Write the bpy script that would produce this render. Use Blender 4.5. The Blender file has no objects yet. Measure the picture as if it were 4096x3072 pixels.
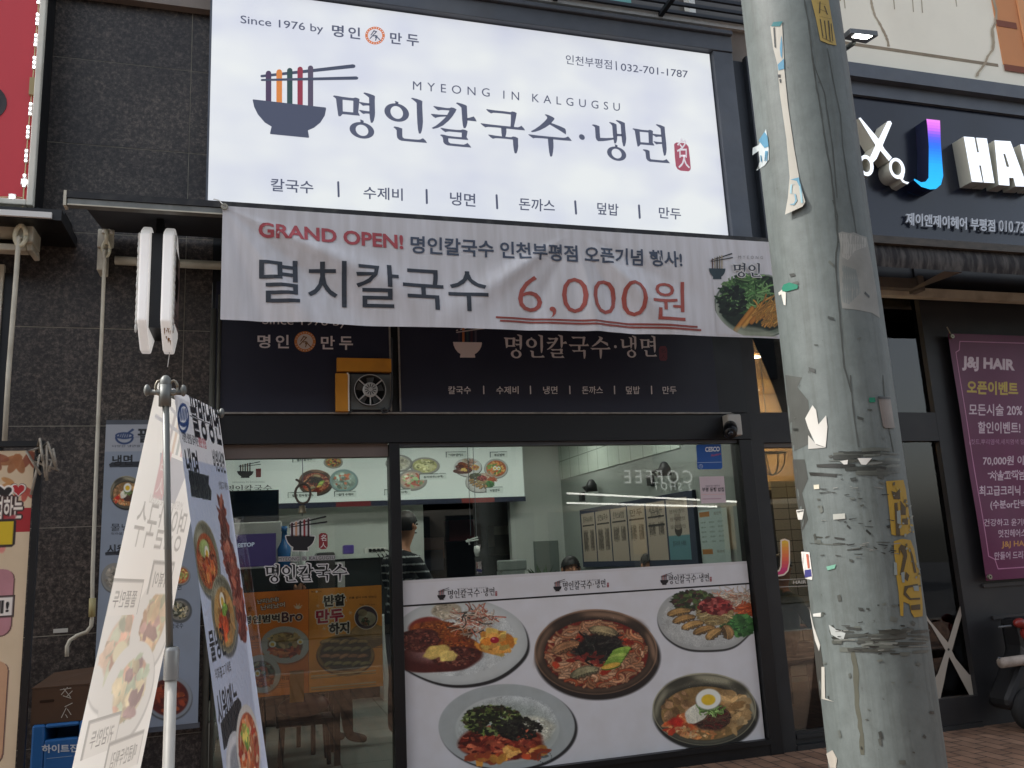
import bpy, bmesh, math, random
import numpy as np
from mathutils import Vector, Matrix, geometry
random.seed(7); rng = np.random.default_rng(7)
sc = bpy.context.scene
COL = sc.collection
# ------------------------------------------------------------------ camera
CAMP = Vector((0.0, -6.0, 1.55)); FOC = 3400.0
def cam_axes(yaw, pitch, roll):
    cy, sy = math.cos(yaw), math.sin(yaw)
    f = Vector((sy*math.cos(pitch), cy*math.cos(pitch), math.sin(pitch)))
    r0 = Vector((cy, -sy, 0)); u0 = r0.cross(f)
    return (math.cos(roll)*r0+math.sin(roll)*u0, -math.sin(roll)*r0+math.cos(roll)*u0, f)
CR, CU, CF = cam_axes(math.radians(17.01), math.radians(11.40), math.radians(-2.87))
cam = bpy.data.objects.new('camera', bpy.data.cameras.new('camera')); COL.objects.link(cam)
m = Matrix.Identity(4)
for i in range(3):
    m[i][0], m[i][1], m[i][2], m[i][3] = CR[i], CU[i], -CF[i], CAMP[i]
cam.matrix_world = m
cam.data.sensor_width = 36.0; cam.data.lens = FOC/4096*36; cam.data.clip_start = 0.05; cam.data.clip_end = 500
sc.camera = cam
# ------------------------------------------------------------------ light
SUN_EL, SUN_AZ = math.radians(45), math.radians(283)      # azimuth from +Y towards +X
w = bpy.data.worlds.new('World'); sc.world = w; w.use_nodes = True
nt = w.node_tree; bg = nt.nodes['Background']
sky = nt.nodes.new('ShaderNodeTexSky'); sky.sky_type = 'NISHITA'; sky.sun_disc = False
sky.sun_elevation = SUN_EL; sky.sun_rotation = SUN_AZ; sky.dust_density = 3.0; sky.air_density = 1.2
hs = nt.nodes.new('ShaderNodeHueSaturation'); hs.inputs['Saturation'].default_value = 0.45; nt.links.new(sky.outputs[0], hs.inputs['Color']); nt.links.new(hs.outputs[0], bg.inputs[0]); bg.inputs[1].default_value = 0.15
sun = bpy.data.objects.new('sun', bpy.data.lights.new('sun', 'SUN')); COL.objects.link(sun)
sun.data.energy = 2.0; sun.data.angle = math.radians(1.0); sun.data.color = (1.0, 0.97, 0.93)
sd = Vector((math.sin(SUN_AZ)*math.cos(SUN_EL), math.cos(SUN_AZ)*math.cos(SUN_EL), math.sin(SUN_EL)))
sun.rotation_euler = (-sd).to_track_quat('-Z', 'Y').to_euler(); sun.location = (-12, -1, 14)
sc.view_settings.view_transform = 'Standard'; sc.view_settings.look = 'None'
sc.view_settings.exposure = 1.0; sc.view_settings.gamma = 1.0
sc.cycles.use_denoising = True; sc.cycles.max_bounces = 8; sc.cycles.transparent_max_bounces = 16
# ------------------------------------------------------------------ pixel -> world   (photo at 2212 wide)
SC = 4096/2212
def ray(px, py):
    d = CF + CR*((px*SC-2048)/FOC) + CU*((1536-py*SC)/FOC)
    return d
def P(px, py, y):
    d = ray(px, py); return CAMP + d*((y-CAMP.y)/d.y)
def PZ(px, py, z):
    d = ray(px, py); return CAMP + d*((z-CAMP.z)/d.z)
def PX(px, py, x):
    d = ray(px, py); return CAMP + d*((x-CAMP.x)/d.x)
def zoom(x0, y0, wsrc, wz):                       # maps a zoomed view's pixel to the 2212-wide photo
    k = wsrc/wz/SC
    return lambda x, y: (x0/SC+x*k, y0/SC+y*k)
def lin(c):
    if isinstance(c, str):
        c = c.lstrip('#'); c = [int(c[i:i+2], 16)/255 for i in (0, 2, 4)]
    return tuple((v/12.92 if v <= 0.04045 else ((v+0.055)/1.055)**2.4) for v in c)
def srgb(c):
    c = c.lstrip('#'); return np.array([int(c[i:i+2], 16)/255 for i in (0, 2, 4)])
# ------------------------------------------------------------------ materials
MATS = {}
def nodes_of(name):
    mt = bpy.data.materials.new(name); mt.use_nodes = True
    n = mt.node_tree.nodes; return mt, n, mt.node_tree.links, n['Principled BSDF']
def tc(n, l, scale=(1, 1, 1), kind='Object'):
    t = n.new('ShaderNodeTexCoord'); mp = n.new('ShaderNodeMapping'); mp.inputs['Scale'].default_value = scale
    l.new(t.outputs[kind], mp.inputs[0]); return mp.outputs[0]
def pm(name, col, rough=0.5, metal=0.0, var=0.0, scale=6.0, stretch=(1, 1, 1), bump=0.0, dirt=None, dirt_amt=0.5, emit=0.0, spec=0.5):
    """principled material with cloudy colour variation, optional dirt tint and bump"""
    if name in MATS: return MATS[name]
    mt, n, l, b = nodes_of(name); c = lin(col)
    b.inputs['Base Color'].default_value = (*c, 1); b.inputs['Roughness'].default_value = rough
    b.inputs['Metallic'].default_value = metal; b.inputs['Specular IOR Level'].default_value = spec
    if var or dirt or bump:
        co = tc(n, l, stretch); nz = n.new('ShaderNodeTexNoise'); nz.inputs['Scale'].default_value = scale
        nz.inputs['Detail'].default_value = 8; nz.inputs['Roughness'].default_value = 0.62; l.new(co, nz.inputs['Vector'])
        rp = n.new('ShaderNodeValToRGB'); rp.color_ramp.elements[0].position = 0.3; rp.color_ramp.elements[1].position = 0.72
        lo = [max(0, x*(1-var)) for x in c]; hi = [min(1, x*(1+var)) for x in c]
        rp.color_ramp.elements[0].color = (*lo, 1); rp.color_ramp.elements[1].color = (*hi, 1)
        l.new(nz.outputs['Fac'], rp.inputs[0]); out = rp.outputs[0]
        if dirt:
            n2 = n.new('ShaderNodeTexNoise'); n2.inputs['Scale'].default_value = scale*0.6; n2.inputs['Detail'].default_value = 10
            l.new(co, n2.inputs['Vector']); r2 = n.new('ShaderNodeValToRGB')
            r2.color_ramp.elements[0].position = 0.5; r2.color_ramp.elements[1].position = 0.72
            l.new(n2.outputs['Fac'], r2.inputs[0]); mm = n.new('ShaderNodeMath'); mm.operation = 'MULTIPLY'; mm.inputs[1].default_value = dirt_amt
            l.new(r2.outputs[0], mm.inputs[0]); mx = n.new('ShaderNodeMixRGB'); mx.inputs[2].default_value = (*lin(dirt), 1)
            l.new(mm.outputs[0], mx.inputs[0]); l.new(out, mx.inputs[1]); out = mx.outputs[0]
        l.new(out, b.inputs['Base Color'])
        if bump:
            bp = n.new('ShaderNodeBump'); bp.inputs['Strength'].default_value = bump; bp.inputs['Distance'].default_value = 0.01
            l.new(nz.outputs['Fac'], bp.inputs['Height']); l.new(bp.outputs[0], b.inputs['Normal'])
        vr = n.new('ShaderNodeMath'); vr.operation = 'MULTIPLY_ADD'; vr.inputs[1].default_value = 0.25; vr.inputs[2].default_value = max(0.02, rough-0.12)
        l.new(nz.outputs['Fac'], vr.inputs[0]); l.new(vr.outputs[0], b.inputs['Roughness'])
    if emit:
        b.inputs['Emission Color'].default_value = (*c, 1); b.inputs['Emission Strength'].default_value = emit
    MATS[name] = mt; return mt
def print_mat(name, rough=0.5, emit=0.0, trans=0.0, dirt=0.0, streak=False, spark=False, spec=0.5):
    """ink on paper, vinyl or cloth: base colour from the mesh's own colour attribute"""
    if name in MATS: return MATS[name]
    mt, n, l, b = nodes_of(name)
    a = n.new('ShaderNodeVertexColor'); a.layer_name = 'Col'; out = a.outputs[0]
    if dirt:
        co = tc(n, l, (14, 14, 1.2) if streak else (3, 3, 3)); nz = n.new('ShaderNodeTexNoise'); nz.inputs['Scale'].default_value = 1.5 if streak else 2.2
        nz.inputs['Detail'].default_value = 9; l.new(co, nz.inputs['Vector'])
        rp = n.new('ShaderNodeValToRGB'); rp.color_ramp.elements[0].position = 0.35; rp.color_ramp.elements[1].position = 0.7
        k = 1-dirt; rp.color_ramp.elements[0].color = (k, k*0.985, k*0.96, 1); rp.color_ramp.elements[1].color = (1, 1, 1, 1)
        l.new(nz.outputs['Fac'], rp.inputs[0]); mx = n.new('ShaderNodeMixRGB'); mx.blend_type = 'MULTIPLY'; mx.inputs[0].default_value = 1
        l.new(out, mx.inputs[1]); l.new(rp.outputs[0], mx.inputs[2]); out = mx.outputs[0]
    l.new(out, b.inputs['Base Color']); b.inputs['Roughness'].default_value = rough; b.inputs['Specular IOR Level'].default_value = spec
    if spark:
        nz = n.new('ShaderNodeTexNoise'); nz.inputs['Scale'].default_value = 60; nz.inputs['Detail'].default_value = 4
        l.new(tc(n, l), nz.inputs['Vector']); bp = n.new('ShaderNodeBump'); bp.inputs['Strength'].default_value = 0.6; bp.inputs['Distance'].default_value = 0.01
        l.new(nz.outputs['Fac'], bp.inputs['Height']); l.new(bp.outputs[0], b.inputs['Normal'])
    if emit:
        l.new(out, b.inputs['Emission Color']); b.inputs['Emission Strength'].default_value = emit
    if trans:
        tr = n.new('ShaderNodeBsdfTranslucent'); l.new(out, tr.inputs[0]); ms = n.new('ShaderNodeMixShader'); ms.inputs[0].default_value = trans
        l.new(b.outputs[0], ms.inputs[1]); l.new(tr.outputs[0], ms.inputs[2]); l.new(ms.outputs[0], n['Material Output'].inputs[0])
    MATS[name] = mt; return mt
def glass_mat(name='window_glass', tint=(0.84, 0.875, 0.86), ior=1.72, veil=0.0):
    if name in MATS: return MATS[name]
    mt, n, l, b = nodes_of(name); n.remove(b)
    t = n.new('ShaderNodeBsdfTransparent'); t.inputs[0].default_value = (*tint, 1)
    g = n.new('ShaderNodeBsdfGlossy'); g.inputs['Roughness'].default_value = 0.0
    f = n.new('ShaderNodeFresnel'); f.inputs[0].default_value = ior
    ms = n.new('ShaderNodeMixShader'); l.new(f.outputs[0], ms.inputs[0]); l.new(t.outputs[0], ms.inputs[1]); l.new(g.outputs[0], ms.inputs[2])
    l.new(ms.outputs[0], n['Material Output'].inputs[0]); MATS[name] = mt; return mt
def emit_mat(name, col, s):
    return pm(name, col, 0.5, emit=s)
def granite_mat():
    mt, n, l, b = nodes_of('granite'); co = tc(n, l)
    v = n.new('ShaderNodeTexNoise'); v.inputs['Scale'].default_value = 48; v.inputs['Detail'].default_value = 9; v.inputs['Roughness'].default_value = 0.72; l.new(co, v.inputs['Vector'])
    r1 = n.new('ShaderNodeValToRGB'); e = r1.color_ramp.elements
    e[0].position = 0.33; e[0].color = (0.01, 0.0095, 0.0095, 1); e[1].position = 0.72; e[1].color = (0.2, 0.17, 0.15, 1)
    x = e.new(0.5); x.color = (0.05, 0.044, 0.042, 1); l.new(v.outputs['Fac'], r1.inputs[0])
    g = n.new('ShaderNodeTexNoise'); g.inputs['Scale'].default_value = 1.6; g.inputs['Detail'].default_value = 4; l.new(co, g.inputs['Vector'])
    r2 = n.new('ShaderNodeValToRGB'); r2.color_ramp.elements[0].position = 0.35; r2.color_ramp.elements[0].color = (0.55, 0.53, 0.53, 1)
    r2.color_ramp.elements[1].position = 0.7; r2.color_ramp.elements[1].color = (1.15, 1.1, 1.0, 1); l.new(g.outputs['Fac'], r2.inputs[0])
    mx = n.new('ShaderNodeMixRGB'); mx.blend_type = 'MULTIPLY'; mx.inputs[0].default_value = 1; l.new(r1.outputs[0], mx.inputs[1]); l.new(r2.outputs[0], mx.inputs[2])
    vo = n.new('ShaderNodeTexVoronoi'); vo.inputs['Scale'].default_value = 7; l.new(co, vo.inputs['Vector'])
    r3 = n.new('ShaderNodeValToRGB'); r3.color_ramp.elements[0].position = 0.0; r3.color_ramp.elements[0].color = (1, 1, 1, 1); r3.color_ramp.elements[1].position = 0.22; r3.color_ramp.elements[1].color = (0, 0, 0, 1)
    l.new(vo.outputs['Distance'], r3.inputs[0]); m2 = n.new('ShaderNodeMixRGB'); m2.inputs[2].default_value = (0.2, 0.16, 0.14, 1)
    mu = n.new('ShaderNodeMath'); mu.operation = 'MULTIPLY'; mu.inputs[1].default_value = 0.22; l.new(r3.outputs[0], mu.inputs[0])
    l.new(mu.outputs[0], m2.inputs[0]); l.new(mx.outputs[0], m2.inputs[1]); l.new(m2.outputs[0], b.inputs['Base Color'])
    b.inputs['Roughness'].default_value = 0.42; b.inputs['Specular IOR Level'].default_value = 0.4
    return mt
# ------------------------------------------------------------------ object helpers
def tag(o, label=None, cat=None, group=None, kind=None):
    for k, v in (('label', label), ('category', cat), ('group', group), ('kind', kind)):
        if v: o[k] = v
    return o
def thing(name, label, cat, loc=(0, 0, 0), group=None):
    o = bpy.data.objects.new(name, None); COL.objects.link(o); o.location = loc; o.empty_display_size = 0.1
    return tag(o, label, cat, group)
class Sheet:
    def __init__(s, O, U=(1, 0, 0), V=(0, 0, 1)):
        s.O, s.U, s.V = Vector(O), Vector(U).normalized(), Vector(V).normalized()
        s.N = s.U.cross(s.V).normalized()
        s.V = s.N.cross(s.U).normalized()
        if (CAMP-s.O).dot(s.N) < 0: s.N = -s.N
    def px(s, x, y):
        d = ray(x, y); t = (s.O-CAMP).dot(s.N)/d.dot(s.N); p = CAMP+d*t-s.O
        return (p.dot(s.U), p.dot(s.V))
    def w(s, u, v, h=0.0): return s.O+s.U*u+s.V*v+s.N*h
def facade(y): return Sheet((0, y, 0))
_tx = {}
def text_geo(t, sp=1.0, bold=0.0):
    key = (t, sp, bold)
    if key in _tx: return _tx[key]
    c = bpy.data.curves.new('t', 'FONT'); c.body = t; c.space_character = sp; c.offset = bold; c.resolution_u = 3
    o = bpy.data.objects.new('t', c); me = o.to_mesh()
    V = np.array([v.co[:2] for v in me.vertices]).reshape(-1, 2); F = [tuple(p.vertices) for p in me.polygons]
    o.to_mesh_clear(); bpy.data.objects.remove(o); bpy.data.curves.remove(c)
    cnt = {}
    for f in F:
        for i in range(len(f)):
            e = (f[i], f[(i+1) % len(f)]); k = (min(e), max(e)); cnt[k] = cnt.get(k, 0)+1
    E = np.array([k for k, v in cnt.items() if v == 1], dtype=int).reshape(-1, 2)
    _tx[key] = (V, F, E); return _tx[key]
def text_map(sheet, t, A, B, h, mode='box', sp=1.0, bold=0.0, up=None, mirror=False, raw=False):
    """2D outline of the text laid into the slanted box whose lower corners are the photo points A, B"""
    V, F, E = text_geo(t, sp, bold)
    a = np.array(A if raw else sheet.px(*A)); b = np.array(B if raw else sheet.px(*B))
    if up is None: up = (A[0], A[1]-h)
    c = np.array((A[0], A[1]+h) if raw else sheet.px(*up))
    x0, x1 = V[:, 0].min(), V[:, 0].max()
    y0, y1 = (V[:, 1].min(), V[:, 1].max()) if mode == 'box' else (0.0, 0.69)
    X = (V[:, 0:1]-x0)/(x1-x0); Y = (V[:, 1:2]-y0)/(y1-y0)
    if mirror: X = 1-X
    return a+X*(b-a)+Y*(c-a), F, E
class MB:
    """collects faces, each with a colour and a material slot, into one mesh"""
    def __init__(s): s.v, s.f, s.c, s.m = [], [], [], []
    def add(s, pts, faces, col=(1, 1, 1), mi=0):
        k = len(s.v); s.v += [tuple(p) for p in pts]
        for f in faces: s.f.append(tuple(k+i for i in f)); s.c.append(col); s.m.append(mi)
    def box(s, x0, x1, y0, y1, z0, z1, col=(1, 1, 1), mi=0):
        x0, x1 = sorted((x0, x1)); y0, y1 = sorted((y0, y1)); z0, z1 = sorted((z0, z1))
        s.add([(x, y, z) for z in (z0, z1) for y in (y0, y1) for x in (x0, x1)],
              [(0, 2, 3, 1), (4, 5, 7, 6), (0, 1, 5, 4), (2, 6, 7, 3), (0, 4, 6, 2), (1, 3, 7, 5)], col, mi)
    def pbox(s, a, b, yf, yb, col=(1, 1, 1), mi=0):     # box whose front face spans photo points a (top left), b (bottom right)
        p, q = P(*a, yf), P(*b, yf); s.box(p.x, q.x, yf, yb, p.z, q.z, col, mi)
    def prism(s, pts, vec, col=(1, 1, 1), mi=0, side=None):
        n = len(pts); p = [Vector(q) for q in pts]; vec = Vector(vec)
        s.add(p+[q+vec for q in p], [tuple(range(n)), tuple(range(2*n-1, n-1, -1))], col, mi)
        k = len(s.v)-2*n
        for i in range(n):
            j = (i+1) % n; s.f.append((k+i, k+n+i, k+n+j, k+j)); s.c.append(side or col); s.m.append(mi)
    def tube(s, pts, r, n=10, col=(1, 1, 1), mi=0, cap=True):
        pts = [Vector(p) for p in pts]; N = len(pts); R = r if hasattr(r, '__len__') else [r]*N; k = len(s.v); prev = None
        for i, p in enumerate(pts):
            d = (pts[min(i+1, N-1)]-pts[max(i-1, 0)]).normalized()
            if prev is None:
                a = d.orthogonal().normalized()
            else:
                a = (prev-d*prev.dot(d)).normalized()
            prev = a; b = d.cross(a)
            for j in range(n):
                t = 2*math.pi*j/n; s.v.append(tuple(p+(a*math.cos(t)+b*math.sin(t))*R[i]))
        for i in range(N-1):
            for j in range(n):
                q = (j+1) % n; s.f.append((k+i*n+j, k+i*n+q, k+(i+1)*n+q, k+(i+1)*n+j)); s.c.append(col); s.m.append(mi)
        if cap:
            s.f.append(tuple(k+j for j in range(n-1, -1, -1))); s.f.append(tuple(k+(N-1)*n+j for j in range(n))); s.c += [col]*2; s.m += [mi]*2
    def lathe(s, prof, c, n=24, axis='z', col=(1, 1, 1), mi=0):
        k = len(s.v); c = Vector(c)
        for (r, h) in prof:
            for j in range(n):
                t = 2*math.pi*j/n; a, b = r*math.cos(t), r*math.sin(t)
                s.v.append(tuple(c+(Vector((a, b, h)) if axis == 'z' else Vector((a, h, b)) if axis == 'y' else Vector((h, a, b)))))
        for i in range(len(prof)-1):
            for j in range(n):
                q = (j+1) % n; s.f.append((k+i*n+j, k+i*n+q, k+(i+1)*n+q, k+(i+1)*n+j)); s.c.append(col); s.m.append(mi)
    def ball(s, c, r, n=12, col=(1, 1, 1), mi=0):
        rr = (r, r, r) if not hasattr(r, '__len__') else r; k = len(s.v); c = Vector(c); M = n//2
        for i in range(M+1):
            ph = math.pi*i/M
            for j in range(n):
                t = 2*math.pi*j/n; s.v.append((c.x+rr[0]*math.sin(ph)*math.cos(t), c.y+rr[1]*math.sin(ph)*math.sin(t), c.z+rr[2]*math.cos(ph)))
        for i in range(M):
            for j in range(n):
                q = (j+1) % n; s.f.append((k+i*n+j, k+(i+1)*n+j, k+(i+1)*n+q, k+i*n+q)); s.c.append(col); s.m.append(mi)
    # ---- flat artwork on a sheet
    def flat(s, sh, uv, col, h=0.001, holes=(), mi=0):
        loops = [list(uv)]+[list(x) for x in holes]
        if not holes and len(uv) <= 4:
            s.add([sh.w(u, v, h) for u, v in uv], [tuple(range(len(uv)))], col, mi); return
        tri = geometry.tessellate_polygon([[Vector((u, v, 0)) for u, v in lp] for lp in loops])
        allp = [p for lp in loops for p in lp]
        s.add([sh.w(u, v, h) for u, v in allp], tri, col, mi)
    def pflat(s, sh, pts, col, h=0.001, holes=(), mi=0):
        s.flat(sh, [sh.px(*p) for p in pts], col, h, [[sh.px(*p) for p in q] for q in holes], mi)
    def text(s, sh, t, A, B, h, col, lay=0.001, mode='box', sp=1.0, bold=0.0, depth=0.0, mi=0, raw=False, side=None):
        UV, F, E = text_map(sh, t, A, B, h, mode, sp, bold, raw=raw)
        s.add([sh.w(u, v, lay+depth) for u, v in UV], F, col, mi)
        if depth:
            k = len(s.v); s.v += [tuple(sh.w(u, v, lay)) for u, v in UV]; k0 = k-len(UV)
            for a, b in E: s.f.append((k0+a, k0+b, k+b, k+a)); s.c.append(side or col); s.m.append(mi)
    def line(s, sh, a, b, wd, col, lay=0.001, wb=None):   # photo points, width in photo pixels, round ends
        wb = wb or wd; dx, dy = b[0]-a[0], b[1]-a[1]; L = math.hypot(dx, dy) or 1; nx, ny = -dy/L, dx/L; t0 = math.atan2(dy, dx)
        pts = []
        for i in range(7): t = t0-math.pi/2+math.pi*i/6; pts.append((b[0]+math.cos(t)*wb/2, b[1]+math.sin(t)*wb/2))
        for i in range(7): t = t0+math.pi/2+math.pi*i/6; pts.append((a[0]+math.cos(t)*wd/2, a[1]+math.sin(t)*wd/2))
        s.pflat(sh, pts, col, lay)
    def ring(s, sh, c, a, b, col, lay=0.001, inner=None, n=40):   # c, a, b photo-space centre and half axes
        out = [(c[0]+a[0]*math.cos(t)+b[0]*math.sin(t), c[1]+a[1]*math.cos(t)+b[1]*math.sin(t)) for t in [2*math.pi*i/n for i in range(n)]]
        hol = []
        if inner:
            ci, ai, bi = inner
            hol = [[(ci[0]+ai[0]*math.cos(t)+bi[0]*math.sin(t), ci[1]+ai[1]*math.cos(t)+bi[1]*math.sin(t)) for t in [2*math.pi*i/n for i in range(n)]]]
        s.pflat(sh, out, col, lay, hol)
    def build(s, name, mats, parent=None, smooth=False, bevel=0.0, label=None):
        me = bpy.data.meshes.new(name); me.from_pydata(s.v, [], s.f)
        mats = mats if isinstance(mats, (list, tuple)) else [mats]
        for q in mats: me.materials.append(q)
        me.polygons.foreach_set('material_index', s.m); me.polygons.foreach_set('use_smooth', [smooth]*len(s.f))
        at = me.color_attributes.new('Col', 'FLOAT_COLOR', 'CORNER'); tot = np.array([len(f) for f in s.f])
        cc = np.repeat(np.array([(*c[:3], 1.0) for c in s.c], dtype=np.float32), tot, axis=0); at.data.foreach_set('color', cc.ravel())
        me.update(); o = bpy.data.objects.new(name, me); COL.objects.link(o)
        if parent:
            o.parent = parent; o.matrix_parent_inverse = Matrix.Translation(-parent.location) if parent.type == 'EMPTY' else Matrix.Identity(4)
        if bevel:
            b = o.modifiers.new('bevel', 'BEVEL'); b.width = bevel; b.segments = 2; b.limit_method = 'ANGLE'; b.angle_limit = 0.6
        if label: o['label'] = label
        return o
# ------------------------------------------------------------------ raster-free printing: colours painted into a fine grid of faces
def fbm(h, w_, seed, base=4, octs=5):
    r = np.random.default_rng(seed); out = np.zeros((h, w_)); amp = 1.0; tot = 0
    for o in range(octs):
        n = base*2**o; g = r.random((n+2, n+2)); y = np.linspace(0, n, h, endpoint=False); x = np.linspace(0, n, w_, endpoint=False)
        yi, xi = y.astype(int), x.astype(int); fy, fx = (y-yi)[:, None], (x-xi)[None]
        fy, fx = fy*fy*(3-2*fy), fx*fx*(3-2*fx)
        out += amp*((g[yi][:, xi]*(1-fx)+g[yi][:, xi+1]*fx)*(1-fy)+(g[yi+1][:, xi]*(1-fx)+g[yi+1][:, xi+1]*fx)*fy); tot += amp; amp *= 0.6
    return out/tot
NOI = fbm(512, 512, 3, 8, 6)
class Canvas:
    SS = 2
    def __init__(s, sheet, u0, u1, v0, v1, res, col='#ffffff'):
        s.sh, s.u0, s.u1, s.v0, s.v1 = sheet, u0, u1, v0, v1
        s.nx, s.ny = max(2, int(round((u1-u0)/res))), max(2, int(round((v1-v0)/res)))
        s.W, s.H = s.nx*s.SS, s.ny*s.SS; s.k = s.W/(u1-u0); s.kv = s.H/(v1-v0)
        s.a = np.ones((s.H, s.W, 3), np.float32)*srgb(col)
    def uv(s, u, v): return ((u-s.u0)*s.k, (s.v1-v)*s.kv)
    def pp(s, x, y): return s.uv(*s.sh.px(x, y))
    def _bb(s, x0, x1, y0, y1):
        x0, x1, y0, y1 = max(0, int(x0)-1), min(s.W, int(x1)+2), max(0, int(y0)-1), min(s.H, int(y1)+2)
        if x1 <= x0 or y1 <= y0: return None
        Y, X = np.mgrid[y0:y1, x0:x1]; return slice(y0, y1), slice(x0, x1), X+0.5, Y+0.5
    def _mix(s, ys, xs, al, col):
        if isinstance(col, str): col = srgb(col)
        al = np.clip(al, 0, 1)[..., None]; s.a[ys, xs] = s.a[ys, xs]*(1-al)+np.asarray(col, np.float32)*al
    def cpoly(s, pts, col, al=1.0, tex=0.0):
        p = np.array(pts, float); q = s._bb(p[:, 0].min(), p[:, 0].max(), p[:, 1].min(), p[:, 1].max())
        if not q: return
        ys, xs, X, Y = q; m_ = s._inside(X, Y, p, np.roll(p, -1, 0)); c = s._tex(col, X, Y, tex); s._mix(ys, xs, m_*al, c)
    @staticmethod
    def _inside(X, Y, A, B):
        m_ = np.zeros(X.shape, bool)
        for (x1, y1), (x2, y2) in zip(A, B):
            if y1 == y2: continue
            c = ((y1 > Y) != (y2 > Y)) & (X < (x2-x1)*(Y-y1)/(y2-y1)+x1); m_ ^= c
        return m_.astype(np.float32)
    def _tex(s, col, X, Y, t, sc_=1.0):
        c = srgb(col) if isinstance(col, str) else np.asarray(col)
        if not t: return c
        n = NOI[(Y*sc_*2).astype(int) % 512, (X*sc_*2).astype(int) % 512]; return np.clip(c*(1+t*2.2*(n[..., None]-0.5)), 0, 1)
    def poly(s, pts, col, al=1.0, tex=0.0): s.cpoly([s.pp(*p) for p in pts], col, al, tex)
    def loc(s, cx, cy, rx, ry):          # local unit frame of an ellipse given in photo pixels
        c = np.array(s.pp(cx, cy)); a = np.array(s.pp(cx+rx, cy))-c; b = np.array(s.pp(cx, cy+ry))-c
        return c, a, b
    def cell(s, L, x, y, rx, ry, col, soft=0.06, rot=0.0, al=1.0, tex=0.0, wob=0.0, seed=0, tsc=1.0):
        """ellipse in a local frame; wob gives it an uneven outline"""
        c, a, b = L; M = np.array([a, b]).T; cc = c+M@np.array([x, y]); Mi = np.linalg.inv(M)
        R = max(rx, ry)*1.35; ext = np.abs(M)@np.array([R, R]); q = s._bb(cc[0]-ext[0], cc[0]+ext[0], cc[1]-ext[1], cc[1]+ext[1])
        if not q: return
        ys, xs, X, Y = q; dx, dy = X-cc[0], Y-cc[1]; lx = Mi[0, 0]*dx+Mi[0, 1]*dy; ly = Mi[1, 0]*dx+Mi[1, 1]*dy
        cr, sr = math.cos(rot), math.sin(rot); ex, ey = (lx*cr+ly*sr)/rx, (-lx*sr+ly*cr)/ry; r = np.hypot(ex, ey)
        if wob:
            t = np.arctan2(ey, ex); rr = np.random.default_rng(seed)
            for k_ in range(2, 9): r = r*(1+wob/k_**0.7*np.sin(k_*t+rr.random()*6.28))
        al_ = np.clip((1-r)/max(soft, 1e-3)+0.5, 0, 1)*al; s._mix(ys, xs, al_, s._tex(col, X, Y, tex, tsc))
    def stroke(s, pts, r, col, edge=None, al=1.0):
        p = np.array(pts, float); q = s._bb(p[:, 0].min()-r-1, p[:, 0].max()+r+1, p[:, 1].min()-r-1, p[:, 1].max()+r+1)
        if not q: return
        ys, xs, X, Y = q; d = np.full(X.shape, 1e9)
        for (x1, y1), (x2, y2) in zip(p[:-1], p[1:]):
            L2 = (x2-x1)**2+(y2-y1)**2+1e-9; t = np.clip(((X-x1)*(x2-x1)+(Y-y1)*(y2-y1))/L2, 0, 1)
            d = np.minimum(d, np.hypot(X-x1-t*(x2-x1), Y-y1-t*(y2-y1)))
        m_ = np.clip(r-d+0.5, 0, 1)*al
        c0 = srgb(col) if isinstance(col, str) else np.asarray(col)
        if edge is not None:
            e = srgb(edge) if isinstance(edge, str) else np.asarray(edge); k_ = np.clip(d/r, 0, 1)[..., None]**2; c0 = c0*(1-k_)+e*k_
        s._mix(ys, xs, m_, c0)
    def lstroke(s, L, pts, r, col, edge=None, al=1.0):
        c, a, b = L; s.stroke([c+a*x+b*y for x, y in pts], r, col, edge, al)
    def line(s, A, B, wpx, col, al=1.0):
        a, b = s.pp(*A), s.pp(*B); k_ = math.hypot(*(np.array(s.pp(A[0]+1, A[1]))-np.array(a))); s.stroke([a, b], max(0.6, wpx*k_/2), col, None, al)
    def text(s, t, A, B, h, col, mode='box', sp=1.0, bold=0.0, up=None, mirror=False, outline=None, ow=2.0, al=1.0, raw=False):
        UV, F, E = text_map(s.sh, t, A, B, h, mode, sp, bold, up, mirror, raw)
        p = np.array([s.uv(u, v) for u, v in UV]); q = s._bb(p[:, 0].min()-6, p[:, 0].max()+6, p[:, 1].min()-6, p[:, 1].max()+6)
        if not q or not len(E): return
        ys, xs, X, Y = q; m_ = np.zeros(X.shape)
        for ox in (-0.25, 0.25):
            for oy in (-0.25, 0.25): m_ += s._inside(X+ox, Y+oy, p[E[:, 0]], p[E[:, 1]])/4
        if outline:
            d = m_.copy()
            for i in range(int(ow)):
                e = d.copy()
                for dy, dx in ((0, 1), (0, -1), (1, 0), (-1, 0)): e = np.maximum(e, np.roll(d, (dy, dx), (0, 1)))
                d = e
            s._mix(ys, xs, d*al, outline)
        s._mix(ys, xs, m_*al, col)
    def mesh(s, name, mat, parent=None, h=0.0, warp=None, label=None, back=None):
        a = s.a.reshape(s.ny, s.SS, s.nx, s.SS, 3).mean((1, 3)); l_ = np.where(a <= 0.04045, a/12.92, ((a+0.055)/1.055)**2.4)
        nx, ny = s.nx, s.ny; U = np.linspace(s.u0, s.u1, nx+1); V = np.linspace(s.v1, s.v0, ny+1); UU, VV = np.meshgrid(U, V)
        HH = np.full(UU.shape, h)
        if warp is not None: HH = HH+warp(UU, VV)
        o_, u_, v_, n_ = (np.array(q) for q in (s.sh.O, s.sh.U, s.sh.V, s.sh.N))
        co = (o_+UU[..., None]*u_+VV[..., None]*v_+HH[..., None]*n_).reshape(-1, 3)
        me = bpy.data.meshes.new(name); nf = nx*ny; me.vertices.add(len(co)); me.vertices.foreach_set('co', co.astype(np.float32).ravel())
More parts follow.
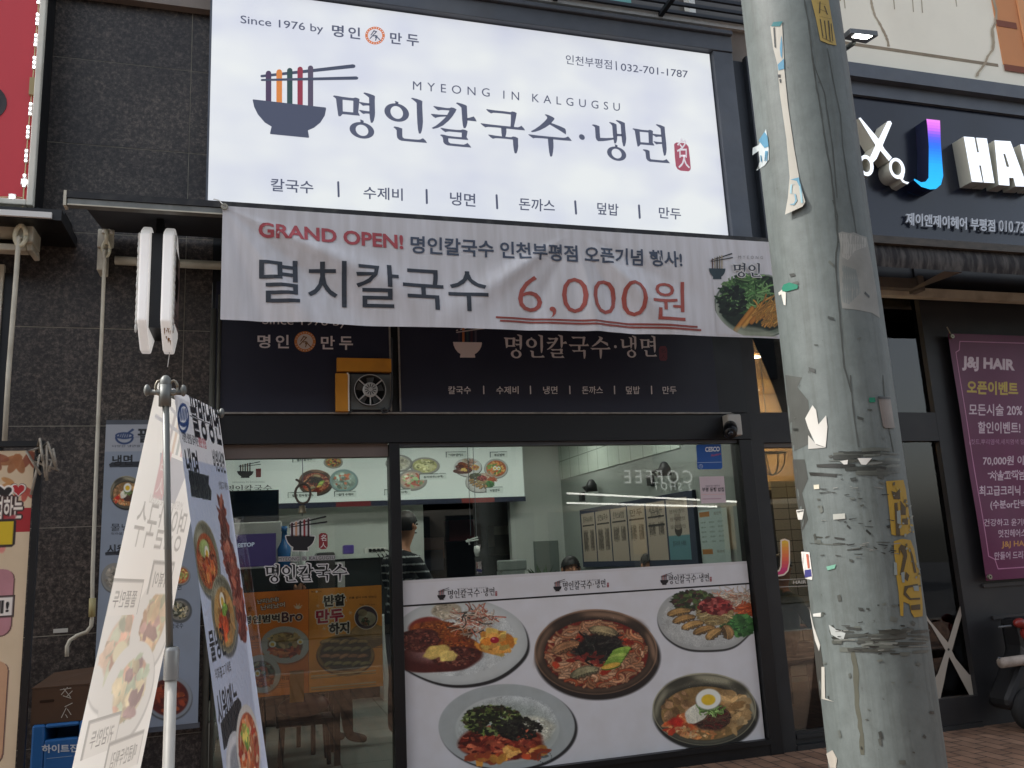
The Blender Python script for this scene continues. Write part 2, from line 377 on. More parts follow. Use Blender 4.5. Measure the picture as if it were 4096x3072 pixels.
        I = np.arange((nx+1)*(ny+1)).reshape(ny+1, nx+1); q = np.stack([I[:-1, :-1], I[1:, :-1], I[1:, 1:], I[:-1, 1:]], -1).reshape(-1, 4)
        me.loops.add(nf*4); me.loops.foreach_set('vertex_index', q.ravel().astype(np.int32)); me.polygons.add(nf)
        me.polygons.foreach_set('loop_start', np.arange(0, nf*4, 4, dtype=np.int32))
        if warp is not None: me.polygons.foreach_set('use_smooth', [True]*nf)
        me.update(calc_edges=True)
        at = me.color_attributes.new('Col', 'FLOAT_COLOR', 'CORNER')
        cc = np.concatenate([l_.reshape(-1, 3), np.ones((nf, 1))], 1); at.data.foreach_set('color', np.repeat(cc, 4, 0).astype(np.float32).ravel())
        me.materials.append(mat); me.validate(); o = bpy.data.objects.new(name, me); COL.objects.link(o)
        if parent:
            o.parent = parent; o.matrix_parent_inverse = Matrix.Translation(-parent.location) if parent.type == 'EMPTY' else Matrix.Identity(4)
        if label: o['label'] = label
        return o
def canvas_px(sheet, pts, res, col='#ffffff'):
    q = [sheet.px(*p) for p in pts]; us = [a for a, b in q]; vs = [b for a, b in q]
    return Canvas(sheet, min(us), max(us), min(vs), max(vs), res, col)
# ---- painting food
def scat(cv, L, x, y, rx, ry, n, size, cols, seed, kind='blob', rot=None, tex=0.2, ln=0.1, wid=None, curv=1.5):
    r = np.random.default_rng(seed); px = np.linalg.norm(L[1])
    for i in range(n):
        t, q = r.random()*6.283, math.sqrt(r.random()); a, b = x+rx*q*math.cos(t), y+ry*q*math.sin(t); c = cols[r.integers(len(cols))]
        c = np.clip(srgb(c)*(0.8+0.4*r.random()), 0, 1)
        if kind == 'blob': cv.cell(L, a, b, size*(0.6+0.8*r.random()), size*(0.35+0.5*r.random()), c, 0.25, r.random()*3.14 if rot is None else rot, 1, tex, 0.12, i)
        else:
            th = r.random()*6.283 if rot is None else rot+(r.random()-0.5)*0.7; k = (r.random()-0.5)*2*curv; pts = []; X, Y = a, b
            for s_ in range(9): pts.append((X, Y)); X += math.cos(th)*ln/8; Y += math.sin(th)*ln/8; th += k/8
            cv.lstroke(L, pts, max(0.7, (wid or 0.02)*px), c, c*0.55)
def noodles(cv, L, x, y, rx, ry, n, cols, seed, wid=0.022):
    r = np.random.default_rng(seed); px = np.linalg.norm(L[1])
    for i in range(n):
        t, q = r.random()*6.283, math.sqrt(r.random()); a, b = x+rx*q*math.cos(t), y+ry*q*math.sin(t); R = 0.06+0.2*r.random(); t0 = r.random()*6.283; sp = 1.5+r.random()*2.5
        pts = [(a+R*math.cos(t0+sp*j/9)-R*math.cos(t0+sp/2), b+R*0.8*math.sin(t0+sp*j/9)-R*0.8*math.sin(t0+sp/2)) for j in range(10)]
        pts = [(u, v) for u, v in pts if ((u-x)/rx)**2+((v-y)/ry)**2 < 1.12]
        if len(pts) > 2:
            c = np.clip(srgb(cols[r.integers(len(cols))])*(0.85+0.3*r.random()), 0, 1); cv.lstroke(L, pts, max(0.8, wid*px), c, c*0.5)
def dumpling(cv, L, x, y, s, rot, col='#9a7d52', seed=0):
    c, sn = math.cos(rot), math.sin(rot); c0, a0, b0 = L; r = np.random.default_rng(seed); col = srgb(col)
    W = lambda u, v: c0+a0*(x+s*(c*u-sn*v))+b0*(y+s*(sn*u+c*v))
    out = [(math.cos(t), -0.62*math.sin(t)*(0.92+0.08*r.random())) for t in np.linspace(0.1, 3.04, 12)]+[(-0.8+0.2*k, 0.16+0.14*(k % 2)+0.08*math.sin(k*0.39)) for k in range(9)]
    cv.cpoly([W(u*1.05, v*1.05+0.1) for u, v in out], '#2c1f15', 0.7); cv.cpoly([W(u, v) for u, v in out], col*0.82, 1, 0.25); cv.cpoly([W(u*0.8, v*0.72-0.06) for u, v in out[:12]]+[W(-0.6, -0.02), W(0.6, -0.02)], np.clip(col*1.12, 0, 1), 0.8, 0.3)
    px = np.linalg.norm(a0)*s
    for k in range(8): u = -0.72+0.2*k; cv.stroke([W(u, 0.26), W(u*0.9+0.04, 0.02)], max(0.6, px*0.035), col*0.5, None, 0.8)
    cv.stroke([W(-0.85, 0.08), W(-0.3, 0.0), W(0.3, 0.0), W(0.85, 0.08)], max(0.6, px*0.04), np.clip(col*1.35, 0, 1), None, 0.7); cv.stroke([W(-0.5, -0.3), W(0.0, -0.42), W(0.45, -0.34)], max(0.7, px*0.07), np.clip(col*1.4, 0, 1), None, 0.35)
def grain(cv, L, amp=0.2, spec=0.0, seed=1, R=1.0):
    c, a, b = L; e = np.abs(a)+np.abs(b); q = cv._bb(c[0]-e[0], c[0]+e[0], c[1]-e[1], c[1]+e[1])
    if not q: return
    ys, xs, X, Y = q; r = np.random.default_rng(seed); n = r.random(X.shape); n = (n+np.roll(n, 1, 0)+np.roll(n, 1, 1)+np.roll(n, (1, 1), (0, 1)))/4; lo = NOI[(Y*1.7).astype(int) % 512, (X*1.7).astype(int) % 512]
    m_ = (np.hypot((X-c[0])/np.linalg.norm(a), (Y-c[1])/np.linalg.norm(b)) < R); k_ = 1+m_*(amp*2.4*(n-0.5)+amp*2.2*(lo-0.5)); cv.a[ys, xs] = np.clip(cv.a[ys, xs]*k_[..., None], 0, 1)
    if spec: h = (m_ & (n > 0.8) & (lo > 0.5))[..., None]*spec; cv.a[ys, xs] = np.clip(cv.a[ys, xs]+h*(1-cv.a[ys, xs]), 0, 1)
def egg(cv, L, x, y, s, rot=0.0):
    cv.cell(L, x, y, s*0.85, s, '#8d8d80', 0.1, rot, 0.5); cv.cell(L, x, y-0.02, s*0.8, s*0.95, '#efeee2', 0.12, rot); cv.cell(L, x, y, s*0.45, s*0.5, '#e2b92e', 0.2, rot, 1, 0.15)
def bowl(cv, L, rim, inside, dark, rr=0.84, ry=0.8, oy=0.05):
    R_ = srgb(rim); cv.cell(L, 0.03, 0.13, 1.02, 1.0, dark, 0.05, 0, 0.95); cv.cell(L, 0, 0, 1, 1, np.clip(R_*1.5, 0, 1), 0.02, 0, 1, 0.12); cv.cell(L, 0, 0.012, 0.975, 0.972, R_*0.5, 0.02); cv.cell(L, 0, 0.02, 0.95, 0.94, R_*0.85, 0.1, 0, 1, 0.15)
    for x, y, a, b, ro, k in ((0.2, -0.82, 0.45, 0.1, 0.2, 1.6), (-0.86, -0.15, 0.07, 0.4, 0.25, 1.45), (0.9, -0.1, 0.05, 0.35, -0.2, 1.7), (-0.5, -0.72, 0.25, 0.1, -0.5, 0.5), (0.66, -0.62, 0.2, 0.1, 0.7, 0.55)): cv.cell(L, x, y, a, b, np.clip(R_*k, 0, 1), 0.9, ro, 0.75)
    cv.cell(L, 0, oy-0.03, rr+0.035, ry+0.03, R_*0.4, 0.12, 0, 0.9); cv.cell(L, 0, oy, rr, ry, inside, 0.03, 0, 1, 0.2)
def dish_red_noodle(cv, cx, cy, rx, ry, n=330, seed=1):
    L = cv.loc(cx, cy, rx, ry); bowl(cv, L, '#5f4a3a', '#6b1d12', '#1d1714')
    noodles(cv, L, 0, 0.06, 0.8, 0.75, n, ['#c48c66', '#d0a07a', '#b97a52', '#bd8560', '#9c4a2c'], seed, 0.022)
    scat(cv, L, -0.05, 0.1, 0.7, 0.6, 18, 0.08, ['#8a2412', '#a3361c', '#7a1e10'], seed+1)
    cv.cell(L, 0.02, -0.08, 0.4, 0.32, '#14100e', 0.3, 0.1, 1, 0.6, 0.12, 4, 2.0); scat(cv, L, 0.02, -0.08, 0.42, 0.33, 150, 0.05, ['#0d0b0a', '#221c18', '#1b211b', '#3a352f', '#14100d'], seed+2, 'line', ln=0.16, wid=0.012)
    scat(cv, L, -0.1, 0.16, 0.24, 0.1, 14, 0.06, ['#5d1d16', '#742820'], seed+3)
    for i in range(6): cv.cell(L, 0.4-0.035*i, -0.02+0.075*i, 0.17, 0.075, '#3d5a1c', 0.08, -0.35); cv.cell(L, 0.4-0.035*i, -0.035+0.075*i, 0.165, 0.06, ['#8fae48', '#7fa23c', '#a3b956', '#86a642', '#79993a', '#d0a445'][i], 0.1, -0.35, 1, 0.2)
    dumpling(cv, L, -0.5, -0.08, 0.25, -0.5, '#966a48', 3); dumpling(cv, L, 0.1, -0.46, 0.25, 0.25, '#8a7a58', 5); dumpling(cv, L, -0.2, 0.5, 0.25, -0.4, '#7d7658', 6); grain(cv, L, 0.2, 0.3, 1, 0.84)
def dish_cold_noodle(cv, cx, cy, rx, ry, seed=2):
    L = cv.loc(cx, cy, rx, ry); bowl(cv, L, '#6e6a58', '#86693f', '#1f1e1a', 0.84, 0.74, 0.12)
    scat(cv, L, 0.5, 0.05, 0.34, 0.55, 60, 0.13, ['#b08b5a', '#c2a271', '#a37b49', '#bf9a66'], seed); scat(cv, L, -0.45, 0.05, 0.32, 0.5, 40, 0.1, ['#8d6a45', '#a07b57', '#6f5334'], seed+1)
    scat(cv, L, -0.4, 0.45, 0.36, 0.26, 50, 0.08, ['#b8552d', '#a83a22', '#c9713f', '#cf8d5c'], seed+2); scat(cv, L, -0.05, 0.62, 0.5, 0.2, 60, 0.05, ['#d2b080', '#b98a55', '#c77f4a'], seed+7)
    cv.cell(L, -0.55, 0.36, 0.13, 0.13, '#b5281c', 0.5, 0, 1, 0.3, 0.1); cv.cell(L, 0.08, 0.22, 0.42, 0.36, '#4a3226', 0.2, 0, 1, 0.5, 0.1, 2)
    noodles(cv, L, 0.12, 0.24, 0.36, 0.3, 120, ['#5d4131', '#4b3226', '#75533c', '#3b261d', '#6d2a22'], seed+3, 0.014)
    cv.cell(L, -0.16, 0.12, 0.2, 0.3, '#d8d3bf', 0.1, 0.5, 1, 0.15, 0.05, 3); scat(cv, L, 0.1, 0.02, 0.24, 0.1, 60, 0.05, ['#7aa04a', '#90b55c', '#a9c977', '#5d8138'], seed+4, 'line', ln=0.12, wid=0.012)
    grain(cv, L, 0.16, 0.3, 2, 0.84); egg(cv, L, 0.06, -0.25, 0.3, 0.15)
def dish_mixed_rice(cv, cx, cy, rx, ry, seed=3):
    L = cv.loc(cx, cy, rx, ry); cv.cell(L, 0.03, 0.05, 1.01, 1.0, '#2c2b2b', 0.03); cv.cell(L, 0, 0, 1, 1, '#a9aeab', 0.02, 0, 1, 0.04); cv.cell(L, 0, 0.06, 0.76, 0.78, '#c2c6c2', 0.03); cv.cell(L, 0, 0.12, 0.72, 0.7, '#99a097', 0.3, 0, 0.8)
    cv.cell(L, 0.35, 0.05, 0.33, 0.3, '#b9b7a4', 0.3, 0, 1, 0.3, 0.08); scat(cv, L, 0.38, 0.08, 0.26, 0.26, 120, 0.03, ['#d9d6c6', '#c3c2b0', '#a8aa98'], seed)
    cv.cell(L, -0.1, 0.4, 0.6, 0.44, '#6b2416', 0.12, 0, 1, 0.5, 0.06, 5); scat(cv, L, -0.12, 0.38, 0.55, 0.38, 260, 0.06, ['#8a3424', '#742417', '#a04a32', '#5a1a10', '#aa5a3e', '#3f140d'], seed+1)
    scat(cv, L, -0.22, -0.14, 0.42, 0.34, 330, 0.05, ['#3f4a24', '#5f7034', '#26301a', '#74864a', '#42331f', '#8a9a5c'], seed+2); scat(cv, L, -0.22, -0.14, 0.42, 0.34, 160, 0.035, ['#1c2412', '#10150b', '#2b2218'], seed+12); scat(cv, L, 0.16, 0.06, 0.33, 0.26, 220, 0.04, ['#14130f', '#22211b', '#2f3026', '#0d0d0c'], seed+3)
    scat(cv, L, 0.25, 0.62, 0.36, 0.14, 22, 0.1, ['#c9863c', '#d39a52', '#a84425'], seed+4); scat(cv, L, -0.3, 0.72, 0.26, 0.1, 14, 0.1, ['#cf8f3d', '#c77a3a', '#a54a2a'], seed+5); grain(cv, L, 0.22, 0.25, 3, 0.72)
def dish_cutlet(cv, cx, cy, rx, ry, seed=4):
    L = cv.loc(cx, cy, rx, ry); cv.cell(L, 0.03, 0.07, 1.0, 1.0, '#242323', 0.03, 0, 1, 0, 0.015, 3); cv.cell(L, 0, 0, 1, 1, '#b7bab6', 0.02, 0, 1, 0.04, 0.015, 3); cv.cell(L, 0, 0, 0.93, 0.93, '#c4c6c1', 0.1, 0, 0.8, 0.0, 0.015, 3)
    cv.cell(L, -0.35, 0.38, 0.7, 0.33, '#4a1a15', 0.1, -0.1, 1, 0.2, 0.06, 2); cv.cell(L, -0.5, -0.35, 0.26, 0.2, '#7c2e22', 0.2, -0.6); cv.cell(L, -0.42, 0.28, 0.3, 0.2, '#8c6a66', 0.7, 0, 0.7, 0.3)
    cv.cell(L, -0.28, -0.2, 0.44, 0.28, '#7d3c18', 0.1, 0.15, 1, 0.6, 0.04, 7, 2.0); scat(cv, L, -0.28, -0.2, 0.42, 0.25, 260, 0.022, ['#96501f', '#6d3212', '#aa6530', '#5a2810'], seed)
    cv.cell(L, -0.58, -0.02, 0.3, 0.28, '#4a2018', 0.1, 0.2, 1, 0.6, 0.06, 9, 2.0); scat(cv, L, -0.58, -0.02, 0.26, 0.24, 120, 0.03, ['#5b2a20', '#37150f', '#7a4436'], seed+1)
    cv.cell(L, -0.02, 0.2, 0.34, 0.3, '#763417', 0.1, 0.3, 1, 0.6, 0.04, 11, 2.0); scat(cv, L, 0.0, 0.16, 0.31, 0.24, 200, 0.022, ['#8a441c', '#64290f', '#9c5828', '#4f2210'], seed+2)
    cv.cell(L, -0.06, 0.36, 0.34, 0.24, '#431b14', 0.1, -0.2, 1, 0.6, 0.05, 13, 2.0); scat(cv, L, -0.08, 0.36, 0.3, 0.2, 140, 0.028, ['#5e2c22', '#36140f', '#7d4a3b'], seed+3)
    cv.cell(L, -0.34, 0.24, 0.2, 0.14, '#c9aa5c', 0.2, -0.5, 1, 0.3, 0.1, 4); cv.cell(L, -0.18, 0.34, 0.12, 0.14, '#d6b968', 0.2, 0.4, 1, 0.3, 0.1, 5)
    cv.cell(L, -0.2, -0.72, 0.22, 0.2, '#a79c85', 0.15, 0, 1, 0.25, 0.04, 3); scat(cv, L, -0.2, -0.72, 0.18, 0.15, 50, 0.03, ['#b8ad97', '#958a72'], seed+4)
    scat(cv, L, 0.22, -0.48, 0.28, 0.3, 150, 0.05, ['#d9c5ad', '#caa78c', '#c98d74', '#e0d6c4', '#b5614a', '#3a342b'], seed+5, 'line', ln=0.2, wid=0.008)
    scat(cv, L, 0.5, 0.02, 0.28, 0.24, 34, 0.11, ['#cc8634', '#d89a48', '#bf7428', '#d8b25e', '#c9a452'], seed+6); grain(cv, L, 0.16, 0.2, 4, 0.8); cv.cell(L, 0.5, -0.03, 0.065, 0.075, '#a3172a', 0.15); cv.cell(L, 0.48, -0.06, 0.02, 0.02, '#e88a95', 0.8)
def dish_dumpling_salad(cv, cx, cy, rx, ry, seed=5):
    L = cv.loc(cx, cy, rx, ry); cv.cell(L, 0.0, 0.07, 1.0, 1.0, '#333231', 0.03, 0, 1, 0, 0.03, 8); cv.cell(L, 0, 0, 1, 1, '#a8a8a3', 0.02, 0, 1, 0.04, 0.03, 8); cv.cell(L, 0.02, -0.02, 0.92, 0.9, '#b4b4ae', 0.1, 0, 0.8, 0, 0.03, 8)
    scat(cv, L, -0.25, -0.6, 0.42, 0.34, 240, 0.07, ['#2f3a20', '#40502a', '#232a19', '#556a38', '#4a2f2a'], seed); scat(cv, L, 0.6, -0.62, 0.4, 0.32, 140, 0.06, ['#cbb8a0', '#d8c8b2', '#bfa084', '#cf8f70'], seed+1, 'line', ln=0.3, wid=0.009)
    scat(cv, L, 0.75, -0.28, 0.26, 0.16, 70, 0.06, ['#c9572e', '#d7693a', '#b2481f'], seed+2, 'line', rot=-0.2, ln=0.3, wid=0.012); scat(cv, L, 0.66, 0.2, 0.36, 0.34, 240, 0.07, ['#2f5a2c', '#3c6e36', '#244a24', '#4f8544'], seed+3)
    cv.cell(L, 0.16, -0.2, 0.36, 0.36, '#8d7a4e', 0.3); noodles(cv, L, 0.16, -0.18, 0.36, 0.36, 140, ['#b29a66', '#9c8350', '#c2ac7a', '#8a7044'], seed+4, 0.012)
    cv.cell(L, 0.16, -0.45, 0.3, 0.26, '#6a1c1c', 0.2, 0, 1, 0.4, 0.12, 3); scat(cv, L, 0.18, -0.42, 0.32, 0.24, 90, 0.07, ['#7c2222', '#571414', '#8e3430', '#a3524a'], seed+5)
    for i, (x, y, r_) in enumerate([(-0.55, -0.22, -0.35), (-0.45, 0.0, -0.45), (-0.28, 0.2, -0.5), (-0.05, 0.36, -0.5), (0.16, 0.48, -0.9), (0.4, 0.42, 1.4)]): dumpling(cv, L, x, y, 0.25, r_, ['#9a7848', '#8f6d40', '#a27e4c', '#8c6a3e', '#9d7a49', '#96744a'][i], i)
    grain(cv, L, 0.18, 0.2, 5, 0.9)
def mini_dish(cv, cx, cy, rx, ry, base, cols, seed, rim='#8f8f88', eggs=False):
    L = cv.loc(cx, cy, rx, ry); cv.cell(L, 0, 0.06, 1.03, 1.02, '#4a4a48', 0.06, 0, 0.8); cv.cell(L, 0, 0, 1, 1, rim, 0.04); cv.cell(L, 0, 0.02, 0.85, 0.83, base, 0.08, 0, 1, 0.3)
    scat(cv, L, 0, 0.02, 0.68, 0.66, 70, 0.16, cols, seed)
    if eggs: egg(cv, L, -0.1, 0.0, 0.22); egg(cv, L, 0.22, 0.03, 0.2)
exec_after = []
# ------------------------------------------------------------------ zoomed-view frames used for measuring the photo
ZA = zoom(0, 0, 1024, 2212); ZB = zoom(800, 0, 1024, 2212); ZC = zoom(1800, 0, 1024, 2212); ZD = zoom(2800, 0, 1296, 2212)
ZE = zoom(0, 700, 1024, 2212); ZF = zoom(800, 700, 1024, 2212); ZG = zoom(1700, 800, 1024, 2212); ZH = zoom(2500, 800, 1024, 2212); ZI = zoom(3072, 800, 1024, 2212)
ZJ = zoom(0, 1500, 800, 1659); ZK = zoom(0, 2272, 1000, 2074); ZL = zoom(560, 1450, 600, 1422); ZM = zoom(850, 1700, 800, 1896); ZN = zoom(850, 2300, 800, 1719)
ZO = zoom(1550, 1700, 800, 1896); ZP = zoom(2250, 1700, 800, 1896); ZQ = zoom(1600, 2300, 800, 1719); ZR = zoom(2300, 2300, 800, 1719)
ZS = zoom(2900, 1500, 800, 1659); ZT = zoom(2900, 2272, 800, 1659); ZU = zoom(3496, 1300, 600, 1106); ZV = zoom(3496, 2172, 600, 1106)
ZW = zoom(1800, 0, 1200, 2212); ZX = zoom(3300, 0, 796, 2212); ZY = zoom(0, 750, 600, 1531); ZZ = zoom(3400, 850, 696, 1776); Zf = zoom(1300, 1350, 700, 2212)
def zl(Zf_, *pts): return [Zf_(*p) for p in pts]
# ------------------------------------------------------------------ common materials
M_black = pm('black_frame_metal', '#08090c', 0.45, 0.0, 0.25, 5, dirt='#151414', dirt_amt=0.25)
M_dkgrey = pm('dark_grey_metal', '#545961', 0.5, 0.2, 0.18, 4, dirt='#6b6a66', dirt_amt=0.25)
M_char = pm('charcoal_metal', '#262728', 0.5, 0.1, 0.2, 5, dirt='#3c3a36', dirt_amt=0.3)
M_grey = pm('grey_aluminium', '#63676a', 0.45, 0.3, 0.2, 5, dirt='#3a3833', dirt_amt=0.3)
M_white = pm('white_plastic', '#d6d6d0', 0.4, 0, 0.06, 5, dirt='#8f8877', dirt_amt=0.25)
M_ivory = pm('ivory_painted_steel', '#c3bfae', 0.45, 0, 0.1, 9, dirt='#7b7058', dirt_amt=0.45)
M_print = print_mat('printed_vinyl', 0.45); M_matte = print_mat('printed_paper', 0.7); M_thin = print_mat('thin_poster_paper', 0.6, trans=0.35); M_flat = print_mat('matte_ink', 0.8, spec=0.2)
M_glass = glass_mat()
# ------------------------------------------------------------------ pavement
def pavement():
    mt, n, l, b = nodes_of('brick_pavement'); co = tc(n, l)
    br = n.new('ShaderNodeTexBrick'); br.offset = 0.5; br.inputs['Scale'].default_value = 1; br.inputs['Brick Width'].default_value = 0.23; br.inputs['Row Height'].default_value = 0.115
    br.inputs['Mortar Size'].default_value = 0.006; br.inputs['Color1'].default_value = (*lin('#84644f'), 1); br.inputs['Color2'].default_value = (*lin('#967660'), 1); br.inputs['Mortar'].default_value = (*lin('#3b3029'), 1)
    rot = n.new('ShaderNodeMapping'); rot.inputs['Rotation'].default_value = (0, 0, math.radians(90)); l.new(co, rot.inputs[0]); l.new(rot.outputs[0], br.inputs['Vector'])
    nz = n.new('ShaderNodeTexNoise'); nz.inputs['Scale'].default_value = 5; nz.inputs['Detail'].default_value = 10; l.new(co, nz.inputs['Vector'])
    rp = n.new('ShaderNodeValToRGB'); rp.color_ramp.elements[0].position = 0.3; rp.color_ramp.elements[0].color = (0.5, 0.48, 0.46, 1); rp.color_ramp.elements[1].position = 0.7; rp.color_ramp.elements[1].color = (1.1, 1.08, 1.05, 1)
    l.new(nz.outputs['Fac'], rp.inputs[0]); mx = n.new('ShaderNodeMixRGB'); mx.blend_type = 'MULTIPLY'; mx.inputs[0].default_value = 1; l.new(br.outputs[0], mx.inputs[1]); l.new(rp.outputs[0], mx.inputs[2])
    l.new(mx.outputs[0], b.inputs['Base Color']); b.inputs['Roughness'].default_value = 0.75
    bp = n.new('ShaderNodeBump'); bp.inputs['Strength'].default_value = 0.5; bp.inputs['Distance'].default_value = 0.006; iv = n.new('ShaderNodeMath'); iv.operation = 'SUBTRACT'; iv.inputs[0].default_value = 1
    l.new(br.outputs['Fac'], iv.inputs[1]); l.new(iv.outputs[0], bp.inputs['Height']); l.new(bp.outputs[0], b.inputs['Normal'])
    g = MB(); g.box(-40, 40, -7.5, -0.02, -0.3, 0.0); tag(g.build('pavement', mt), kind='structure')
    r = MB(); r.box(-40, 40, -40, -7.66, -0.4, -0.13); tag(r.build('road', pm('asphalt', '#3f3f40', 0.85, 0, 0.2, 12, bump=0.3)), kind='structure')
    k = MB(); k.box(-40, 40, -7.65, -7.5, -0.4, 0.004); tag(k.build('kerb', pm('kerb_stone', '#8a8880', 0.8, 0, 0.15, 10)), kind='structure')
pavement()
# ------------------------------------------------------------------ granite wall
def granite_wall():
    g = MB(); M_g = granite_mat(); zs = [-0.07, 0.57, 1.21, 1.86, 2.50, 3.15, 3.81, 4.45, 5.09, 5.73, 6.38]
    xs = [-3.2, -1.72, -0.482, -0.305]
    root = thing('granite_wall', 'dark speckled granite wall between the red sign and the white lit sign', 'wall', (-1.0, 0, 0))
    for i in range(len(zs)-1):
        for j in range(len(xs)-1): g.box(xs[j]+0.0025, xs[j+1]-0.0025, -0.0506+0.0006*math.sin(i*3.1+j*1.7), 0.0, zs[i]+0.0025, zs[i+1]-0.0025)
    g.build('granite_cladding', M_g, root)
    k = MB(); k.box(-3.2, -0.307, -0.0487, 0.25, -0.07, 6.38); k.build('joint_mortar', pm('joint_mortar', '#8d897c', 0.9, 0, 0.3, 9), root)
    n_ = MB(); n_.box(-16, -3.201, 0.0, 8, -0.07, 9.5); n_.build('unseen_shade_wall', pm('shade_wall_render', '#77736c', 0.85, 0, 0.15, 2), root)  # unseen building mass, added to keep the sun off the front
    s = MB(); q = P(135, 1362, -0.052); s.box(q.x-0.05, q.x+0.03, -0.056, -0.051, q.z-0.012, q.z+0.012); q = P(140, 1478, -0.052)
    s.build('sticker_scrap', pm('paper_scrap', '#b9b7ae', 0.8), root)
granite_wall()
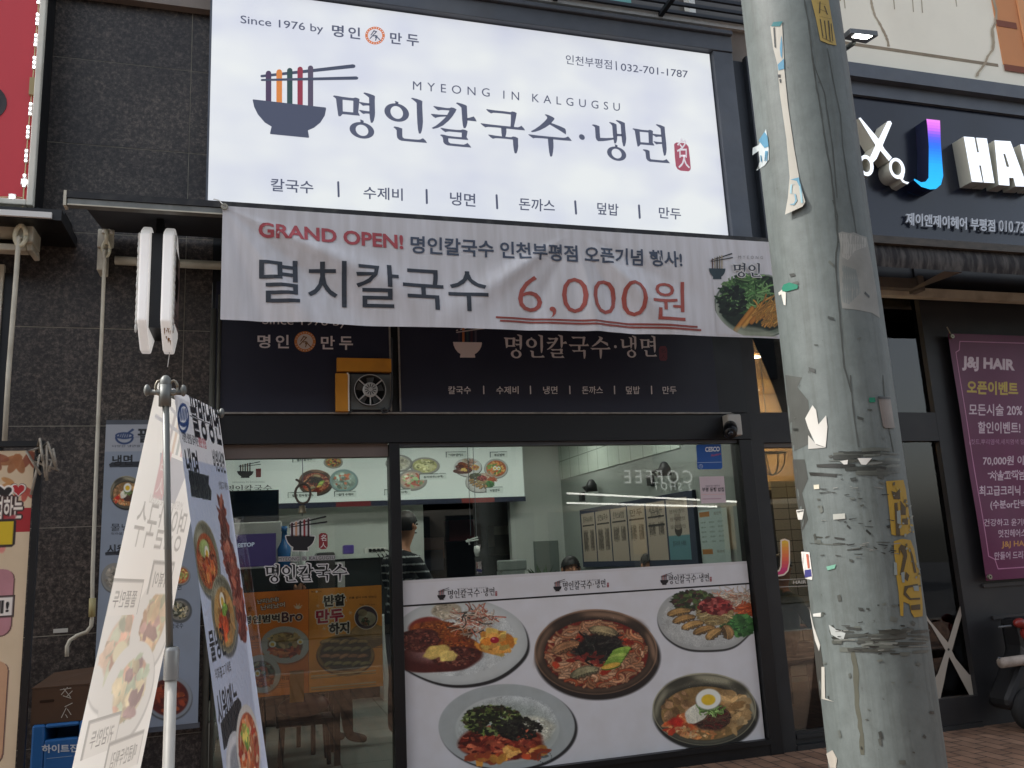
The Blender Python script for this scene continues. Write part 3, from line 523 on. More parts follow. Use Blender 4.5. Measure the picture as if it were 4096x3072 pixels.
# ------------------------------------------------------------------ wordmark and emblem outlines (measured on the lit sign's face)
YS = -0.25; SIGN = facade(YS)
def zz4(x0, y0, wsrc=400): return zoom(x0, y0, wsrc, 2212)
W1, W2, W3, W4 = zz4(1320, 350), zz4(1700, 390), zz4(2080, 430), zz4(2340, 450, 440)
def elp(c, a, b, n=36): return [(c[0]+a[0]*math.cos(2*math.pi*i/n)+b[0]*math.sin(2*math.pi*i/n), c[1]+a[1]*math.cos(2*math.pi*i/n)+b[1]*math.sin(2*math.pi*i/n)) for i in range(n)]
GLYPHS = [
 (W1, [(62,192),(92,177),(180,190),(270,207),(420,226),(500,234),(530,232),(555,222),(600,232),(652,255),(645,345),(625,555),(645,585),(660,628),(520,615),(400,602),(275,592),(255,615),(235,638),(190,640),(178,600),(150,400),(132,250),(100,222)], [(278,272),(515,297),(512,553),(283,531)]),
 (W1, [(735,128),(760,110),(860,135),(960,172),(994,192),(990,300),(996,560),(990,640),(970,730),(945,778),(925,784),(902,780),(885,700),(872,590),(868,420),(862,225),(820,190)], None),
 (W1, [(645,318),(760,338),(880,353),(880,402),(790,400),(728,408),(690,375),(650,345)], None),
 (W1, [(645,495),(760,515),(880,530),(880,582),(790,578),(735,588),(690,555),(645,510)], None),
 (W1, elp((705,950),(272,25),(20,182)), elp((707,949),(140,15),(12,123))),
 (W1, [(658,712),(690,712),(748,742),(740,780),(675,780),(672,735)], None),
 (W1, elp((1475,556),(272,25),(20,203)), elp((1475,554),(138,14),(14,141))),
 (W1, [(1428,302),(1460,304),(1516,328),(1508,368),(1445,368),(1445,330)], None),
 (W1, [(1792,242),(1812,228),(1900,248),(2000,280),(2044,305),(2040,400),(2056,760),(2045,880),(2030,960),(2008,1018),(1985,1024),(1965,1018),(1945,930),(1932,800),(1920,560),(1915,345),(1880,310)], None),
 (W1, [(1402,882),(1425,862),(1500,875),(1598,908),(1600,1080),(1612,1110),(1640,1128),(1800,1145),(1950,1155),(2000,1150),(2055,1122),(2110,1170),(2148,1228),(1900,1210),(1700,1192),(1580,1180),(1520,1155),(1485,1110),(1475,1040),(1472,945),(1440,910)], None),
 (W2, [(182,200),(195,190),(350,215),(480,235),(545,235),(580,220),(640,232),(698,265),(670,325),(600,430),(520,520),(400,620),(280,675),(178,698),(148,672),(240,625),(340,545),(420,470),(460,428),(490,385),(540,290),(430,280),(350,278),(295,290),(250,262)], None),
 (W2, [(130,375),(140,362),(300,378),(498,388),(465,424),(340,430),(275,440),(228,456),(180,425)], None),
 (W2, [(685,130),(705,110),(800,135),(890,165),(925,188),(930,300),(940,470),(938,560),(920,630),(898,675),(875,682),(852,678),(835,610),(820,480),(812,350),(803,225),(760,185)], None),
 (W2, [(930,460),(1010,440),(1078,420),(1120,480),(1142,532),(1040,522),(930,510)], None),
 (W2, [(338,680),(355,672),(520,700),(700,718),(790,720),(830,706),(880,715),(942,742),(930,820),(918,880),(945,915),(958,943),(800,930),(640,915),(515,905),(515,960),(525,990),(560,1015),(700,1030),(850,1045),(900,1030),(938,1005),(990,1060),(1025,1110),(850,1097),(650,1078),(500,1062),(440,1035),(405,990),(398,930),(388,880),(360,855),(332,838),(350,818),(420,825),(510,850),(660,868),(810,880),(812,780),(650,765),(530,755),(480,760),(450,770),(400,735)], None),
 (W2, [(1352,268),(1362,258),(1540,285),(1740,305),(1890,325),(1930,310),(1980,320),(2028,345),(2010,450),(1965,660),(1890,652),(1898,520),(1898,380),(1750,360),(1600,345),(1510,340),(1460,355),(1400,320)], None),
 (W2, [(1226,578),(1240,570),(1450,598),(1700,625),(1900,645),(2050,660),(2090,650),(2130,625),(2180,675),(2215,730),(2000,712),(1800,690),(1600,668),(1400,652),(1370,655),(1335,665),(1280,625)], None),
 (W2, [(1682,670),(1798,680),(1802,760),(1795,810),(1778,874),(1702,866),(1690,790)], None),
 (W2, [(1396,828),(1410,820),(1560,845),(1700,862),(1850,877),(1910,880),(1945,862),(2000,872),(2058,900),(2058,1000),(2062,1080),(2050,1160),(2028,1232),(2005,1240),(1982,1236),(1962,1150),(1950,1060),(1942,935),(1800,918),(1640,905),(1560,902),(1500,915),(1440,875)], None),
 (W3, [(545,165),(570,150),(640,172),(720,210),(762,240),(755,270),(690,345),(650,385),(560,445),(430,510),(340,538),(262,550),(240,525),(330,478),(430,408),(530,320),(590,255),(602,225),(580,190)], None),
 (W3, [(680,340),(780,375),(900,422),(990,465),(1010,495),(1018,550),(1014,600),(900,525),(760,440),(650,375)], None),
 (W3, [(182,605),(190,592),(400,620),(600,640),(800,658),(960,672),(1010,665),(1062,640),(1105,685),(1146,742),(950,730),(730,708),(615,695),(460,682),(340,675),(290,686),(235,645)], None),
 (W3, [(615,685),(732,695),(740,800),(740,880),(728,990),(712,1078),(690,1088),(665,1085),(645,990),(630,870),(620,760)], None),
 (W3, elp((1368,656),(64,8),(8,63),20), None),
 (W4, [(135,255),(160,240),(220,250),(290,278),(295,400),(305,510),(430,515),(572,508),(578,545),(450,568),(360,578),(265,580),(230,550),(212,500),(205,390),(198,300),(170,275)], None),
 (W4, [(482,203),(500,193),(570,210),(632,240),(640,350),(648,470),(645,540),(632,600),(620,622),(605,626),(588,622),(575,560),(560,450),(545,270),(520,235)], None),
 (W4, [(617,165),(635,152),(720,175),(800,212),(808,320),(828,520),(822,600),(805,665),(795,682),(780,685),(768,680),(745,590),(732,480),(715,245),(670,205)], None),
 (W4, [(636,428),(745,436),(745,482),(636,478)], None),
 (W4, elp((635,830),(192,22),(20,143)), elp((634,828),(100,12),(12,97))),
 (W4, [(590,643),(612,643),(655,664),(650,698),(604,698),(604,660)], None),
 (W4, [(950,332),(970,320),(1040,330),(1150,350),(1270,360),(1295,348),(1330,355),(1365,375),(1362,460),(1362,610),(1380,635),(1396,668),(1280,658),(1115,645),(1100,665),(1080,685),(1055,685),(1045,640),(1020,500),(1000,370),(980,350)], [(1097,388),(1272,404),(1282,610),(1116,598)]),
 (W4, [(1422,250),(1440,235),(1520,255),(1600,290),(1608,400),(1632,620),(1640,740),(1635,800),(1622,855),(1605,872),(1585,866),(1568,790),(1550,680),(1535,500),(1515,320),(1470,285)], None),
 (W4, [(1362,428),(1450,440),(1540,446),(1540,490),(1470,488),(1425,496),(1390,470),(1362,455)], None),
 (W4, [(1372,577),(1460,592),(1550,598),(1550,636),(1480,636),(1435,644),(1400,615)], None),
 (W4, [(1157,755),(1175,740),(1240,748),(1296,772),(1302,850),(1308,925),(1330,942),(1450,955),(1560,965),(1600,958),(1638,938),(1680,985),(1708,1022),(1550,1012),(1400,998),(1300,990),(1255,965),(1228,925),(1222,870),(1212,795),(1190,775)], None)]
N5 = 24     # number of outlines that spell the first five syllables plus the dot
def cap(x0, x1, y0, y1, n=8):
    r = (x1-x0)/2; c = (x0+x1)/2; return [(c+r*math.cos(math.pi+math.pi*i/n), y0+r+r*math.sin(math.pi+math.pi*i/n)) for i in range(n+1)]+[(x1, y1), (x0, y1)]
BOWL = [(455,865),(460,860),(1085,930),(1090,940),(1078,1000),(1040,1060),(985,1105),(932,1128),(943,1188),(935,1192),(608,1160),(605,1152),(618,1095),(560,1060),(500,990),(468,925)]
NOOD = [cap(568,616,612,884), cap(660,709,600,890), cap(752,799,588,900), cap(842,888,577,910), cap(932,978,567,918)]
CHOP = [[(522,655),(530,648),(1320,556),(1340,562),(1343,578),(1332,588),(535,670),(524,665)], [(524,692),(532,684),(1350,661),(1367,670),(1366,684),(1352,690),(535,702),(526,698)]]
SEAL = [(1790,650),(1800,625),(1840,603),(1990,618),(2040,640),(2080,690),(2110,930),(2126,1120),(2115,1160),(2080,1185),(1920,1172),(1860,1140),(1825,1080),(1805,900)]
def uvs(Zq, pts): return [SIGN.px(*Zq(*p)) for p in pts]
WORD = [(uvs(g[0], g[1]), [uvs(g[0], g[2])] if g[2] else []) for g in GLYPHS]
EMB_B = uvs(ZB, BOWL); EMB_N = [uvs(ZB, q) for q in NOOD]; EMB_C = [uvs(ZB, q) for q in CHOP]
def bbox(polys):
    a = np.array([p for q in polys for p in q]); return a.min(0), a.max(0)
def remap(poly, bb, sh, A, B, h):      # fit normalised outline into the box over photo points A (lower left), B (lower right)
    a, b, c = np.array(sh.px(*A)), np.array(sh.px(*B)), np.array(sh.px(A[0], A[1]-h)); lo, hi = bb
    return [tuple(a+(p[0]-lo[0])/(hi[0]-lo[0])*(b-a)+(p[1]-lo[1])/(hi[1]-lo[1])*(c-a)) for p in poly]
def grow(poly, d):
    n = len(poly); A = sum(poly[i][0]*poly[(i+1) % n][1]-poly[(i+1) % n][0]*poly[i][1] for i in range(n)); s_ = 1 if A > 0 else -1; out = []
    for i in range(n):
        p0, p1, p2 = (np.array(poly[j % n]) for j in (i-1, i, i+1)); e1, e2 = p1-p0, p2-p1
        n1 = np.array([e1[1], -e1[0]])*s_/(np.linalg.norm(e1)+1e-9); n2 = np.array([e2[1], -e2[0]])*s_/(np.linalg.norm(e2)+1e-9)
        m_ = n1+n2; L = np.linalg.norm(m_); m_ = m_/L if L > 1e-6 else n1; out.append(tuple(p1+m_*d/max(0.5, m_.dot(n1))))
    return out
def wordmark(mb, sh, A, B, h, col, lay, first5=False, outline=None, od=0.01):
    ws = WORD[:N5-1] if first5 else WORD; bb = bbox([w_[0] for w_ in ws])
    for o, hs in ws:
        o2 = remap(o, bb, sh, A, B, h)
        if outline: mb.flat(sh, grow(o2, od), outline, lay-0.0006)
        mb.flat(sh, o2, col, lay, [remap(q, bb, sh, A, B, h) for q in hs])
        if outline and hs: mb.flat(sh, remap(hs[0], bb, sh, A, B, h), outline, lay-0.0003)
def emblem(mb, sh, A, B, h, cols, lay, outline=None, od=0.008):
    bb = bbox([EMB_B]+EMB_N+EMB_C)
    for k, q in enumerate(EMB_N): 
        if outline: mb.flat(sh, grow(remap(q, bb, sh, A, B, h), od), outline, lay-0.0006)
    if outline: mb.flat(sh, grow(remap(EMB_B, bb, sh, A, B, h), od), outline, lay-0.0006)
    mb.flat(sh, remap(EMB_C[0], bb, sh, A, B, h), cols['chop'], lay)
    for k, q in enumerate(EMB_N): mb.flat(sh, remap(q, bb, sh, A, B, h), cols['n'][k], lay+0.0004)
    mb.flat(sh, remap(EMB_C[1], bb, sh, A, B, h), cols['chop'], lay+0.0008); mb.flat(sh, remap(EMB_B, bb, sh, A, B, h), cols['bowl'], lay+0.0008)
def ring_mark(mb, sh, c, rx, ry, col, lay, inner, ink):
    mb.ring(sh, c, (rx, 0), (0, ry), col, lay); mb.ring(sh, c, (rx*0.74, 0), (0, ry*0.74), inner, lay+0.0004)
    x, y = c; s_ = rx
    for a, b in (((-0.1, -0.5), (-0.4, -0.05)), ((-0.1, -0.45), (0.15, -0.4)), ((0.15, -0.4), (-0.5, 0.3)), ((-0.15, 0.05), (0.1, 0.0)), ((0.1, 0.0), (0.05, 0.22)), ((0.2, 0.05), (0.05, 0.5)), ((0.2, 0.15), (0.55, 0.5))):
        mb.line(sh, (x+a[0]*s_, y+a[1]*s_), (x+b[0]*s_, y+b[1]*s_), rx*0.1, ink, lay+0.0008)
    for i in range(22):
        t = math.pi*2*i/22
        if abs(math.sin(t)) > 0.25: mb.line(sh, (x+math.cos(t)*rx*0.87, y+math.sin(t)*ry*0.87), (x+math.cos(t)*rx*0.9+0.3, y+math.sin(t)*ry*0.87+0.3), rx*0.09, inner, lay+0.0008)
# ------------------------------------------------------------------ lit sign
def lit_sign():
    root = thing('lit_signboard', 'big white backlit sign with large noodle bowl emblem above the awning', 'sign', (1.7, -0.1, 4.9))
    tl, br = P(459, 0, YS), P(1574, 515, YS); x0, x1 = tl.x, br.x; zt = P(1532, 117, YS).z; zb = 3.93
    c = MB(); c.box(x0-0.015, x1+0.015, YS+0.01, -0.001, zb-0.04, zt+0.015); c.build('cabinet', M_dkgrey, root)
    f = MB(); d = 0.02
    f.box(x0-0.03, x1+0.2, YS-0.05, YS+0.16, zt+0.015, zt+0.16); f.box(x1+0.016, x1+0.2, YS-0.04, YS+0.16, zb, zt+0.012)
    f.box(x0-0.03, x1+0.2, YS-0.08, YS+0.1, zt+0.162, zt+0.2); f.box(x0-0.02, x1+0.016, YS-0.012, YS+0.0, zb-0.04, zb)
    f.build('frame', M_dkgrey, root, bevel=0.006)
    e = MB(); e.box(x0, x1, YS, YS+0.009, zb, zt)
    mt, n, l, b = nodes_of('backlit_panel'); co = tc(n, l)
    def noise(sc_, st):
        q = tc(n, l, st); z = n.new('ShaderNodeTexNoise'); z.inputs['Scale'].default_value = sc_; z.inputs['Detail'].default_value = 2; l.new(q, z.inputs['Vector']); return z.outputs['Fac']
    a_ = n.new('ShaderNodeMath'); a_.operation = 'ADD'; l.new(noise(1.7, (1, 1, 0.8)), a_.inputs[0]); l.new(noise(2.4, (0.6, 1, 1.3)), a_.inputs[1])
    rp = n.new('ShaderNodeValToRGB'); rp.color_ramp.elements[0].position = 0.36; rp.color_ramp.elements[0].color = (*lin('#dce1f4'), 1); rp.color_ramp.elements[1].position = 0.64; rp.color_ramp.elements[1].color = (*lin('#fbffff'), 1)
    hf = n.new('ShaderNodeMath'); hf.operation = 'MULTIPLY'; hf.inputs[1].default_value = 0.5; l.new(a_.outputs[0], hf.inputs[0]); l.new(hf.outputs[0], rp.inputs[0])
    b.inputs['Base Color'].default_value = (0.25, 0.25, 0.25, 1); b.inputs['Roughness'].default_value = 0.4; l.new(rp.outputs[0], b.inputs['Emission Color']); b.inputs['Emission Strength'].default_value = 0.35
    e.build('lit_face', mt, root)
    # printed letters: translucent ink, still glowing a little
    M_ink = print_mat('backlit_ink', 0.5, emit=0.13)
    ink = lin('#5d6277'); k = MB()
    for o, hs in WORD: k.flat(SIGN, o, ink, 0.0015, hs)
    def T(t, A, B, h, bold=0.0, mode='box', sp=1.0): k.text(SIGN, t, A, B, h, ink, 0.0015, mode, sp, bold)
    T('Since 1976 by', ZB(350, 199), ZB(1066, 281), 16.5, 0.006, 'base')
    T('명', ZB(1140, 315), ZB(1242, 326), 26, 0.02); T('인', ZB(1281, 330), ZB(1384, 342), 25.5, 0.02); T('만', ZB(1642, 376), ZB(1744, 387), 25, 0.02); T('두', ZB(1785, 392), ZB(1891, 405), 25, 0.02)
    T('인천부평점', ZC(1000, 553), ZC(1398, 602), 20.5, 0.004); k.line(SIGN, ZC(1434, 533), ZC(1438, 604), 2.4, ink, 0.0015); T('032-701-1787', ZC(1475, 611), ZC(2056, 675), 16, 0.004)
    T('MYEONG', (892, 194), ZC(343, 838), 18.5, 0.0, 'box', 1.75); T('IN', ZC(460, 853), ZC(597, 868), 17.5, 0.0, 'box', 1.9); T('KALGUGSU', ZC(710, 880), ZC(1468, 961), 17.5, 0.0, 'box', 1.75)
    for t, A, B, h in (('칼국수', ZF(612, 140), ZF(980, 163), 28), ('수제비', ZF(1412, 206), ZF(1752, 224), 27), ('냉면', (972, 443), (1027, 447.5), 29), ('돈까스', (1121, 454), (1198.5, 458.5), 27), ('덮밥', (1290, 463), (1336, 466.5), 26), ('만두', (1423, 471.5), (1471, 475), 25)): T(t, A, B, h, 0.012)
    for A, B in ((ZF(1194, 63), ZF(1198, 184)), (ZF(1957, 130), ZF(1960, 243)), ((1072.5, 422), (1074, 450)), (ZG(1297, 12), ZG(1305, 118)), (ZG(1848, 48), ZG(1855, 154))): k.line(SIGN, A, B, 4.5, ink, 0.0015)
    k.build('lettering', M_ink, root)
    g = MB(); g.flat(SIGN, EMB_C[0], lin('#4d5368'), 0.0015)
    for q, c_ in zip(EMB_N, ('#54405f', '#ef9145', '#31504f', '#a03a4c', '#5d5468')): g.flat(SIGN, q, lin(c_), 0.002)
    g.flat(SIGN, EMB_C[1], lin('#4d5368'), 0.0025); g.flat(SIGN, EMB_B, lin('#50566b'), 0.0025); g.build('bowl_emblem', M_ink, root)
    s = MB(); s.pflat(SIGN, zl(W4, *SEAL), lin('#b85a6c'), 0.0015); wt = lin('#f4ecf0'); s.text(SIGN, '名', W4(1845, 912), W4(2045, 912), 42, wt, 0.002, bold=0.012); s.text(SIGN, '人', W4(1875, 1118), W4(2110, 1128), 29, wt, 0.002, bold=0.02); s.build('red_seal', M_ink, root)
    r = MB(); ring_mark(r, SIGN, ZB(1512, 308), 21.2, 19.2, lin('#e8824a'), 0.0015, lin('#f2eef2'), lin('#5d6277')); r.build('orange_ring_mark', M_ink, root)
    # casing to the right of the sign
    h_ = MB(); a = P(1577, 130, -0.2); b_ = P(1660, 525, -0.2); h_.box(a.x-0.02, 4.35, -0.2, 0.0, b_.z-0.2, a.z); h_.box(a.x+0.12, a.x+0.16, -0.26, -0.201, b_.z-0.2, a.z+0.02); h_.box(a.x+0.24, 4.35, -0.24, -0.201, b_.z-0.2, a.z-0.05)
    h_.build('side_casing', pm('blue_black_metal', '#2f343b', 0.5, 0.2, 0.2, 4), root)
lit_sign()
# ------------------------------------------------------------------ upper wall, steel rack and window over the sign
def upper_storey():
    root = thing('upper_storey_wall', 'beige grey wall strip with white framed window above the lit sign', 'wall', (1.7, 0, 6))
    zt = P(1532, 117, YS).z+0.2; a = P(1300, 26, -0.12)
    w_ = MB(); w_.box(-3.2, 4.4, -0.12, 0.2, zt-0.3, a.z+0.0); w_.build('wall_band', pm('stained_beige_render', '#857c74', 0.8, 0, 0.2, 2.0, dirt='#4a4644', dirt_amt=0.5), root)
    t = MB(); t.box(0.8, 4.4, -0.15, 0.1, a.z+0.003, a.z+0.06); t.box(0.8, 4.4, -0.09, 0.1, a.z+0.063, a.z+0.1)
    for x in (1.2, 2.45, 3.62): t.box(x, x+0.06, -0.085, 0.1, a.z+0.1, a.z+1.4)
    t.build('window_frame', pm('white_window_frame', '#c9c9c4', 0.45, 0, 0.05), root)
    g = MB(); g.box(0.8, 3.1, 0.0, 0.004, a.z+0.08, a.z+1.4); g.build('window_pane', pm('teal_window_film', '#5f9a94', 0.15, 0, 0.15, 3), root)
    g = MB(); g.box(3.1, 4.4, 0.0, 0.004, a.z+0.08, a.z+1.4); g.build('dark_window_pane', pm('dark_window', '#4a4744', 0.15), root)
    w2 = MB(); w2.box(-3.2, 0.8, -0.1, 0.2, a.z, a.z+1.4); w2.box(-3.2, 4.4, -0.1, 0.2, a.z+1.401, a.z+6); w2.build('upper_render', pm('upper_render', '#8d8880', 0.8, 0, 0.15, 2), root)
    rk = thing('steel_rack', 'dark steel bar rack jutting out under the upper window', 'rack', (2.7, -0.4, a.z)); zr = a.z+0.05; m_ = MB()
    for i in range(8): m_.box(1.6, 4.6, -0.17-0.11*i-0.012, -0.17-0.11*i+0.012, zr, zr+0.03)
    m_.build('bars', pm('rack_paint', '#20252c', 0.5, 0.2, 0.15), rk)
    for px in (1197, 1425): q = P(px, 41 if px > 1300 else 6, -0.13); s = MB(); s.box(q.x-0.02, q.x+0.02, -1.0, -0.121, zr-0.035, zr-0.001); s.build('support_arm', MATS['rack_paint'], rk)
upper_storey()
# ------------------------------------------------------------------ awning over the noodle shop
def awning():
    root = thing('awning', 'dark retractable awning with silver front bar under the lit sign', 'awning', (1.3, -0.4, 3.7)); yf = -0.85
    a, b_ = P(148, 421, yf), P(1655, 519, yf); z = (a.z+b_.z)/2; xl, xr = a.x, b_.x+0.5
    f = MB(); f.box(xl, xr, yf-0.02, yf+0.03, z-0.075, z-0.032, mi=0); f.box(xl-0.004, xr, yf-0.028, yf+0.04, z-0.03, z+0.01, mi=1); f.box(xl-0.02, xl-0.005, yf-0.03, yf+0.042, z-0.08, z+0.012, mi=2); f.box(xl, xr, yf-0.024, yf-0.021, z-0.074, z-0.066, mi=2)
    f.build('front_bar', [pm('worn_aluminium', '#7a7c78', 0.5, 0.4, 0.3, 7, (1, 1, 1), dirt='#33332f', dirt_amt=0.7), pm('black_awning_trim', '#1b1c1f', 0.6, 0, 0.3, 14, dirt='#6d6c66', dirt_amt=0.35), M_ivory], root)
    bk = P(222, 500, -0.12); s = MB(); xl2 = P(181, 437, yf+0.03).x
    s.add([(xl2, yf+0.03, z-0.05), (xr, yf+0.03, z-0.05), (xr, -0.12, bk.z), (xl2, -0.12, bk.z), (xl2, yf+0.03, z-0.043), (xr, yf+0.03, z-0.043), (xr, -0.12, bk.z+0.007), (xl2, -0.12, bk.z+0.007)], [(0, 1, 2, 3), (7, 6, 5, 4), (0, 4, 5, 1), (2, 6, 7, 3), (1, 5, 6, 2), (0, 3, 7, 4)])
    s.build('canopy_fabric', pm('dark_awning_fabric', '#23262c', 0.85, 0, 0.15, 8), root)
    r = MB(); q = P(233, 540, -0.12); r.box(q.x-0.05, q.x+0.0, -0.2, -0.051, q.z-0.17, q.z+0.11); r.box(q.x-0.05, q.x+0.05, -0.22, -0.201, q.z-0.02, q.z+0.11); r.build('roller_bracket', M_ivory, root, bevel=0.008)
    c = MB(); c.prism([P(*ZY(1035, 458), -0.24), P(*ZY(1050, 422), -0.24), P(*ZY(1122, 422), -0.24), P(*ZY(1150, 460), -0.24)], (0, 0.1, 0)); c.build('bracket_cap', pm('bright_white_paint', '#e8e6dc', 0.5), root)
    t = MB(); p0 = P(255, 563, -0.14); t.tube([(q.x+0.05, -0.14, p0.z), (xr-0.1, -0.14, p0.z)], 0.03, 12); t.build('roller_tube', M_ivory, root, True)
    for x in (0.35, 2.9):
        ar = MB(); ar.tube([(x, -0.15, p0.z+0.0), (x+0.35, -0.5, (p0.z+z)/2), (x+0.1, yf+0.02, z-0.07)], 0.018, 8); ar.build('folding_arm', M_ivory, root, True)
    ey = MB(); e0 = P(*ZY(1083, 580), -0.24); e1 = P(*ZY(1085, 670), -0.24); cx, cz = (e0.x+e1.x)/2, (e0.z+e1.z)/2
    ey.tube([(cx, -0.24, e0.z+0.1), (cx, -0.24, e0.z)], 0.014, 8); ey.tube([(cx+0.022*math.cos(i*0.5236), -0.24, cz+0.055*math.sin(i*0.5236)) for i in range(13)], 0.011, 8); ey.build('crank_eye', pm('cream_plastic', '#cfc9ae', 0.5, 0, 0.1, 9), root, True)
awning()
def crank(pts, y, name_label, rads=None, grip=None, hook=True):
    root = thing('awning_crank', name_label, 'crank rod', tuple(P(*pts[0], y)))
    t = MB(); t.tube([P(*p, y) for p in pts], rads or 0.0115, 10); t.build('rod', M_ivory, root, True)
    if grip:
        g = MB(); g.tube([P(*p, y) for p in grip], 0.019, 12); g.build('grip', pm('yellowed_plastic', '#a79d6e', 0.5, 0, 0.1, 9), root, True)
crank([ZY(1075, 640), ZY(1062, 660), ZY(1058, 700), ZY(1072, 745), ZY(1060, 900), ZY(1045, 1300), ZY(1030, 1659), ZJ(805, 600), ZJ(780, 1300), ZJ(768, 1659), ZK(765, 400), ZK(757, 480), ZK(720, 530), ZK(640, 560), ZK(580, 600), ZK(556, 650), ZK(555, 735)], -0.26, 'long ivory crank rod hanging under the noodle shop awning', grip=[ZK(768, 250), ZK(763, 405)])
crank([ZY(205, 500), ZY(190, 520), ZY(185, 600), ZY(165, 900), ZY(130, 1350), ZY(105, 1659), ZJ(70, 0), ZJ(35, 600)], -0.42, 'ivory crank rod hanging below the red sign', rads=0.0145)
# ------------------------------------------------------------------ hanging banner
def hanging_banner():
    yb = -0.89; sh = facade(yb); root = thing('hanging_banner', 'long white grand opening banner with a red price hung from the awning bar', 'banner', (1.6, yb, 3.3))
    tl, tr = P(481, 443, yb), P(1652, 523, yb); bl, br = P(485, 690, yb), P(1664, 730, yb); x0, x1 = tl.x, tr.x+0.12; z1 = (tl.z+tr.z)/2; z0 = (bl.z+br.z)/2
    W_, H_ = x1-x0, z1-z0
    def uvh(x, z): return (x-x0)/W_, (z1-z)/H_
    def fold(x, z):
        s_, t = uvh(x, z); o = 0.0*s_
        def ridge(d, w_): return np.exp(-(d/w_)**2)
        a = np.arctan2(t*H_, (s_*W_)+1e-4); r_ = np.hypot(s_*W_, t*H_)      # rays from the upper left eyelet
        for an, am in ((0.42, 0.034), (0.68, -0.024), (0.95, 0.026), (1.25, -0.016)): o = o+am*ridge(a-an, 0.09)*np.clip(r_*1.6, 0, 1)*np.exp(-((r_-0.7)/0.75)**2)
        px = (s_-0.587)*W_; pt = t*H_; a2 = np.arctan2(px, pt+1e-4); r2 = np.hypot(px, pt)      # rays from the middle tie
        for an, am in ((-0.95, 0.032), (-0.5, -0.02), (0.15, 0.03), (0.5, -0.028), (0.8, 0.03), (1.1, -0.014)): o = o+am*ridge(a2-an, 0.1)*np.clip(r2*2.2-0.15, 0, 1)*np.exp(-((r2-0.5)/0.55)**2)
        o = o+0.012*np.sin(s_*9.0+2*t)*t+0.02*t*t*np.sin(s_*5+0.6)-0.03*ridge(s_-1.02, 0.05)*t
        return o
    def sag(x, z):
        s_, t = uvh(x, z); return -0.004*np.sin(np.pi*np.clip(s_, 0, 1))**0.7*(1-t)-(0.045*np.sin(np.pi*np.clip(s_/0.587, 0, 1))*(s_ < 0.587)+0.02*np.sin(np.pi*np.clip((s_-0.587)/0.413, 0, 1))*(s_ >= 0.587))*t*0.12
    n, m_ = 240, 60; g = MB(); U, V = np.meshgrid(np.linspace(x0, x1, n), np.linspace(z1, z0, m_)); F_ = fold(U, V); S_ = sag(U, V)
    pts = np.stack([U, np.full(U.shape, yb)-F_, V+S_], -1).reshape(-1, 3); g.add(pts, [(j*n+i, (j+1)*n+i, (j+1)*n+i+1, j*n+i+1) for j in range(m_-1) for i in range(n-1)], lin('#d9d9dd'))
    M_b = print_mat('banner_cloth', 0.6, trans=0.12, dirt=0.16, streak=True); g.build('cloth', M_b, root, True)
    def inked(name, fn, lay=0.004):
        k = MB(); fn(k); bm = bmesh.new(); vs = [bm.verts.new(p) for p in k.v]; cl = bm.faces.layers.int.new('c')
        for i, f in enumerate(k.f):
            try: fc = bm.faces.new([vs[j] for j in f]); fc[cl] = i
            except ValueError: pass
        for i in range(1, 90):
            x = x0+W_*i/90; bmesh.ops.bisect_plane(bm, geom=bm.verts[:]+bm.edges[:]+bm.faces[:], plane_co=(x, 0, 0), plane_no=(1, 0, 0))
        for i in range(1, 16): bmesh.ops.bisect_plane(bm, geom=bm.verts[:]+bm.edges[:]+bm.faces[:], plane_co=(0, 0, z0+H_*i/16), plane_no=(0, 0, 1))
        o = MB(); bm.verts.index_update(); o.v = []
        for v in bm.verts:
            x, y, z = v.co; d = yb-y; o.v.append((x, yb-float(fold(np.array(x), np.array(z)))-d, z+float(sag(np.array(x), np.array(z)))))
        for f in bm.faces: o.f.append(tuple(v.index for v in f.verts)); o.c.append(k.c[f[cl]]); o.m.append(0)
        bm.free(); return o.build(name, M_b, root)
    red, drk, nvy = lin('#b4525a'), lin('#363d47'), lin('#4a5568'); LY = 0.004
    def red_text(k):
        k.text(sh, 'GRAND OPEN!', ZF(505, 536), ZF(1757, 640), 32, red, LY, bold=0.03)
        k.text(sh, '6,000', ZG(803, 956), ZH(188, 1006), 80, lin('#a9544a'), LY, 'base', bold=-0.012); k.text(sh, '원', ZH(232, 1032), ZH(523, 1042), 85, lin('#a9544a'), LY)
        for A, B in ((ZG(610, 1009), ZH(632, 1091)), (ZG(645, 1039), ZH(665, 1118))):
            A2 = sh.px(A[0], A[1]-2); B2 = sh.px(B[0], B[1]-2); A3 = sh.px(A[0], A[1]+2); B3 = sh.px(B[0], B[1]+2); k.flat(sh, [A3, B3, B2, A2], lin('#96473f'), LY)
    inked('red_lettering', red_text)
    def dark_text(k):
        k.text(sh, '명인칼국수 인천부평점 오픈기념 행사!', ZF(1818, 672), ZH(495, 582), 38, nvy, LY, bold=0.022)
        k.text(sh, '멸치칼국수', ZF(510, 1108), ZG(550, 968), 97, drk, LY, bold=0.004)
    inked('dark_lettering', dark_text)
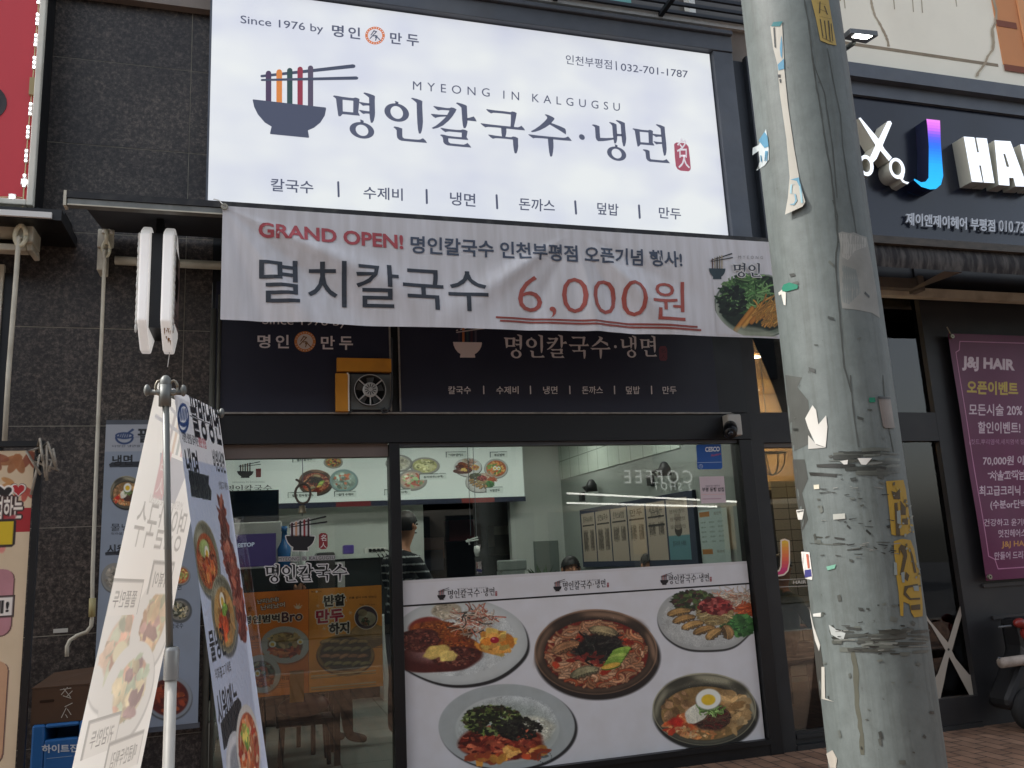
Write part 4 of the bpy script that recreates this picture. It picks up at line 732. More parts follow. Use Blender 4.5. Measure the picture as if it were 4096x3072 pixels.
    def logo(k):
        emblem(k, sh, ZH(722, 684), ZH(930, 684), 57, dict(bowl=lin('#33454d'), chop=lin('#2d343a'), n=[lin(c) for c in ('#5f4a44', '#a59c8a', '#54534a', '#8a8578', '#b0a48c')]), LY)
        k.text(sh, 'MYEONG', ZH(975, 506), ZH(1190, 510), 6.5, lin('#8b8b8e'), LY, sp=1.8)
        ws = WORD[:10]; bb = bbox([w_[0] for w_ in ws])
        for o, hs in ws:
            o2 = remap(o, bb, sh, ZH(925, 668), ZH(1170, 668), 31); k.flat(sh, grow(o2, 0.007), lin('#dcdcdc'), LY+0.0052); k.flat(sh, o2, lin('#39404c'), LY+0.006, [remap(q, bb, sh, ZH(925, 668), ZH(1170, 668), 31) for q in hs])
    # the bowl photograph printed at the right end
    cv = Canvas(sh, P(*ZH(780, 900), yb).x, x1-0.01, z0+0.012, P(*ZH(1000, 630), yb).z, 0.004, '#d9d9dd')
    L = cv.loc(*ZH(1165, 905), 95, 71); cv.cell(L, 0, 0, 1, 1, '#5d6a5e', 0.02); cv.cell(L, 0, 0, 0.96, 0.96, '#a9b0a4', 0.02); cv.cell(L, 0.02, 0, 0.92, 0.92, '#6f7d6c', 0.1)
    cv.cell(L, 0, -0.05, 0.88, 0.86, '#1d2a22', 0.05, 0, 1, 0.4); scat(cv, L, -0.3, -0.35, 0.42, 0.5, 260, 0.05, ['#3f6b38', '#56864a', '#7aa765', '#2d4e2a', '#8fb877'], 31, 'line', ln=0.3, wid=0.018); scat(cv, L, -0.6, -0.1, 0.3, 0.5, 100, 0.06, ['#15201b', '#223329', '#0f1713'], 32)
    for i in range(9):
        x = -0.5+0.17*i; cv.stroke([L[0]+L[1]*x+L[2]*(0.75-0.12*i), L[0]+L[1]*(x+0.35)+L[2]*(0.1-0.06*i)], 9, ['#c88a3e', '#d9a24e', '#b97a35'][i % 3], '#8f5a24')
    scat(cv, L, 0.25, 0.3, 0.4, 0.4, 80, 0.05, ['#d0a04e', '#b98338', '#c78f45'], 33, 'line', rot=-0.9, ln=0.4, wid=0.02); cv.cell(L, -0.1, 0.86, 0.5, 0.2, '#aab09a', 0.4, 0.2, 0.7)
    c0, a0, b0 = L; Y, X = np.mgrid[0:cv.H, 0:cv.W]; rr = np.hypot((X-c0[0])/abs(a0[0]), (Y-c0[1])/abs(b0[1])); cv.a[rr > 1.0] = srgb('#d9d9dd')
    cv.mesh('bowl_print', M_b, root, 0.003, warp=lambda u, v: fold(u, v+0*u))
    inked('logo_print', logo)
    e = MB()
    for (px, py) in (ZF(212, 280), ZF(240, 1205)):
        q = sh.px(px, py); e.lathe([(0.008, 0), (0.008, -0.006), (0.02, -0.006), (0.022, 0)], (q[0], yb-0.012, q[1]), 16, 'y')
    e.build('eyelets', pm('brass_eyelet', '#8d8778', 0.35, 0.6), root)
    tie = MB(); q = sh.px(*ZF(190, 262)); tie.tube([(q[0]+0.02, yb-0.01, q[1]-0.01), (q[0]-0.02, yb+0.02, q[1]+0.04), (q[0]-0.05, yb+0.03, q[1]+0.05)], 0.004, 6); tie.build('tie_cord', M_white, root)
hanging_banner()
# ------------------------------------------------------------------ navy fascia panels and beam
def fascia():
    yf = -0.08; sh = facade(yf); M_n = pm('navy_panel', '#1b1d31', 0.5, 0, 0.1, 2, dirt='#262631', dirt_amt=0.3); zb = 2.585; zt = 3.5
    ink = lin('#d6d0d0'); N = [lin(c) for c in ('#3b2c3f', '#a8673c', '#2a3c3e', '#43222c', '#4a4350')]
    a = P(465, 720, yf).x; b_ = P(*Zf(830, 600), yf).x; c = P(*Zf(945, 600), yf).x; d = P(1545, 800, yf).x
    l_ = thing('fascia_panel', 'navy fascia panel with orange round mark beside the exhaust fan', 'sign panel', ((a+b_)/2, yf, 3.0), 'navy fascia panels'); q = MB(); q.box(a, b_, yf, -0.001, zb, zt); q.build('panel', M_n, l_)
    t = MB(); t.text(sh, 'Since 1976 by', ZF(540, 1287), ZF(1262, 1305), 15.5, ink, 0.002, 'base')
    for s_, A, B in (('명', (497, 1496), (608, 1497)), ('인', (655, 1497), (768, 1498)), ('만', (1045, 1506), (1164, 1507)), ('두', (1203, 1511), (1321, 1512))): t.text(sh, s_, ZF(*A), ZF(*B), 29, ink, 0.002, bold=0.02)
    t.build('lettering', M_print, l_); r = MB(); ring_mark(r, sh, ZF(907, 1440), 23, 22.3, lin('#c47c3c'), 0.002, lin('#c7bdb4'), lin('#7b5a34')); r.build('orange_ring_mark', M_print, l_)
    r_ = thing('fascia_panel', 'navy fascia panel with pale bowl emblem and menu words', 'sign panel', ((c+d)/2, yf, 3.0), 'navy fascia panels'); q = MB(); q.box(c, d, yf, -0.001, zb, zt); q.build('panel', M_n, r_)
    t = MB(); wordmark(t, sh, ZG(680, 1372), ZG(2005, 1372), 53, ink, 0.002); 
    for s_, x0, x1 in (('칼국수', 968, 1017), ('수제비', 1072, 1120), ('냉면', 1173, 1204), ('돈까스', 1257, 1302), ('덮밥', 1352, 1382), ('만두', 1431, 1461)): t.text(sh, s_, (x0, 851.5), (x1, 851), 17, ink, 0.002, bold=0.01)
    for x in (1044.5, 1145.5, 1230.5, 1327, 1407): t.line(sh, (x, 834.5), (x+0.5, 850.5), 2.4, ink, 0.002)
    t.build('lettering', M_print, r_); g = MB(); emblem(g, sh, ZG(242, 1363), ZG(605, 1363), 82, dict(bowl=lin('#d8cbc8'), chop=lin('#b8afae'), n=N), 0.002); g.build('bowl_emblem', M_print, r_)
    s = MB(); q = zl(ZG, (2030, 1265), (2075, 1262), (2090, 1285), (2093, 1370), (2080, 1390), (2035, 1388), (2023, 1370), (2020, 1290)); s.pflat(sh, q, lin('#6a2f38'), 0.002); s.text(sh, '名', ZG(2035, 1322), ZG(2078, 1322), 10, lin('#3a1d25'), 0.003); s.text(sh, '人', ZG(2037, 1372), ZG(2080, 1372), 9, lin('#3a1d25'), 0.003); s.build('red_seal', M_print, r_)
    # trim, beam and posts of the shop front
    root = thing('shopfront', 'black metal framed noodle shop front with two large window panes', 'shop front', (1.7, 0, 0))
    b = MB(); b.box(-0.28, 3.8, -0.07, -0.001, 2.372, zb-0.006); b.box(b_+0.002, c-0.002, -0.06, -0.002, zb, zt); b.box(d+0.002, 3.78, -0.075, -0.002, zb, zt); b.box(-0.303, a-0.002, -0.06, -0.002, 0.0, zt); b.box(-0.306, 3.8, -0.05, -0.001, zt+0.002, 4.2); b.build('lintel', M_black, root)
    tr = MB(); z = zb-0.004; tr.box(a, 3.62, -0.088, -0.071, z-0.008, z+0.004)
    for x in (b_-0.006, c-0.006): tr.box(x, x+0.012, -0.087, -0.0805, zb+0.006, zt)
    tr.tube([(3.62, -0.08, z), (3.665, -0.08, z-0.02), (3.675, -0.08, z-0.06)], 0.006, 6); tr.build('edge_trim', pm('scuffed_trim', '#8d8a84', 0.5, 0.2, 0.3, 20), root)
    pl, pr = P(846, 1200, -0.06).x, P(869, 1200, -0.06).x; zh = 2.37
    for nm, x0, x1 in (('post', pl, pr), ('post', P(1592, 955, -0.06).x+0.02, 3.80)):
        m_ = MB(); m_.box(x0, x1, -0.06, 0.08, 0.0, zh); m_.build(nm, M_black, root, bevel=0.004)
    st = MB(); st.box(3.802, 3.93, -0.03, 0.1, 0, 3.5); st.build('door_jamb', M_char, root)
    zs = P(1500, 1618, -0.06).z; k = MB(); k.box(pr+0.002, 3.69, -0.055, 0.08, 0.0, zs); k.box(pr+0.002, 3.69, -0.08, -0.0551, zs-0.03, zs+0.004); k.build('plinth', M_black, root)
    k = MB(); k.box(-0.25, pl-0.002, -0.055, 0.08, 0.0, 0.1); k.build('threshold', M_dkgrey, root)
    h = MB(); h.box(-0.25, pl-0.004, -0.02, 0.06, P(700, 988, -0.02).z, zh); h.build('blind_cassette', pm('taupe_cassette', '#6d625c', 0.5, 0, 0.1, 3), root)
    m_ = MB(); m_.box(P(1010, 960, -0.02).x*0+pr+0.002, 3.69, -0.03, 0.06, P(1000, 963, -0.03).z, zh); m_.build('head_rail', M_dkgrey, root)
    gl = MB(); gl.box(-0.25, pl-0.003, 0.0, 0.006, 0.1, P(700, 988, -0.02).z); o = gl.build('left_pane', M_glass, root)
    gr = MB(); gr.box(pr+0.003, 3.69, 0.0, 0.006, zs, P(1000, 963, -0.03).z); o2 = gr.build('right_pane', M_glass, root)
    # decals on the left pane
    g0 = facade(-0.004); dk = MB(); W_ = lin('#c9c6c4'); cols = dict(bowl=lin('#17171b'), chop=lin('#15151a'), n=[lin(c_) for c_ in ('#3d1f26', '#b98a6a', '#2b2526', '#7d2027', '#3b2226')])
    emblem(dk, g0, ZM(697, 1190), ZM(1092, 1190), 76, cols, 0.002, W_, 0.006)
    sl = [(1008, 1040), (1030, 1024), (1070, 1024), (1090, 1042), (1092, 1150), (1075, 1175), (1030, 1178), (1008, 1160)]; dk.pflat(g0, zl(ZM, *sl), lin('#7f2028'), 0.002); dk.text(g0, '名', ZM(1025, 1100), ZM(1078, 1100), 14, W_, 0.003, bold=0.01); dk.text(g0, '人', ZM(1022, 1164), ZM(1080, 1164), 12, W_, 0.003, bold=0.01)
    for t_, A, B in (('MYEONG', (625, 1288), (822, 1284)), ('IN', (848, 1283), (890, 1282)), ('KALGUGSU', (918, 1280), (1158, 1272))):
        dk.text(g0, t_, ZM(*A), ZM(*B), 7.5, lin('#28282c'), 0.003, sp=1.15); a_, b2 = ZM(*A), ZM(*B); dk.pflat(g0, [(a_[0]-1, a_[1]+1.5), (b2[0]+1, b2[1]+1.5), (b2[0]+1, b2[1]-9), (a_[0]-1, a_[1]-9)], lin('#9c9a98'), 0.0014)
    wordmark(dk, g0, ZM(497, 1500), ZM(1283, 1478), 41, lin('#101013'), 0.003, True, W_, 0.0065); dk.build('window_decal', M_print, o)
    c3 = MB(); cs = facade(-0.004)      # the member stickers on the right pane
    q = zl(ZP, (1268, 195), (1285, 186), (1500, 183), (1516, 400), (1500, 418), (1290, 420), (1278, 408)); c3.pflat(cs, q, lin('#0f4f9c'), 0.001); c3.text(cs, 'CESCO', ZP(1352, 255), ZP(1490, 250), 10.5, lin('#e6e9ee'), 0.002, bold=0.03); c3.text(cs, 'Members', ZP(1408, 302), ZP(1500, 282), 5, lin('#c94a55'), 0.002)
    c3.line(cs, ZP(1280, 357), ZP(1505, 352), 0.8, lin('#b8c8de'), 0.002); c3.ring(cs, ZP(1310, 392), (4.4, 0), (0, 4.4), lin('#b8c8de'), 0.002, (ZP(1310, 392), (3.6, 0), (0, 3.6))); c3.line(cs, ZP(1310, 380), ZP(1310, 394), 0.8, lin('#b8c8de'), 0.002); c3.line(cs, ZP(1310, 394), ZP(1318, 394), 0.8, lin('#b8c8de'), 0.002)
    c3.build('blue_sticker', M_print, o2)
    c4 = MB(); q = zl(ZP, (1295, 490), (1530, 485), (1550, 735), (1315, 745)); c4.pflat(cs, q, lin('#c9b7bb'), 0.001); c4.text(cs, '부평 동행 밥집', ZP(1322, 632), ZP(1530, 630), 9, lin('#2b2530'), 0.002, bold=0.02); c4.text(cs, '마음을 잇는 따뜻한 밥', ZP(1355, 588), ZP(1490, 584), 4, lin('#4b4650'), 0.002); c4.line(cs, ZP(1312, 660), ZP(1535, 655), 1.2, lin('#d3a9a6'), 0.002); c4.line(cs, ZP(1330, 702), ZP(1500, 698), 2, lin('#b0909a'), 0.002); c4.build('pink_notice', M_print, o2)
fascia()
# ------------------------------------------------------------------ exhaust fan in the fascia
def exhaust_fan():
    root = thing('exhaust_fan', 'grey round exhaust fan boxed with yellow boards in the navy fascia', 'fan', tuple(P(798, 845, -0.1))); y = -0.1
    y1 = MB(); a, b_ = P(*Zf(148, 268), y), P(*Zf(832, 445), y); y1.box(a.x, b_.x, y-0.03, -0.081, b_.z, a.z); a2, b2 = P(*Zf(130, 458), y), P(*Zf(300, 940), y); y1.box(a2.x, b2.x, y-0.035, -0.081, b2.z, a2.z-0.004)
    y1.build('yellow_board', pm('mustard_board', '#c98a26', 0.6, 0, 0.1, 5, dirt='#5b4325', dirt_amt=0.3), root)
    p = MB(); a, b_ = P(*Zf(318, 470), y), P(*Zf(825, 912), y); p.box(a.x, b_.x, y-0.012, -0.081, b_.z, a.z); p.build('fan_plate', pm('fan_grey', '#687071', 0.5, 0.2, 0.2, 6, dirt='#2a2a28', dirt_amt=0.4), root)
    c = P(*Zf(557, 683), y); R = (P(*Zf(755, 683), y)-c).length
    d = MB(); d.lathe([(R*0.98, -0.0121), (R*0.98, -0.05), (R, -0.055), (R*0.94, -0.058), (R*0.9, -0.05), (R*0.9, -0.014), (0.0, -0.0135)], (c.x, y, c.z), 40, 'y'); d.build('shroud', pm('fan_shroud', '#2c2f30', 0.5, 0.1, 0.2, 8), root, True)
    bl = MB()
    for i in range(5):
        t = i*1.2566+0.3; u = Vector((math.cos(t), 0, math.sin(t))); v = Vector((-math.sin(t), 0, math.cos(t))); o = Vector((c.x, y-0.028, c.z))
        bl.add([o+u*R*0.3-v*R*0.12+Vector((0, -.008, 0)), o+u*R*0.86-v*R*0.28+Vector((0, -.01, 0)), o+u*R*0.86+v*R*0.2+Vector((0, .008, 0)), o+u*R*0.3+v*R*0.12+Vector((0, .008, 0))], [(0, 1, 2, 3)])
    bl.build('fan_blade', pm('blade_grey', '#5b6061', 0.5), root)
    g = MB(); g.lathe([(R*1.0, -0.06), (R*1.0, -0.067), (R*0.965, -0.067), (R*0.965, -0.06), (R*1.0, -0.06)], (c.x, y, c.z), 40, 'y'); o = Vector((c.x, y-0.064, c.z))
    for t in (0.7, 2.4, 3.9, 4.71, 5.5): u = Vector((math.cos(t), 0, math.sin(t))); g.tube([o+u*R*0.42, o+u*R*0.97], R*0.045, 6)
    g.lathe([(R*0.47, -0.055), (R*0.47, -0.072), (R*0.4, -0.078), (0.001, -0.08)], (c.x, y, c.z), 28, 'y'); g.build('guard', pm('guard_grey', '#b4b8b8', 0.45, 0.2, 0.1, 8), root)
    s = MB()
    for i in range(12):
        t = i*math.pi/6; u = Vector((math.cos(t), 0, math.sin(t))); v = Vector((-math.sin(t), 0, math.cos(t))); q = Vector((c.x, y-0.0815, c.z)); s.add([q+u*R*0.14-v*R*.02, q+u*R*0.36-v*R*.025, q+u*R*0.36+v*R*.025, q+u*R*0.14+v*R*.02], [(0, 1, 2, 3)])
    s.build('motor_slots', pm('slot_black', '#0e0e0e', 0.8), root)
    w_ = MB(); w_.tube([P(*Zf(x_, y_), -0.125) for x_, y_ in ((848, 0), (845, 300), (848, 700), (830, 870), (780, 945), (730, 950), (710, 915), (760, 890))], 0.007, 6); w_.tube([P(*Zf(x_, y_), -0.125) for x_, y_ in ((345, 910), (320, 950), (290, 965))], 0.006, 6); w_.build('power_cable', pm('grey_cable', '#3b4044', 0.6), root, True)
    q = MB(); q.tube([P(*Zf(280, 445), -0.138), P(*Zf(300, 470), -0.138), P(*Zf(303, 930), -0.138)], 0.006, 6); q.build('sealant_bead', M_white, root)
exhaust_fan()
def cctv():
    root = thing('security_camera', 'small black security camera on white box at the window corner', 'camera', tuple(P(1578, 920, -0.1)))
    b = MB(); a, c = P(*ZS(0, 335), -0.09), P(*ZS(112, 510), -0.09); a.x -= 0.02; b.box(a.x, c.x, -0.16, -0.071, c.z, a.z); b.build('junction_box', pm('off_white_plastic', '#b5b3ab', 0.45), root, bevel=0.012)
    h = MB(); q = P(*ZS(45, 435), -0.16); d = Vector((-0.5, -0.75, -0.42)).normalized(); h.tube([q+d*-0.02, q+d*0.05, q+d*0.14], [0.05, 0.055, 0.048], 20); h.tube([q+d*0.1401, q+d*0.15], [0.05, 0.04], 20); h.build('camera_body', pm('camera_black', '#111214', 0.3), root, True)
    l_ = MB(); l_.ball(q+d*0.148, 0.026, 14); l_.build('lens', pm('lens_glass', '#1c1f26', 0.08), root, True)
    s = MB(); s.tube([(q.x-0.01, -0.161, q.z), (q.x, -0.2, q.z+0.03), tuple(q+d*0.05+Vector((0, 0, 0.05)))], 0.014, 8); s.build('mount_arm', MATS['camera_black'], root, True)
cctv()
# ------------------------------------------------------------------ big dish panel on the lower half of the window
def dish_panel():
    y = -0.012; sh = facade(y); root = thing('window_food_panel', 'large white window panel printed with five dishes under a logo strip', 'poster panel', (2.35, y, 0.8))
    x0 = P(873, 1450, y).x; x1 = 3.675; zt = P(1230, 1240, y).z; zs = P(1240, 1287, y).z; zb = P(1500, 1616, y).z+0.005
    b = MB(); b.box(x0, x1, y+0.002, y+0.0112, zb, zt+0.02); b.build('backing_board', pm('backing_board', '#c8c4c2', 0.6), root)
    cv = Canvas(sh, x0, x1, zb, zs, 0.0042, '#d6d4d5')
    dish_cutlet(cv, *ZQ(520, 570), 146, 93); dish_red_noodle(cv, 1290, 1407, 130, 93); dish_mixed_rice(cv, *ZQ(930, 1300), 144, 93); dish_dumpling_salad(cv, 1527, 1338, 106, 66); dish_cold_noodle(cv, *ZR(1120, 1150), 110, 79)
    L = cv.loc(*ZQ(1243, 1565), 15, 12)
    for t in range(20): cv.cell(L, math.cos(t*0.314), math.sin(t*0.314), 0.09, 0.09, '#4a5350', 0.3)
    cv.cell(L, -0.2, 0.0, 0.5, 0.16, '#59615f', 0.6); cv.cell(L, 0.3, -0.2, 0.3, 0.2, '#59615f', 0.6)
    cv.mesh('dish_print', print_mat('window_vinyl', 0.5, dirt=0.06), root, 0.0)
    s = MB(); s.box(x0, x1, y, y+0.0018, zs+0.012, zt, lin('#d2d0d1')); s.box(x0, x1, y-0.001, y+0.001, zs, zs+0.012, lin('#1c1a1b')); s.build('logo_strip', MATS['window_vinyl'], root)
    k = MB(); cols = dict(bowl=lin('#1f1a1c'), chop=lin('#1f1a1c'), n=[lin(c) for c in ('#3d2326', '#a8493a', '#2b2526', '#7d2027', '#3b2226')]); ik = lin('#231f21')
    for eb, wa, wb, my, sl in ((ZO(472, 1660), ZO(568, 1650), ZO(1015, 1622), (ZO(662, 1560), ZO(945, 1545)), ZO(1030, 1598)), ((1195, 1278), (1215, 1276.5), (1308, 1270), ((1235, 1257), (1295, 1253)), (1313, 1263.5)), (ZP(925, 1518), ZP(1003, 1512), ZP(1388, 1488), (ZP(1085, 1425), ZP(1325, 1408)), ZP(1404, 1462))):
        emblem(k, sh, eb, (eb[0]+26, eb[1]-1.5), 26, cols, 0.002); wordmark(k, sh, wa, wb, 20, ik, 0.002); k.text(sh, 'MYEONG IN KALGUGSU', my[0], my[1], 2.6, lin('#6b6466'), 0.002, sp=1.5)
        x, yy = sl; k.pflat(sh, [(x-2, yy-5), (x+2, yy-5), (x+2.2, yy+5), (x-2, yy+5)], lin('#8e2f35'), 0.002); k.text(sh, '名', (x-1.5, yy-0.2), (x+1.5, yy-0.3), 3.4, lin('#e0cfcf'), 0.003); k.text(sh, '人', (x-1.5, yy+4), (x+1.5, yy+3.8), 3.2, lin('#e0cfcf'), 0.003)
    k.build('logo_print', M_print, root)
dish_panel()
# ------------------------------------------------------------------ orange posters behind the left pane
def orange_posters():
    y = 0.03; sh = facade(y)
    TLa, TRa, BRa, BLa = ZN(250, 157), ZN(822, 122), ZN(800, 1020), ZN(372, 1046)
    root = thing('poster', 'orange poster with two white bowls of rice cake behind the glass', 'poster', tuple(P(600, 1380, y)), 'orange posters inside the left window')
    x0, x1, xm = P(520, 1300, y).x, P(826, 1380, y).x, P(*ZN(826, 500), y).x; z1, z0 = P(*ZN(600, 135), y).z, P(*ZN(600, 1033), y).z
    cv = Canvas(sh, x0, xm, z0, z1, 0.003, '#ea832c'); cv.a *= (0.88+0.24*fbm(cv.H, cv.W, 12, 3, 4)[..., None])
    W_ = '#e9ddca'
    cv.text('난리났네!', ZN(385, 250), ZN(570, 228), 10, W_, bold=0.03, outline='#5a3018', ow=2); cv.text('난리났어', ZN(415, 305), ZN(622, 275), 11, W_, bold=0.03, outline='#5a3018', ow=2)
    cv.text('조합', ZN(262, 320), ZN(340, 308), 9, '#5a3a1c'); cv.text('명인범벅', ZN(262, 425), ZN(578, 400), 17, '#2e1c14', bold=0.03, outline=W_, ow=4)
    cv.text('Bro', ZN(595, 410), ZN(775, 390), 22, '#4a1622', bold=0.02, outline=W_, ow=3); cv.text('뒤범벅', ZN(296, 565), ZN(400, 550), 9, '#4a2a16'); cv.text('튀김범벅', ZN(592, 905), ZN(730, 895), 9, '#4a2a16')
    for k in range(3): cv.line(ZN(310, 585+k*22), ZN(400, 580+k*22), 1.4, '#8a5a34', 0.7); cv.line(ZN(560, 935+k*16), ZN(770, 920+k*16), 1.2, '#8a5a34', 0.7)
    for (cx, cy, rx, ry, sd) in ((625, 600, 208, 160, 1), (420, 850, 165, 165, 2)):
        px, py = ZN(cx, cy); L = cv.loc(px, py, rx*.2513, ry*.2513); cv.cell(L, 0.02, 0.05, 1.02, 1.02, '#7a4422', 0.08, 0, 0.6); cv.cell(L, 0, 0, 1, 1, '#b9b6ae', 0.03); cv.cell(L, 0, 0, 0.72, 0.7, '#8f8a80', 0.1); cv.cell(L, 0, 0.02, 0.7, 0.68, '#7a4a2a', 0.1, 0, 1, 0.4)
        scat(cv, L, 0, 0.25, 0.6, 0.38, 60, 0.14, ['#b4532c', '#c9683a', '#8f3a1e', '#d17c44'], sd+40); scat(cv, L, 0, -0.25, 0.56, 0.35, 60, 0.15, ['#a88a55', '#c0a268', '#8d7040', '#5f6038'] if sd == 1 else ['#6d6f58', '#8a8b70', '#4f5240', '#a45b3c'], sd+44)
        egg(cv, L, -0.52 if sd == 1 else -0.2, -0.02, 0.18); egg(cv, L, 0.62 if sd == 1 else -0.55, -0.15, 0.16)
    P0 = ZN(735, 290)
    for i in range(9): t = -0.4-i*0.3; cv.line(P0, (P0[0]+math.cos(t)*(7+4*(i % 2)), P0[1]+math.sin(t)*(7+4*(i % 2))), 1.6, '#e6d3b5')
    cv.mesh('poster_print', M_thin, root)
    r2 = thing('poster', 'orange poster with a bamboo steamer of dumplings behind the glass', 'poster', tuple(P(745, 1380, y)), 'orange posters inside the left window')
    cv = Canvas(sh, xm+0.002, x1, z0, z1, 0.003, '#ea9a3e'); cv.a *= (0.85+0.3*fbm(cv.H, cv.W, 15, 3, 4)[..., None])
    cv.text('반할', ZN(958, 275), ZN(1140, 262), 25, '#241c18', bold=0.04, outline='#e6dccb', ow=5); cv.text('만두', ZN(890, 420), ZN(1125, 400), 30, '#b02040', bold=0.04, outline='#e6dccb', ow=5); cv.text('하지', ZN(1000, 515), ZN(1175, 500), 25, '#241c18', bold=0.04, outline='#e6dccb', ow=5)
    cv.text('빈틈 없이 더욱 맛있다', ZN(1175, 205), ZN(1410, 195), 4.5, '#5a3a1c', bold=0.02)
    cv.text('명인', ZN(848, 152), ZN(882, 151), 3.6, '#4a2f1a'); cv.text('만두', ZN(908, 150), ZN(938, 149), 3.6, '#4a2f1a'); L = cv.loc(*ZN(895, 143), 2.4, 2.4); cv.cell(L, 0, 0, 1, 1, '#e6dccb')
    cv.text('육즙 가득 만두', ZN(1262, 262), ZN(1400, 262), 3.5, '#5a3a1c')
    L = cv.loc(*ZN(1340, 520), 40, 30); cv.cell(L, 0, 0, 1, 0.9, '#8f6d40', 0.05, 0, 1, 0.2); cv.cell(L, 0.1, -0.25, 1, 0.55, '#a98656', 0.06, 0, 1, 0.2)
    for k in range(7): cv.lstroke(L, [(-0.9, -0.1+k*0.13), (0, 0.12+k*0.13), (0.9, 0.05+k*0.13)], 1.2, '#7d5c34')
    L = cv.loc(*ZN(1320, 365), 25.5, 26); cv.cell(L, 0, 0, 1, 1, '#e6dccb', 0.04); cv.cell(L, 0, 0, 0.94, 0.94, '#4a3a44', 0.04); cv.cell(L, 0.1, 0.1, 0.75, 0.6, '#a39a80', 0.1, 0, 1, 0.2); cv.cell(L, -0.3, -0.4, 0.4, 0.3, '#86775c', 0.2, 0, 1, 0.3); scat(cv, L, -0.05, 0.35, 0.3, 0.3, 50, 0.1, ['#55604a', '#7a6a50', '#39402f', '#8c5a44'], 55)
    L = cv.loc(*ZN(1145, 680), 61, 44); cv.cell(L, 0, 0.08, 1.02, 1.0, '#5b3a1c', 0.04); cv.cell(L, 0, 0, 1, 1, '#a07c46', 0.03, 0, 1, 0.2); cv.cell(L, 0, -0.02, 0.9, 0.86, '#5f4526', 0.06)
    for i in range(20): dumpling(cv, L, -0.68+0.32*(i % 5)+0.1*(i//5 % 2), -0.6+0.36*(i//5), 0.23, -0.3+0.3*math.sin(i*2), ['#a3834e', '#8f7a50', '#a8764e', '#94814f'][i//5], i)
    for yy in (850, 950): cv.line(ZN(850, yy+20), ZN(1400, yy-30), 3, '#c8b48c'); cv.line(ZN(850, yy+38), ZN(1400, yy-8), 2.4, '#a8905f')
    for (sx, sy) in ((1185, 325), (905, 265), (960, 460)):
        p_ = ZN(sx, sy)
        for i in range(6): t = i*1.047; cv.line(p_, (p_[0]+math.cos(t)*4, p_[1]+math.sin(t)*4), 0.9, '#e6d3b5')
    cv.mesh('poster_print', M_thin, r2)
    y_ = MB(); q = P(*ZN(745, 820), 0.012); q2 = P(*ZN(800, 1085), 0.012); y_.box(q.x-0.06, q2.x-0.01, 0.01, 0.014, q2.z, q.z); tag(y_.build('yellow_note', pm('yellow_card', '#c98a1e', 0.6)), 'plain mustard card stuck on the glass over the orange posters', 'card')
orange_posters()
def door_chime():
    y = -0.05; root = thing('window_wreath', 'small twig ring with bell hanging on a string in front of the window lettering', 'wreath', tuple(P(*ZM(855, 650), y)))
    c = P(*ZM(857, 650), y); R = (P(*ZM(930, 650), y)-c).length; w_ = MB(); r = random.Random(4)
    for k in range(4): w_.tube([c+Vector((math.cos(t*0.2618)*R*(0.93+r.random()*0.1), -0.008+r.random()*0.016, math.sin(t*0.2618)*R*1.35*(0.93+r.random()*0.1))) for t in range(25)], 0.007, 6)
    w_.build('twig_ring', pm('twig_brown', '#4a423a', 0.8, 0, 0.3, 20), root, True)
    b = MB(); b.line(facade(y), ZM(795, 520), ZM(900, 570), 5, (1, 1, 1), 0.006); b.line(facade(y), ZM(930, 500), ZM(850, 575), 4, (1, 1, 1), 0.004); b.build('ribbon', MATS['twig_brown'], root)
    s = MB(); s.tube([P(*ZM(853, 320), y), P(*ZM(857, 560), y)], 0.003, 5); s.tube([P(*ZM(857, 750), y), P(*ZM(850, 865), y)], 0.003, 5); s.build('string', M_dkgrey, root)
    g = MB(); q = P(*ZM(851, 795), y); g.lathe([(0.002, 0.025), (0.02, 0.02), (0.024, -0.02), (0.03, -0.028)], q, 14); g.build('bell', pm('bell_brass', '#8a7f66', 0.3, 0.7), root, True)
door_chime()
